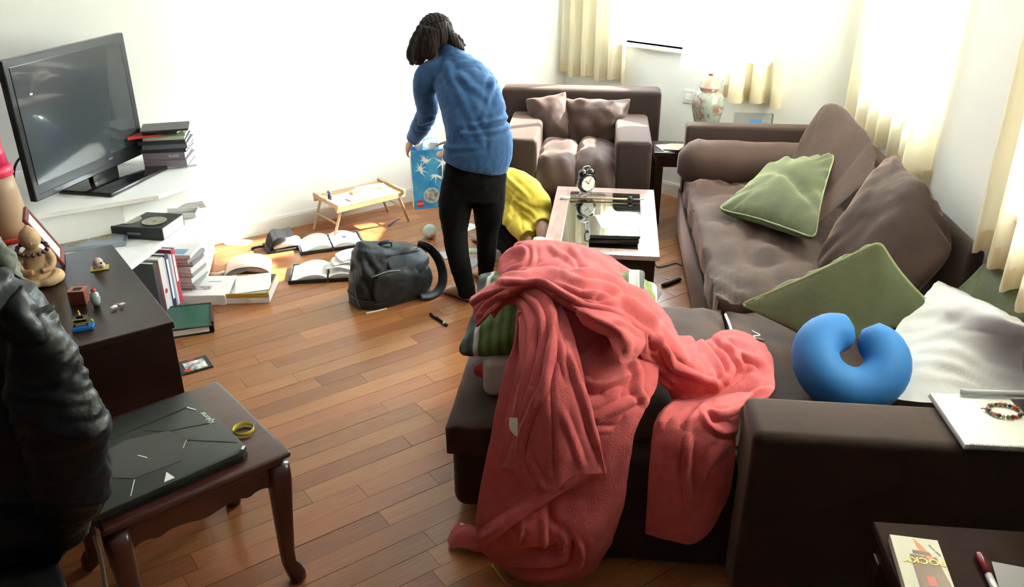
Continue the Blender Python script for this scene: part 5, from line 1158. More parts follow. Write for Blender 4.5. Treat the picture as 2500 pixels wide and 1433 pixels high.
# padded shoulder strap looping out on the right
st_p = [(.19, -.02, .295), (.245, -.05, .275), (.285, -.08, .21), (.300, -.105, .13), (.285, -.13, .06), (.235, -.155, .022), (.17, -.175, .018), (.11, -.175, .035)]
obj('shoulder_strap', tube([Vector(p) for p in st_p], [.012, .013, .014, .014, .013, .012, .010, .008], None, 12, 6, rb=.028), M_bag, bag, True)
obj('side_loop', tube([(.20, 0.0, .29), (.245, 0.02, .272), (.268, 0.03, .23), (.262, 0.03, .185), (.24, 0.02, .17)], 0.003, None, 8, rb=.011), M_blackc, bag, True)
obj('side_buckle', cbox(.236, -.06, .272, .018, .028, .008), M_blackg, bag, bevel=.002)
obj('back_strap', tube([(-.24, -.06, .25), (-.262, -.10, .17), (-.262, -.12, .09), (-.25, -.135, .03)], 0.004, None, 8, rb=.012), M_blackc, bag, True)
obj('pale_label', tube([(-.225, -.150, .004), (-.16, -.158, .004), (-.10, -.160, .004)], 0.003, None, 6, rb=.006), M_cream, bag, True)
# ================================================================ people
M_fleece = mat('blue fleece', (0.018, 0.070, 0.185), 0.85, vary=0.10, vscale=30, bump=0.25, bscale=160, sheen=0.6, sheen_rough=0.5)
M_legg = mat('black jersey', (0.0045, 0.0045, 0.0055), 0.9, bump=0.05, bscale=120, spec=0.15)
M_yshirt = mat('mustard yellow cotton', (0.60, 0.46, 0.055), 0.85, bump=0.08, bscale=90, sheen=0.15)
def wrinkle(bm, amp, s, seed=0, mask=None, stretch=(1, 1, 1)):
    def f(c):
        q = Vector((c.x*stretch[0], c.y*stretch[1], c.z*stretch[2]))*s + Vector((seed*3.3, seed, 0))
        a = amp*(1-2*abs(noise.noise(q)))*0.7+amp*0.4*noise.noise(q*2.1)
        return a*(mask(c) if mask else 1)
    return displace(bm, f)
def chain(bm, pts, n=14, up=Vector((0, 0, 1)), per=4):
    """pts: (point, ra, rb); smooth limb"""
    P = catmull([p[0] for p in pts], per); m = len(P); k = len(pts)-1
    def rr(i, c):
        f = i/(m-1)*k; a = min(int(f), k-1); t = f-a; t = t*t*(3-2*t); return pts[a][c]*(1-t)+pts[a+1][c]*t
    return loft([(p, rr(i, 1), rr(i, 2)) for i, p in enumerate(P)], bm, n, up=up)
def hand(bm, wrist, d, palm_n, size=1.0, curl=0.5, side=1, grip=0.0):
    """palm plus four unequal fingers and a thumb; d = direction of the fingers, palm_n = palm normal"""
    d = Vector(d).normalized(); n = Vector(palm_n); n = (n-d*n.dot(d)).normalized(); s = d.cross(n).normalized()*side; w_ = Vector(wrist)
    loft([(w_-d*0.02*size, 0.024*size, 0.018*size), (w_+d*0.02*size, 0.031*size, 0.015*size), (w_+d*0.055*size, 0.038*size, 0.014*size), (w_+d*0.085*size, 0.037*size, 0.011*size)], bm, 12, up=n)
    for k, (off, L_) in enumerate(((-0.029, 0.068), (-0.010, 0.078), (0.009, 0.072), (0.027, 0.056))):
        p = w_+d*0.075*size+s*off*size; q = d; P = [p-d*0.02*size, p]; a = curl*0.5
        for j, seg in enumerate((0.45, 0.30, 0.25)):
            a2 = curl*(0.6+0.7*j); dd = (d*math.cos(a2)+n*math.sin(a2)).normalized(); p = p+dd*L_*seg*size; P.append(p)
        tube(P, [0.0095*size, 0.0095*size, 0.0085*size, 0.0075*size, 0.0062*size], bm, 8, 3)
    b = w_+d*0.022*size-s*0.026*size
    tube([b+s*0.01*size, b+(d*0.6-s*0.75+n*0.25)*0.028*size, b+(d*0.85-s*0.55+n*0.6)*0.052*size, b+(d*0.95-s*0.25+n*0.85)*0.072*size], [0.013*size, 0.0115*size, 0.0098*size, 0.0075*size], bm, 8, 3)
def foot(bm, heel, toe, h=0.075, size=1.0):
    heel, toe = Vector(heel), Vector(toe); d = (toe-heel); L_ = d.length; d.normalize(); s = Vector((d.y, -d.x, 0))
    up = Vector((0, 0, 1))
    loft([(heel-d*0.005+up*0.030, 0.018, 0.026), (heel+d*0.03+up*0.036, 0.030, 0.035), (heel+d*0.09+up*0.035, 0.030, 0.034), (heel+d*0.14+up*0.025, 0.036, 0.024), (heel+d*(L_-0.055)+up*0.016, 0.043, 0.015), (heel+d*(L_-0.035)+up*0.012, 0.040, 0.011)], bm, 14)
    for k in range(5):
        o_ = (-0.033+0.0165*k); L2 = (0.050, 0.046, 0.040, 0.034, 0.028)[k]; r_ = (0.0115, 0.0085, 0.008, 0.0075, 0.007)[k]
        b = heel+d*(L_-0.055)+s*o_*(-1)+up*0.012
        tube([b, b+d*L2*0.6+up*0.003, b+d*L2], [r_, r_, r_*0.75], bm, 8, 3)
def head(bm, c, look, up, r=0.088, face=True):
    """skull, jaw, brow, nose, lips, ears; returns the head matrix (x right, y look, z up)"""
    look = Vector(look).normalized(); M = face_frame(c, look.cross(Vector(up)), look)
    # face_frame gives x, y, z with y=look
    def T(p): return M @ Vector(p)
    for (p, rad, sc_) in (((0, -0.008, 0.018), r, (0.86, 1.02, 1.0)), ((0, 0.030, -0.040), r*0.66, (0.88, 0.85, 1.05)), ((0, 0.048, -0.078), r*0.34, (1.1, 0.9, 0.9))):
        b2 = ball((0, 0, 0), rad, None, 20, sc_); me = bpy.data.meshes.new('x'); 
        bmesh.ops.transform(b2, matrix=M @ Matrix.Translation(p), verts=b2.verts); b2.to_mesh(me); b2.free(); bm.from_mesh(me); bpy.data.meshes.remove(me)
    tube([T((0, 0.076, 0.002)), T((0, 0.090, -0.022)), T((0, 0.084, -0.034))], [0.007, 0.011, 0.009], bm, 8)
    tube([T((-0.020, 0.070, -0.056)), T((0, 0.079, -0.054)), T((0.020, 0.070, -0.056))], [0.004, 0.007, 0.004], bm, 8)
    tube([T((-0.04, 0.062, 0.024)), T((0, 0.076, 0.022)), T((0.04, 0.062, 0.024))], [0.006, 0.009, 0.006], bm, 8)
    for s in (-1, 1): loft([(T((s*0.070, -0.006, -0.03)), 0.004, 0.008), (T((s*0.080, -0.012, -0.005)), 0.006, 0.016), (T((s*0.082, -0.016, 0.018)), 0.005, 0.014), (T((s*0.074, -0.010, 0.028)), 0.003, 0.006)], bm, 10)
    return M
# ---------- the standing woman-sized figure in blue fleece, seen from behind
pn = thing('person', 'dark-haired person in a blue fleece and black leggings standing barefoot, bent over a blue bag', 'person', (-0.2, 4.2, 0))
ox = Vector((-0.2, 4.2, 0))
def PP(px, py, y): return Y(px, py, y)-ox
hipL, kneeL, ankL = PP(1118, 452, 4.24), PP(1112, 580, 4.20), PP(1140, 704, 4.17)
hipR, kneeR, ankR = PP(1192, 452, 4.27), PP(1189, 575, 4.32), PP(1186, 664, 4.37)
pelv = PP(1160, 430, 4.25); wst = PP(1168, 335, 4.25); chest = PP(1143, 235, 4.34); shc = PP(1113, 172, 4.43); neck = PP(1090, 122, 4.50); hd = PP(1062, 97, 4.56)
shL, elL, wrL = PP(1042, 178, 4.45), PP(1040, 276, 4.52), PP(1006, 343, 4.68)
shR, elR, wrR = PP(1172, 185, 4.45), PP(1170, 265, 4.66), PP(1098, 345, 4.84)
upb = Vector((0, 1, 0))
body = bmesh.new()
chain(body, [(pelv, .14, .10), (wst, .12, .09), (chest, .13, .09), (shc, .12, .08), (neck, .045, .045), (hd+Vector((0, -.02, -.04)), .045, .045)], up=upb)
for a, b, c in ((hipL, kneeL, ankL), (hipR, kneeR, ankR)): chain(body, [(a, .065, .065), (b, .045, .045), (b.lerp(c, .35), .045, .045), (c, .030, .030), (Vector((c.x, c.y, .02)), .030, .032)])
for a, b, c in ((shL, elL, wrL), (shR, elR, wrR)): chain(body, [(a, .045, .045), (b, .035, .035), (b.lerp(c, .4), .033, .033), (c, .024, .022)])
hL0, hL1 = G(1148, 738, 0)-ox, G(1098, 716, 0)-ox; hR0, hR1 = G(1200, 699, 0)-ox, G(1156, 658, 0)-ox
hL0 = Vector((ankL.x+.02, ankL.y-.045, 0)); dL = (hL1-hL0).normalized(); foot(body, hL0, hL0+dL*.225)
hR0 = Vector((ankR.x+.02, ankR.y-.045, 0)); dR = (hR1-hR0).normalized(); foot(body, hR0, hR0+dR*.225)
dd = (wrL-elL).normalized()
hand(body, wrL+dd*0.012, (dd+Vector((-0.25, 0.2, -0.35))), Vector((0.8, 0.3, -0.2)), 0.95, 0.55, 1)
dd2 = (wrR-elR).normalized(); hand(body, wrR+dd2*0.01, (dd2+Vector((0, 0, -0.6))), Vector((-0.8, 0, 0)), 0.95, 0.6, -1)
look = Vector((-0.62, 0.55, -0.56)); Mh = head(body, hd, look, Vector((-0.25, 0.45, 0.85)), 0.088)
bb = remesh(body, 0.0055, 3); obj('body', bb, M_skin, pn, True)
for s in (-1, 1): obj('eye', ball(Mh @ Vector((s*0.030, 0.066, 0.004)), 0.010, seg=10), M_white, pn, True)
# hair: cap plus hanging locks
hr = bmesh.new()
def HT_(p): return Mh @ Vector(p)
b2 = ball((0, 0, 0), 0.100, None, 24, (0.92, 1.04, 1.02)); bmesh.ops.transform(b2, matrix=Mh @ Matrix.Translation((0, -0.020, 0.026)), verts=b2.verts)
me_ = bpy.data.meshes.new('x'); b2.to_mesh(me_); b2.free(); hr.from_mesh(me_); bpy.data.meshes.remove(me_)
def lock(pts, rs): tube([PP(*p) for p in pts], rs, hr, 10, 4)
lock([(1040, 70, 4.50), (1018, 110, 4.49), (1008, 138, 4.48), (1007, 158, 4.50)], [.045, .045, .034, .012])
lock([(1050, 70, 4.44), (1030, 115, 4.44), (1022, 145, 4.44), (1020, 152, 4.46)], [.045, .046, .035, .015])
lock([(1062, 72, 4.42), (1052, 105, 4.41), (1046, 130, 4.42), (1042, 140, 4.43)], [.045, .048, .040, .018])
lock([(1072, 62, 4.45), (1094, 84, 4.44), (1112, 104, 4.44), (1128, 120, 4.46)], [.036, .033, .026, .013])
lock([(1076, 58, 4.48), (1098, 84, 4.50), (1122, 100, 4.52), (1136, 114, 4.54)], [.036, .028, .022, .010])
lock([(1100, 92, 4.47), (1118, 108, 4.47), (1130, 121, 4.48), (1124, 124, 4.48)], [.020, .022, .014, .008])
lock([(1066, 64, 4.44), (1075, 84, 4.42), (1078, 98, 4.42), (1078, 104, 4.43)], [.040, .040, .030, .020])
hm_ = remesh(hr, 0.006, 4); displace(hm_, lambda c: 0.0035*math.sin((c.x*1.0+c.y*.4+0.03*noise.noise(c*6))*330)*0.6+0.004*noise.noise(Vector((c.x*60, c.y*60, c.z*9))))
obj('hair', hm_, M_hair, pn, True)
# leggings
lg = bmesh.new()
chain(lg, [(pelv+Vector((0, 0, .09)), .150, .115), (pelv, .165, .125), (PP(1155, 480, 4.25), .150, .115)], n=20, up=upb)
chain(lg, [(PP(1120, 445, 4.25), .088, .098), (PP(1111, 500, 4.22), .088, .090), (kneeL, .064, .066), (PP(1122, 640, 4.17), .057, .060), (PP(1139, 706, 4.16), .048, .052), (PP(1140, 722, 4.16), .047, .050)], up=upb, n=20)
chain(lg, [(PP(1194, 445, 4.27), .090, .100), (PP(1193, 500, 4.28), .086, .092), (kneeR, .058, .064), (PP(1188, 620, 4.34), .052, .058), (PP(1186, 664, 4.37), .043, .048), (PP(1186, 674, 4.37), .043, .046)], up=upb, n=20)
lm = remesh(lg, 0.009, 5); wrinkle(lm, 0.003, 16, 2, stretch=(1, 1, 2)); obj('leggings', lm, M_legg, pn, True)
zp = bmesh.new(); tube([PP(1081, 412, 4.19), PP(1080, 430, 4.17)], 0.002, zp, 5); obj('pocket_zip', zp, M_chrome, pn)
# fleece with collar
fl_ = bmesh.new()
chain(fl_, [(PP(1160, 404, 4.24), .172, .132), (PP(1166, 372, 4.24), .178, .135), (PP(1168, 335, 4.25), .172, .128), (PP(1160, 285, 4.28), .165, .122), (PP(1145, 235, 4.33), .160, .118), (PP(1122, 190, 4.40), .145, .105), (PP(1108, 160, 4.44), .110, .085), (PP(1100, 138, 4.46), .075, .066)], n=26, up=upb)
chain(fl_, [(PP(1085, 172, 4.43), .075, .070), (PP(1045, 185, 4.43), .068, .070), (PP(1036, 225, 4.44), .062, .064), (PP(1044, 272, 4.50), .058, .060), (PP(1026, 312, 4.58), .053, .053), (PP(1010, 338, 4.66), .044, .044)], up=upb, n=18)
chain(fl_, [(PP(1125, 175, 4.44), .08, .07), (PP(1172, 190, 4.45), .070, .070), (PP(1190, 218, 4.52), .058, .062), (PP(1172, 262, 4.66), .055, .055), (PP(1105, 335, 4.80), .044, .044)], up=upb, n=18)
chain(fl_, [(PP(1104, 150, 4.45), .070, .062), (PP(1096, 124, 4.47), .058, .056), (PP(1090, 106, 4.49), .056, .055)], n=18, up=upb)
fm = remesh(fl_, 0.008, 5)
# wrinkles pulled across the back
Lns = [(PP(1090, 165, 4.3), PP(1175, 330, 4.2), .018, .008), (PP(1150, 300, 4.2), PP(1250, 290, 4.2), .012, .009), (PP(1130, 320, 4.2), PP(1250, 312, 4.2), .012, .008), (PP(1180, 290, 4.2), PP(1205, 195, 4.3), .014, .009), (PP(1120, 180, 4.3), PP(1190, 230, 4.3), .016, .007), (PP(1025, 300, 4.5), PP(1060, 285, 4.5), .010, .007), (PP(1018, 318, 4.5), PP(1048, 320, 4.5), .009, .006), (PP(1085, 360, 4.2), PP(1180, 345, 4.2), .012, .006)]
def ridge(c):
    h = 0
    for p, q, wd_, am in Lns:
        d = q-p; t = max(0, min(1, (c-p).dot(d)/d.length_squared)); r_ = (c-(p+d*t)); r_.y *= 0.15
        h += am*1.3*(math.exp(-(r_.length/wd_)**2)-0.6*math.exp(-((r_.length-wd_*1.9)/wd_)**2))
    return h+0.005*noise.noise(c*13)+0.002*noise.noise(c*40)
displace(fm, ridge); obj('fleece_jacket', fm, M_fleece, pn, True)
# the carrier bag: she holds it by its top edge
bgc.matrix_world = face_frame(Y(1012, 512, 4.98), Vector((0.97, 0.20, 0.02)), Vector((-0.10, -0.06, 1))) @ Matrix.Scale(0.86, 4)
bpy.context.view_layer.update()
for o in C.objects:
    if o.name.startswith('plastic_wrap'): o.matrix_world = bgc.matrix_world.copy()
# ---------- child in a yellow shirt, crouching and bent right down
kd = thing('person', 'crouching person in a yellow shirt and black trousers bent down behind the blue-clad person', 'person', (0.05, 4.7, 0))
ok = Vector((0.05, 4.7, 0))
def KP(px, py, y): return Y(px, py, y)-ok
hipK, midK, shK = KP(1212, 500, 4.98), KP(1240, 468, 4.95), KP(1290, 512, 4.80)
neckK = Vector((0.125, -0.13, 0.25)); headK = Vector((0.125, -0.30, 0.150))
kb = bmesh.new()
chain(kb, [(hipK, .09, .09), (midK, .09, .08), (shK, .07, .06), (neckK, .045, .045), (headK, .045, .045)])
kL, kR = Vector((0.02, -0.10, 0.075)), Vector((0.16, 0.06, 0.075)); fL_, fR_ = Vector((-0.20, 0.22, 0.05)), Vector((-0.10, 0.32, 0.05))
for a, k_, f_ in ((hipK+Vector((-0.03, -0.06, 0)), kL, fL_), (hipK+Vector((0.04, 0.04, 0)), kR, fR_)):
    chain(kb, [(a, .06, .06), (k_, .045, .045)]); chain(kb, [(k_, .043, .043), (k_.lerp(f_, .4), .042, .042), (f_, .028, .028)])
    d_ = (f_-k_).normalized(); loft([(f_, .03, .03), (f_+d_*.06-Vector((0, 0, .015)), .032, .022), (f_+d_*.13-Vector((0, 0, .03)), .035, .014), (f_+d_*.16-Vector((0, 0, .034)), .03, .010)], kb, 12)
eK, wK = KP(1306, 585, 4.66), KP(1262, 640, 4.50); wK.z = 0.07
chain(kb, [(shK+Vector((.03, -.02, 0)), .038, .038), (eK, .030, .030), (wK, .021, .020)]); hand(kb, wK, Vector((-0.6, -0.5, -0.25)), Vector((0, 0, -1)), 0.8, 0.3, 1)
eK2, wK2 = Vector((0.04, -0.20, 0.20)), Vector((0.03, -0.37, 0.06)); chain(kb, [(shK+Vector((-.08, -.03, -.02)), .038, .038), (eK2, .03, .03), (wK2, .021, .02)]); hand(kb, wK2, Vector((-0.3, -0.9, -0.15)), Vector((0, 0, -1)), 0.8, 0.3, -1)
Mk = head(kb, headK, Vector((0.1, -0.45, -0.8)), Vector((0.1, -0.85, 0.4)), 0.082)
obj('body', remesh(kb, 0.006, 3), M_skin, kd, True)
kh = bmesh.new(); b2 = ball((0, 0, 0), 0.090, None, 22, (0.94, 1.02, 1.02)); bmesh.ops.transform(b2, matrix=Mk @ Matrix.Translation((0, -0.018, 0.022)), verts=b2.verts)
displace(b2, lambda c: 0.003*math.sin(c.x*300)); obj('hair', b2, M_hair, kd, True)
kt = bmesh.new()
chain(kt, [(hipK+Vector((.0, .02, .02)), .125, .12), (hipK, .12, .12), (midK.lerp(hipK, .5), .115, .11)], n=18)
for a, k_, f_ in ((hipK+Vector((-0.03, -0.06, 0)), kL, fL_), (hipK+Vector((0.04, 0.04, 0)), kR, fR_)):
    chain(kt, [(a, .085, .085), (a.lerp(k_, .5), .075, .075), (k_, .060, .060)], n=16); chain(kt, [(k_, .060, .060), (k_.lerp(f_, .45), .056, .054), (k_.lerp(f_, .85), .042, .042)], n=16)
tm = remesh(kt, 0.009, 4); wrinkle(tm, 0.004, 14, 5)
for v in tm.verts: v.co.z = max(v.co.z, 0.003)
obj('trousers', tm, M_legg, kd, True)
ks = bmesh.new()
chain(ks, [(KP(1222, 522, 4.90), .125, .105), (KP(1226, 488, 4.95), .150, .130), (KP(1242, 470, 4.95), .155, .130), (KP(1272, 478, 4.88), .145, .120), (KP(1300, 506, 4.79), .128, .115), (KP(1308, 540, 4.71), .100, .088), (neckK+Vector((0, .0, .01)), .062, .060)], n=24)
chain(ks, [(KP(1285, 505, 4.80), .085, .085), (KP(1306, 540, 4.73), .066, .066), (KP(1308, 580, 4.67), .055, .055), (KP(1292, 612, 4.60), .048, .046), (wK.lerp(eK, .25), .040, .040)], n=18)
chain(ks, [(shK+Vector((-.04, 0, 0)), .08, .08), (shK+Vector((-.10, -.05, -.03)), .065, .065), (eK2+Vector((0, .01, .02)), .052, .052)], n=18)
chain(ks, [(KP(1232, 480, 4.90), .10, .08), (KP(1228, 520, 4.82), .075, .055), (KP(1224, 540, 4.78), .060, .045)], n=18)
sm = remesh(ks, 0.007, 4)
KL = [(KP(1262, 480, 4.7), KP(1230, 545, 4.7), .010, .008), (KP(1218, 470, 4.7), KP(1262, 500, 4.7), .010, .008), (KP(1270, 500, 4.7), KP(1320, 520, 4.7), .010, .009), (KP(1275, 520, 4.7), KP(1325, 545, 4.6), .010, .009), (KP(1280, 545, 4.6), KP(1322, 560, 4.6), .009, .008), (KP(1215, 500, 4.7), KP(1250, 515, 4.7), .009, .007), (KP(1240, 440, 4.8), KP(1290, 470, 4.8), .012, .006)]
def ridge2(c):
    h = 0
    for p, q, wd_, am in KL:
        d = q-p; t = max(0, min(1, (c-p).dot(d)/d.length_squared)); r_ = (c-(p+d*t)); r_.y *= 0.15
        h += am*1.3*(math.exp(-(r_.length/wd_)**2)-0.6*math.exp(-((r_.length-wd_*1.9)/wd_)**2))
    return h+0.006*noise.noise(c*16)
displace(sm, ridge2); obj('shirt', sm, M_yshirt, kd, True)
wbp = thing('small_carton', 'small pale carton on the floor in front of the crouching person', 'box', G(1222, 628, 0), R(8))
obj('carton', box(-0.07, 0.05, -0.05, 0.05, 0, 0.06), M_white_card, wbp, bevel=0.002); obj('carton_flap', box(-0.07, 0.05, 0.05, 0.09, 0.055, 0.058), M_white_card, wbp)
# ================================================================ chair with the black puffer jacket
ch = thing('chair', 'metal-legged chair at the bottom left corner hidden under a black puffer jacket', 'chair', (-1.30, 1.52, 0), R(36))
obj('seat', box(-0.20, 0.20, -0.20, 0.20, 0.42, 0.45), M_black, ch, True, 0.012, 3); obj('backrest', box(-0.19, 0.19, 0.17, 0.195, 0.62, 0.86), M_black, ch, True, 0.01, 2)
for sx in (-1, 1):
    obj('back_post', tube([(sx*0.175, 0.18, 0.45), (sx*0.175, 0.19, 0.86)], 0.010, None, 10), M_chrome, ch, True)
    for sy in (-1, 1): obj('leg', tube([(sx*0.175, sy*0.175, 0.42), (sx*0.20, sy*0.21, 0.0)], 0.011, None, 10), M_chrome, ch, True)
# floor-standing white strip and curved metal rod seen below the jacket
pr = thing('metal_stand', 'curved pale metal rod rising behind the left leg of the laptop table', 'stand', (0, 0, 0))
obj('rod', tube([Y(230, 1308, 1.95), Y(246, 1365, 1.95), Y(258, 1433, 1.95), Y(262, 1480, 1.95)+Vector((0, 0, -0.12))], 0.0065, None, 8), mat('pale metal', (0.35, 0.36, 0.34), 0.4), pr, True)
M_jack = mat('black down jacket', (0.004, 0.006, 0.009), 0.42, bump=0.2, bscale=50, spec=0.35, vary=0.2, vscale=12)
jk = thing('puffer_jacket', 'shiny black quilted down jacket hung over the chair at the left edge', 'jacket', (0, 0, 0))
R_edge = [(640, -40), (695, 5), (722, 60), (770, 95), (830, 125), (866, 148), (905, 150), (950, 172), (1000, 212), (1040, 240), (1090, 262), (1150, 270), (1210, 262), (1260, 238), (1310, 212), (1350, 190), (1392, 150)]
L_edge = [(640, -120), (1100, -260), (1392, -200)]
def interp(T, v):
    if v <= T[0][0]: return T[0][1]
    for (a, x), (b, y) in zip(T, T[1:]):
        if v <= b: return x+(y-x)*(v-a)/(b-a)
    return T[-1][1]
rings = []; N = 150; RS = 110; bmj = bmesh.new(); rows = []
for i in range(N+1):
    f = i/N; py = 640+(1392-640)*f; yy = 1.78-0.10*f
    r_ = Y(interp(R_edge, py), py, yy); l_ = Y(interp(L_edge, py), py, yy+0.02); c = (r_+l_)/2; hw = (r_-l_).length/2
    th = 0.10+0.05*math.sin(math.pi*min(1, f*1.1)); cap_ = min(1, (f*14+0.15))**0.5*min(1, ((1-f)*16+0.1))**0.5
    row = []
    for k in range(RS):
        a = 2*math.pi*k/RS; cs_, sn = math.cos(a), math.sin(a)
        x = math.copysign(abs(cs_)**0.85, cs_)*hw*(0.93+0.07*cap_); y = sn*th*cap_
        row.append(bmj.verts.new(Vector((c.x+x, c.y+y+0.02*math.sin(4*a), c.z+0.0*x))))
    rows.append(row)
for i in range(N):
    for k in range(RS): bmj.faces.new((rows[i][k], rows[i][(k+1) % RS], rows[i+1][(k+1) % RS], rows[i+1][k]))
bmj.faces.new(rows[0][::-1]); bmj.faces.new(rows[-1])
chan = [Y(120, p_, 1.65).z for p_ in (742, 885, 1055, 1215, 1340)]
def puff(c):
    z = c.z+0.05*noise.noise(c*3.2)+0.10*(c.x+1.3)*0.6
    d = min(abs(z-q) for q in chan); e = d/0.06
    h = 0.022*(1-math.exp(-(e*1.3)**1.3)); h += 0.006*math.sin(c.x*80+6*noise.noise(c*9))*math.exp(-e*1.0)*(0.4+noise.noise(c*5)); h += 0.012*(1-2*abs(noise.noise(Vector((c.x*7+c.z*3, c.y*7, c.z*4)))))
    h += 0.012*(abs(noise.noise(Vector((c.x*9, c.y*9, c.z*26))))-0.25)*math.exp(-e)+0.006*noise.noise(c*13)+0.010*noise.noise(c*6)
    h -= 0.030*math.exp(-((c.x-(-1.30+0.35*(c.z-0.9)))/0.012)**2)*(1 if c.y < 1.75 else 0)
    return h
displace(bmj, puff)
obj('shell', bmj, M_jack, jk, True)
# left sleeve bulge in front and hem piping
sl = bmesh.new(); chain(sl, [(Y(70, 760, 1.62), .05, .06), (Y(110, 890, 1.60), .085, .07), (Y(140, 1010, 1.58), .10, .075), (Y(160, 1130, 1.57), .10, .075), (Y(165, 1230, 1.58), .085, .07), (Y(178, 1300, 1.58), .045, .06)], n=48, per=18)
displace(sl, lambda c: 0.020*abs(math.sin((c.z*1.0+0.35*c.x+0.05*noise.noise(c*5))*15))**0.6+0.014*noise.noise(c*8)+0.007*(1-2*abs(noise.noise(Vector((c.x*16, c.y*16, c.z*34)))))-0.012)
obj('sleeve', sl, M_jack, jk, True)
hm2 = bmesh.new(); tube([Y(interp(R_edge, p_)-3, p_, 1.70) for p_ in (1010, 1060, 1110, 1160, 1210, 1262)], 0.0045, hm2, 8); obj('zip_edge', hm2, mat('violet black tape', (0.035, 0.03, 0.05), 0.5), jk, True)
fl2 = bmesh.new(); fl2 = grid([[Y(40, 700, 1.60), Y(90, 770, 1.60), Y(160, 868, 1.62)], [Y(20, 740, 1.56), Y(70, 800, 1.55), Y(164, 880, 1.60)], [Y(0, 800, 1.57), Y(60, 850, 1.56), Y(130, 900, 1.62)]], 10, 0.01, lambda i, j, c: 0.010*noise.noise(c*25)+0.008*noise.noise(c*10))
obj('hood_flap', fl2, M_jack, jk, True)
cs2 = bmesh.new(); tube([Y(145, 1394, 1.66), Y(128, 1402, 1.66), Y(112, 1414, 1.66)], 0.0018, cs2, 5); obj('drawcord', cs2, M_greenl, jk, True)
# grey-green patterned cloth behind the jacket
sc_ = grid([[Y(-60, 560, 1.98), Y(-10, 590, 1.97), Y(20, 640, 1.95), Y(52, 700, 1.93)], [Y(-60, 640, 1.90), Y(0, 640, 1.88), Y(40, 690, 1.87), Y(75, 735, 1.86)], [Y(-60, 800, 1.88), Y(0, 800, 1.87), Y(40, 790, 1.86), Y(70, 800, 1.85)]], 9, 0.012, lambda i, j, c: 0.016*noise.noise(c*22)+0.01*noise.noise(c*50))
tag(obj('patterned_scarf', sc_, mat('mottled green cloth', (0.04, 0.05, 0.04), 0.7, col2=(0.22, 0.24, 0.20), vscale=45), smooth=True), 'mottled grey-green cloth bundled between the puffer jacket and the carved figure', 'scarf')
wp = thing('floor_board', 'bright white board standing on the floor in the bottom left corner', 'board', (0, 0, 0))
a_, b_ = Y(-20, 1378, 1.75), Y(40, 1362, 1.75)
obj('board', prism([(a_.x-0.3, 1.70), (b_.x, 1.76), (b_.x, 1.775), (a_.x-0.3, 1.715)], 0.0, b_.z), M_white, wp)
obj('board_edge', prism([(b_.x, 1.755), (b_.x+0.012, 1.757), (b_.x+0.012, 1.78), (b_.x, 1.778)], 0.0, b_.z), M_cream, wp)
# ================================================================ bedding piled on the chaise
def striped(name, stops, scale, fine=0.25):
    m = bpy.data.materials.new(name); m.use_nodes = True; n = m.node_tree; L = n.links; b = n.nodes['Principled BSDF']; MATS[name] = m
    tc = n.nodes.new('ShaderNodeTexCoord'); sp = n.nodes.new('ShaderNodeSeparateXYZ'); L.new(tc.outputs['Object'], sp.inputs[0])
    mr = n.nodes.new('ShaderNodeMapRange'); mr.inputs['From Min'].default_value = -scale; mr.inputs['From Max'].default_value = scale; L.new(sp.outputs['X'], mr.inputs[0])
    r = n.nodes.new('ShaderNodeValToRGB'); r.color_ramp.interpolation = 'CONSTANT'; L.new(mr.outputs[0], r.inputs[0])
    e = r.color_ramp.elements; e[0].position = 0; e[0].color = (*stops[0][1], 1); e[1].position = stops[1][0]; e[1].color = (*stops[1][1], 1)
    for p, c in stops[2:]: q = e.new(p); q.color = (*c, 1)
    w_ = n.nodes.new('ShaderNodeTexWave'); w_.inputs['Scale'].default_value = 9; w_.bands_direction = 'X'; w_.inputs['Distortion'].default_value = 1.2; w_.inputs['Detail Scale'].default_value = 3; L.new(tc.outputs['Object'], w_.inputs[0])
    mx = n.nodes.new('ShaderNodeMixRGB'); mx.blend_type = 'MULTIPLY'; mx.inputs[0].default_value = fine; L.new(r.outputs[0], mx.inputs[1]); L.new(w_.outputs[0], mx.inputs[2]); L.new(mx.outputs[0], b.inputs['Base Color'])
    b.inputs['Roughness'].default_value = 0.85; return m
gG, gW, gS, gD = (0.13, 0.21, 0.055), (0.62, 0.63, 0.58), (0.085, 0.10, 0.105), (0.28, 0.30, 0.33)
M_st1 = striped('green grey stripe', [(0, gS), (0.13, gW), (0.155, gG), (0.42, gW), (0.45, gD), (0.6, gG), (0.85, gW), (0.9, gS)], 0.36, 0.5)
M_st2 = striped('green grey stripe pale', [(0, gD), (0.1, gW), (0.3, gD), (0.36, gW), (0.62, (0.22, 0.30, 0.10)), (0.80, gW), (0.84, (0.20, 0.20, 0.24))], 0.40, 0.25)
qu = tag(obj('folded_quilt', box(-0.098, 0.44, 2.44, 2.86, 0.455, 0.60), M_duvet, smooth=True, bevel=0.03, seg=4), 'folded white quilt under the green striped pillow on the chaise end', 'quilt')
tag(obj('red_cloth', grid([[G(1163, 893, 0.50), G(1180, 893, 0.50), G(1198, 896, 0.50)], [G(1162, 905, 0.485), G(1180, 905, 0.49), G(1198, 908, 0.49)], [G(1167, 918, 0.47), G(1182, 920, 0.47), G(1200, 922, 0.47)]], 5, 0.02), M_red, smooth=True), 'scrap of bright red cloth beside the white quilt on the chaise end', 'cloth')
cushion4('bed_pillow', 'green striped pillow with a grey end poking out left of the pink blanket', 'pillow',
    [Vector((-0.19, 2.47, 0.60)), Vector((0.46, 2.40, 0.68)), Vector((0.50, 2.88, 0.74)), Vector((-0.13, 2.98, 0.68))], 0.17, M_st1, 41, 'striped pillows under the blanket', wr=0.010)
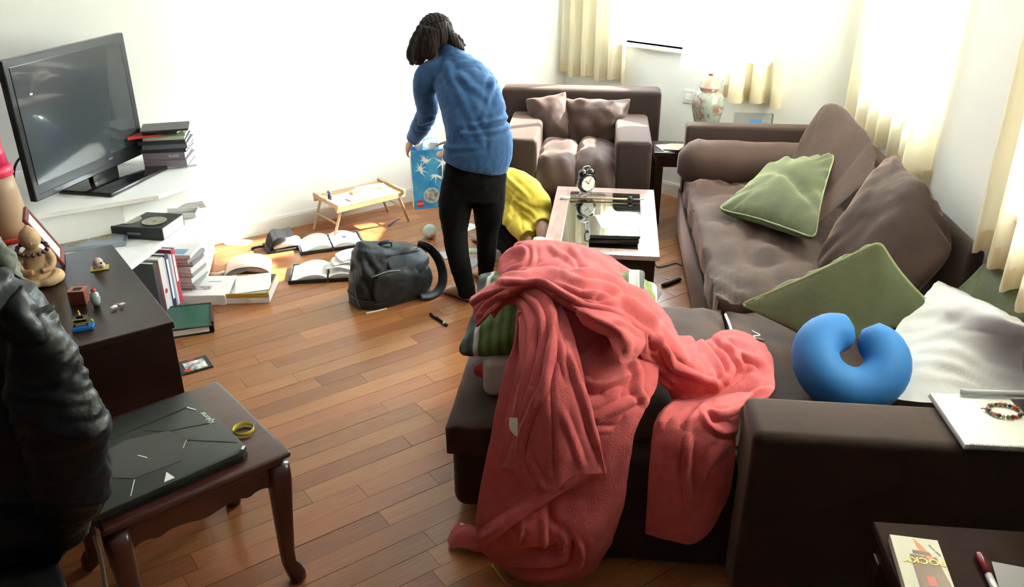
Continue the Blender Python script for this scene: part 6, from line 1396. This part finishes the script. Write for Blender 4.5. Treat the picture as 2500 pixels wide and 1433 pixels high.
cushion4('bed_pillow', 'pale green and grey striped pillow poking out behind the pink blanket', 'pillow',
    [Vector((0.06, 2.70, 0.70)), Vector((0.54, 2.84, 0.52)), G(1620, 714, 0.51), G(1297, 573, 0.745)], 0.135, M_st2, 42, 'striped pillows under the blanket', wr=0.010)
# ================================================================ the coral fleece blanket
import numpy as np
def to_px(c):
    z = c[..., 2]-CAMH; zc = c[..., 1]*math.cos(TILT)-z*math.sin(TILT); up = c[..., 1]*math.sin(TILT)+z*math.cos(TILT)
    return np.stack([1250+FPX*c[..., 0]/zc, 716.5-FPX*up/zc], -1)
def seg_dist(P, pts):
    best = np.full(P.shape[:-1], 1e9); side = np.zeros(P.shape[:-1]); tot = sum(math.dist(a, b) for a, b in zip(pts, pts[1:])); run = 0; fr = np.zeros(P.shape[:-1])
    for a, b in zip(pts, pts[1:]):
        a, b = np.array(a, float), np.array(b, float); d = b-a; L = np.hypot(*d)
        t = np.clip(((P-a)@d)/(L*L), 0, 1); q = P-(a+t[..., None]*d); r = np.hypot(q[..., 0], q[..., 1]); m = r < best
        best = np.where(m, r, best); side = np.where(m, np.sign(d[0]*q[..., 1]-d[1]*q[..., 0]), side); fr = np.where(m, (run+t*L)/tot, fr); run += L
    return best, side, fr
def P3(t):
    if t[2] >= 0: return G(*t)
    y = -t[2]; return Y(t[0], t[1], y-0.045*min(1, max(0, (2.30-y)/0.15)))
def drape(cols, nu, nv, lines, pits=(), fine=0.0025, seed=0):
    """cols: fold-line columns of surveyed points (third number: height, or minus the distance); lines: (points, width, height)"""
    lines = [([tuple(q) for q in catmull([(x, y, 0) for x, y in pts], 4)], w_, h_) for pts, w_, h_ in lines]
    R_ = [catmull([P3(t) for t in c], 24) for c in cols]
    def samp(L, f):
        x = f*(len(L)-1); i = min(int(x), len(L)-2); return L[i].lerp(L[i+1], x-i)
    g = []
    for j in range(nv):
        r = catmull([samp(L, j/(nv-1)) for L in R_], 16); g.append([tuple(samp(r, i/(nu-1))) for i in range(nu)])
    g = np.array(g); du = np.gradient(g, axis=1); dv = np.gradient(g, axis=0); n = np.cross(du, dv); n /= np.linalg.norm(n, axis=-1, keepdims=True)+1e-9
    tocam = np.array([0, 0, CAMH])-g; s = np.sign((n*tocam).sum(-1)); n *= s[..., None]
    P = to_px(g); h = np.zeros(P.shape[:-1])
    for pts, w_, a in lines:
        pts = [(x, y) for x, y, _ in pts]; d, sd, fr = seg_dist(P, pts); en = np.clip(np.minimum(fr, 1-fr)*7, 0.15, 1)**0.7
        if a > 0: h += a*en*(np.exp(-(d/w_)**2)-0.55*np.exp(-((d-1.75*w_)/(0.75*w_))**2))
        else: h += a*en*np.exp(-(d/w_)**2)
    for x, y, rx, ry, a in pits: h += a*np.exp(-(((P[..., 0]-x)/rx)**2+((P[..., 1]-y)/ry)**2))
    for j in range(nv):
        for i in range(nu):
            c = Vector(g[j, i]); h[j, i] += fine*2.0*noise.noise(c*9+Vector((seed, 0, 0)))+fine*noise.noise(c*24)
    g = g+n*h[..., None]; g[..., 2] = np.maximum(g[..., 2], 0.006)
    return g
Fm = drape([[(1230, 655, .74), (1222, 640, .80), (1216, 668, .79), (1225, 712, .77)], [(1265, 612, .76), (1262, 600, .83), (1262, 650, .85), (1262, 712, .83)], [(1312, 603, .77), (1310, 590, .845), (1315, 645, .87), (1320, 715, .85)],
    [(1378, 607, .76), (1375, 593, .84), (1385, 650, .87), (1390, 715, .85)], [(1445, 622, .74), (1440, 609, .81), (1450, 665, .84), (1455, 735, .82)], [(1524, 665, .66), (1520, 650, .735), (1530, 700, .76), (1530, 765, .75)],
    [(1563, 708, .60), (1562, 692, .675), (1575, 740, .70), (1570, 795, .70)], [(1606, 757, .53), (1602, 742, .60), (1620, 790, .62), (1610, 845, .62)], [(1640, 790, .48), (1636, 780, .54), (1660, 830, .56), (1650, 880, .57)]], 110, 60,
    [([(1220, 660), (1225, 640), (1237, 623), (1254, 612), (1275, 609), (1287, 616), (1286, 630), (1275, 644), (1254, 656), (1237, 668)], 6, .012), ([(1298, 600), (1301, 623), (1298, 642), (1283, 656), (1258, 672)], 6, .012), ([(1294, 606), (1294, 640), (1279, 654)], 4, -.012),
     ([(1340, 600), (1361, 619), (1388, 633), (1413, 652), (1421, 665)], 6, .010), ([(1384, 600), (1400, 614), (1413, 631), (1426, 648), (1446, 668)], 7, .013), ([(1405, 640), (1421, 664)], 4, -.010), ([(1367, 633), (1329, 650), (1280, 668)], 6, .009),
     ([(1413, 602), (1455, 629), (1497, 654), (1518, 680)], 7, .008), ([(1500, 640), (1530, 665), (1555, 700), (1568, 720)], 5, .010), ([(1470, 640), (1500, 670), (1540, 705)], 5, .007), ([(1590, 745), (1612, 780), (1636, 815), (1668, 850)], 6, .010)], pits=((1262, 632, 14, 12, -.022),), seed=1)
Sm = drape([[(1150, 726, .775), (1146, 734, .80), (1154, 757, .79), (1164, 800, .75)], [(1196, 696, .83), (1203, 707, .87), (1205, 730, .85), (1192, 772, .80)], [(1232, 672, .87), (1240, 685, .91), (1245, 705, .90), (1240, 728, .86)], [(1300, 663, .89), (1300, 680, .93), (1300, 697, .92), (1300, 712, .885)],
    [(1372, 660, .90), (1380, 690, .94), (1380, 725, .92), (1385, 752, .88)], [(1440, 661, .89), (1440, 700, .93), (1445, 745, .91), (1450, 778, .86)], [(1505, 682, .85), (1505, 730, .89), (1515, 770, .87), (1520, 800, .82)], [(1570, 716, .78), (1572, 765, .82), (1580, 810, .80), (1560, 862, .73)],
    [(1614, 768, .69), (1622, 815, .74), (1630, 860, .71), (1588, 905, .64)], [(1655, 818, .62), (1680, 870, .66), (1690, 920, .62), (1628, 950, .555)], [(1700, 832, .55), (1735, 880, .585), (1740, 935, .575), (1648, 980, .495)], [(1728, 836, .53), (1778, 880, .57), (1785, 925, .56), (1700, 986, .49)]], 190, 64,
    [([(1220, 686), (1237, 675), (1275, 674), (1308, 667), (1340, 664), (1371, 671), (1403, 683), (1434, 692), (1465, 693), (1497, 711), (1518, 734)], 7, .013), ([(1380, 671), (1434, 667), (1480, 675), (1518, 698), (1563, 718), (1593, 748), (1611, 781), (1626, 813), (1656, 849), (1681, 885)], 7, .014),
     ([(1214, 704), (1225, 690), (1258, 688), (1287, 690), (1317, 688), (1340, 696), (1371, 715), (1403, 732), (1434, 748), (1476, 755), (1518, 769)], 6, .013), ([(1300, 682), (1340, 680), (1380, 700), (1420, 722), (1450, 730)], 4, -.010), ([(1330, 702), (1370, 726), (1410, 748), (1450, 762), (1500, 775)], 4, -.012),
     ([(1480, 698), (1513, 723), (1563, 766), (1598, 791), (1613, 813), (1606, 849)], 7, .014), ([(1430, 712), (1480, 728), (1530, 742), (1580, 775), (1604, 800)], 7, .012), ([(1468, 718), (1455, 728), (1500, 733)], 4, -.013),
     ([(1631, 766), (1641, 791), (1668, 821), (1691, 843), (1693, 891)], 7, .014), ([(1613, 831), (1631, 866), (1646, 894), (1681, 908), (1719, 926), (1751, 935), (1739, 948)], 8, .016), ([(1641, 962), (1681, 975), (1719, 971), (1756, 949), (1781, 921), (1782, 894), (1758, 855), (1731, 825)], 8, .013),
     ([(1555, 879), (1600, 916), (1636, 947)], 5, .010), ([(1575, 872), (1618, 905), (1650, 930)], 5, .009), ([(1701, 826), (1731, 861), (1761, 901), (1769, 929)], 7, .013), ([(1696, 850), (1722, 885), (1735, 915)], 6, -.016), ([(1590, 815), (1590, 862)], 7, -.018), ([(1148, 742), (1180, 722), (1215, 710)], 5, .008), ([(1165, 780), (1185, 750), (1215, 725), (1250, 712)], 5, .010), ([(1175, 765), (1195, 745)], 3, -.008)], seed=2)
Lm = drape([[(1262, 760, -2.29), (1252, 844, -2.25), (1235, 916, -2.21), (1212, 1011, -2.17), (1188, 1110, -2.13), (1168, 1210, -2.11), (1161, 1290, -2.10), (1173, 1346, -2.10)], [(1300, 760, -2.32), (1295, 844, -2.25), (1290, 916, -2.18), (1280, 1011, -2.13), (1270, 1110, -2.10), (1255, 1210, -2.08), (1232, 1310, -2.05), (1224, 1386, .012)],
    [(1370, 760, -2.32), (1375, 844, -2.26), (1380, 916, -2.18), (1380, 1011, -2.12), (1375, 1110, -2.10), (1365, 1210, -2.09), (1335, 1330, -2.05), (1300, 1427, .008)], [(1440, 760, -2.32), (1450, 844, -2.26), (1460, 916, -2.18), (1462, 1011, -2.12), (1460, 1110, -2.10), (1450, 1210, -2.09), (1420, 1330, -2.04), (1395, 1421, .008)],
    [(1500, 780, -2.34), (1530, 850, -2.29), (1545, 916, -2.22), (1530, 1000, -2.15), (1515, 1100, -2.12), (1500, 1200, -2.10), (1480, 1290, -2.08), (1452, 1390, .015)], [(1560, 800, -2.38), (1604, 870, -2.33), (1604, 940, -2.25), (1577, 997, -2.18), (1547, 1065, -2.14), (1532, 1170, -2.12), (1516, 1250, -2.12), (1492, 1325, -2.12)]], 96, 150,
    [([(1399, 902), (1440, 868), (1478, 836)], 9, .010), ([(1411, 927), (1455, 939), (1503, 925), (1540, 912)], 10, .018), ([(1415, 955), (1450, 965), (1480, 955)], 11, -.020), ([(1542, 878), (1558, 916), (1556, 955), (1578, 985)], 9, .016), ([(1530, 938), (1515, 972)], 8, -.012), ([(1441, 1028), (1475, 1011), (1517, 991), (1560, 972)], 9, .013), ([(1435, 1042), (1500, 1040), (1530, 1010)], 6, -.010), ([(1450, 1052), (1490, 1047)], 6, .008),
     ([(1163, 1322), (1200, 1298), (1236, 1273), (1301, 1229), (1366, 1185), (1420, 1159)], 13, .020), ([(1235, 1305), (1270, 1280), (1320, 1240)], 8, -.018), ([(1255, 1374), (1310, 1374), (1366, 1370), (1387, 1346), (1379, 1315), (1345, 1278)], 8, .020), ([(1330, 1400), (1400, 1384), (1418, 1362), (1414, 1335), (1400, 1315)], 7, .016), ([(1276, 1275), (1262, 1325)], 6, .012), ([(1325, 1260), (1330, 1320), (1328, 1348)], 6, .012), ([(1345, 1290), (1362, 1325), (1365, 1350)], 5, .010), ([(1340, 1225), (1345, 1270), (1385, 1320), (1400, 1360)], 8, -.018),
     ([(1262, 780), (1250, 870), (1228, 960), (1205, 1060)], 9, .010), ([(1230, 1395), (1290, 1405), (1380, 1402), (1450, 1370)], 9, .010)], pits=((1312, 1352, 55, 11, -.035), (1240, 1312, 14, 12, -.025), (1398, 1345, 8, 20, -.025), (1350, 1340, 10, 14, -.02)), seed=3)
Dm = drape([[(1206, 780, .76), (1228, 747, .82), (1258, 745, .84), (1270, 790, -2.27), (1270, 850, -2.20), (1271, 925, -2.13), (1250, 1000, -2.09), (1236, 1070, -2.07), (1213, 1146, -2.07)], [(1200, 768, .78), (1232, 730, .85), (1270, 728, .86), (1295, 780, -2.25), (1300, 850, -2.17), (1295, 925, -2.10), (1282, 1000, -2.06), (1262, 1085, -2.04), (1247, 1146, -2.03)],
    [(1190, 752, .79), (1228, 713, .87), (1280, 710, .88), (1320, 765, -2.24), (1327, 850, -2.16), (1325, 925, -2.08), (1310, 1000, -2.04), (1290, 1100, -2.02), (1288, 1192, -2.01)], [(1200, 735, .80), (1235, 704, .88), (1300, 702, .89), (1345, 770, -2.24), (1352, 850, -2.14), (1347, 925, -2.07), (1345, 1000, -2.02), (1350, 1100, -2.0), (1346, 1206, -1.99)],
    [(1240, 702, .87), (1300, 700, .90), (1340, 725, .885), (1375, 800, -2.23), (1390, 860, -2.14), (1405, 930, -2.08), (1410, 1000, -2.04), (1405, 1080, -2.02), (1398, 1162, -2.01)], [(1280, 697, .87), (1340, 707, .89), (1372, 750, .86), (1400, 820, -2.22), (1415, 870, -2.15), (1432, 940, -2.10), (1447, 1010, -2.07), (1462, 1090, -2.05), (1484, 1158, -2.04)]], 90, 120,
    [([(1191, 734), (1225, 709), (1267, 706), (1298, 713), (1321, 727), (1338, 750), (1348, 780), (1350, 830), (1341, 886), (1332, 933), (1307, 989), (1274, 1061), (1256, 1117)], 8, .015), ([(1225, 722), (1254, 719), (1279, 720), (1300, 734), (1315, 753), (1323, 780), (1325, 820), (1318, 880), (1300, 930)], 6, .012), ([(1212, 750), (1237, 734), (1262, 733), (1281, 748), (1294, 780), (1299, 830), (1292, 900), (1272, 960), (1258, 1020)], 6, .011),
     ([(1333, 760), (1338, 800), (1334, 860)], 4, -.010), ([(1310, 765), (1313, 810), (1306, 870)], 4, -.009), ([(1347, 894), (1346, 972), (1349, 1039), (1350, 1159)], 5, -.013), ([(1305, 997), (1285, 1081), (1280, 1125)], 6, -.016), ([(1380, 844), (1408, 927), (1430, 997), (1447, 1053), (1480, 1142)], 8, .013), ([(1362, 790), (1372, 860), (1385, 930)], 6, .008), ([(1258, 1000), (1262, 1060), (1264, 1120)], 5, -.010), ([(1240, 1050), (1222, 1130)], 6, .010), ([(1292, 1110), (1320, 1180), (1345, 1190)], 7, .008), ([(1370, 1000), (1400, 1080), (1420, 1140)], 8, .006)], seed=4)
Km = drape([[(1392, 735, .90), (1398, 750, .905), (1408, 766, .875)], [(1440, 740, .90), (1443, 772, .905), (1450, 801, .86)], [(1500, 757, .88), (1500, 795, .885), (1496, 824, .845)], [(1545, 782, .84), (1538, 832, .85), (1512, 887, .80)], [(1573, 816, .77), (1572, 846, .77), (1546, 877, .735)]], 56, 34,
    [([(1412, 764), (1446, 794), (1488, 812), (1502, 835), (1511, 872)], 5, .012), ([(1500, 785), (1540, 800), (1568, 822)], 5, .009), ([(1535, 830), (1530, 862)], 8, .008), ([(1510, 815), (1520, 850)], 6, -.009)], seed=5)
Rm = drape([[(1700, 834, .47), (1715, 880, .54), (1700, 930, .53), (1680, 975, .50), (1640, 990, .475)], [(1735, 824, .47), (1758, 880, .55), (1760, 935, .53), (1740, 975, .50), (1715, 1000, .48)], [(1765, 805, .46), (1800, 860, .555), (1810, 915, .53), (1800, 960, .51), (1775, 1000, .49)],
    [(1812, 808, .46), (1845, 860, .55), (1855, 910, .54), (1850, 945, .54), (1808, 990, .52)], [(1862, 838, .45), (1886, 872, .50), (1890, 915, .52), (1888, 957, .54), (1832, 985, .54)]], 70, 64,
    [([(1721, 822), (1760, 815), (1795, 812)], 6, .006), ([(1746, 826), (1782, 851), (1802, 881), (1812, 899)], 7, .013), ([(1777, 846), (1819, 871), (1852, 884), (1867, 906)], 7, .013), ([(1751, 828), (1794, 831), (1832, 841), (1867, 846)], 6, .010), ([(1800, 838), (1835, 858), (1862, 866)], 6, -.008), ([(1731, 836), (1756, 866), (1784, 896), (1779, 921)], 7, .013), ([(1820, 901), (1781, 925), (1756, 952), (1710, 975)], 7, -.012), ([(1875, 905), (1872, 945)], 6, -.006), ([(1850, 912), (1800, 955), (1760, 985)], 10, .010), ([(1880, 950), (1830, 965), (1780, 990)], 7, .010)], seed=6)
Hm = drape([[(1645, 972, .49), (1608, 1010, -2.22), (1591, 1060, -2.17), (1585, 1130, -2.15), (1579, 1220, -2.14), (1574, 1305, -2.14)], [(1690, 972, .50), (1660, 1012, -2.20), (1640, 1070, -2.14), (1635, 1140, -2.12), (1632, 1230, -2.11), (1628, 1318, -2.11)], [(1740, 968, .51), (1715, 1008, -2.19), (1700, 1070, -2.13), (1695, 1140, -2.11), (1692, 1240, -2.10), (1688, 1329, -2.10)],
    [(1790, 960, .53), (1765, 1000, -2.19), (1750, 1060, -2.14), (1748, 1130, -2.12), (1742, 1220, -2.12), (1730, 1299, -2.12)], [(1842, 958, .55), (1808, 1000, -2.20), (1797, 1070, -2.17), (1792, 1140, -2.15), (1780, 1205, -2.15), (1760, 1248, -2.15)]], 64, 76,
    [([(1709, 978), (1688, 1005), (1654, 1036)], 8, -.014), ([(1727, 985), (1700, 1010), (1672, 1040)], 7, .012), ([(1723, 1002), (1764, 1012), (1806, 998)], 6, .012), ([(1712, 1000), (1730, 1035), (1764, 1055), (1800, 1048)], 8, .013), ([(1735, 1012), (1745, 1030), (1790, 1030)], 6, -.012), ([(1655, 985), (1625, 1012), (1608, 1045)], 8, .009), ([(1681, 1068), (1675, 1146), (1680, 1225)], 8, .013), ([(1665, 1110), (1655, 1160), (1640, 1200)], 9, -.012), ([(1700, 1120), (1692, 1180), (1706, 1230)], 9, -.010), ([(1768, 1090), (1730, 1130), (1710, 1180)], 12, .010), ([(1605, 1080), (1600, 1180), (1596, 1280)], 10, .008)], seed=7)
bm = bmesh.new()
for g in (Fm, Sm, Lm, Dm, Km, Rm, Hm):
    V = [[bm.verts.new((x-0.2, y-2.3, z)) for x, y, z in r] for r in g]
    for j in range(len(V)-1):
        for i in range(len(V[0])-1): bm.faces.new((V[j][i], V[j][i+1], V[j+1][i+1], V[j+1][i]))
M_pink = mat('coral pink fleece', (0.60, 0.125, 0.135), 0.9, vary=0.08, vscale=30, bump=0.35, bscale=220, sheen=0.5, sheen_rough=0.45, spec=0.15)
bl = thing('blanket', 'coral pink fleece blanket heaped over the chaise end and trailing to the floor', 'blanket', (0.2, 2.3, 0))
bmesh.ops.smooth_vert(bm, verts=bm.verts, factor=0.5, use_axis_x=True, use_axis_y=True, use_axis_z=True)
o = obj('blanket_cloth', bm, M_pink, bl, True)
so = o.modifiers.new('thick', 'SOLIDIFY'); so.thickness = 0.009; so.offset = -0.2
sb_ = o.modifiers.new('sub', 'SUBSURF'); sb_.levels = 1; sb_.render_levels = 1
lb_ = grid([[Y(1243, 1020, 1.955), Y(1263, 1020, 1.955)], [Y(1244, 1045, 1.95), Y(1264, 1042, 1.95)], [Y(1256, 1062, 1.95), Y(1263, 1066, 1.95)]], 4, 0.001)
bmesh.ops.translate(lb_, vec=(-0.2, -2.3, 0), verts=lb_.verts); obj('care_label', lb_, M_paper, bl)
pk2 = grid([[G(1098, 1322, 0.01), G(1112, 1290, 0.04), G(1145, 1285, 0.045), G(1175, 1300, 0.05)], [G(1100, 1330, 0.02), G(1125, 1305, 0.06), G(1150, 1300, 0.075), G(1180, 1312, 0.07)], [G(1104, 1338, 0.008), G(1130, 1338, 0.03), G(1160, 1345, 0.03), G(1190, 1350, 0.03)]], 8, 0.008, lambda i, j, c: 0.006*noise.noise(c*40))
tag(obj('pink_cloth', pk2, M_pink, smooth=True), 'small crumpled pink cloth on the floor left of the blanket hem', 'cloth')
tag(obj('white_clip', ball((0, 0, 0), 0.009, None, 12, (1, .7, .5)), M_white, smooth=True, loc=G(1128, 1280, 0.055)), 'tiny white clip resting above the small pink cloth', 'clip')
P, Q = G(1202, 1380, 0.006), G(1232, 1421, 0.006); ys = thing('hair_pin', 'thin yellow stick with a knob lying on the floor by the blanket hem', 'stick')
obj('shaft', tube([P, Q], 0.0025, None, 6), M_ty, ys, True); obj('knob', ball(P, 0.005, None, 10), M_ty, ys, True)
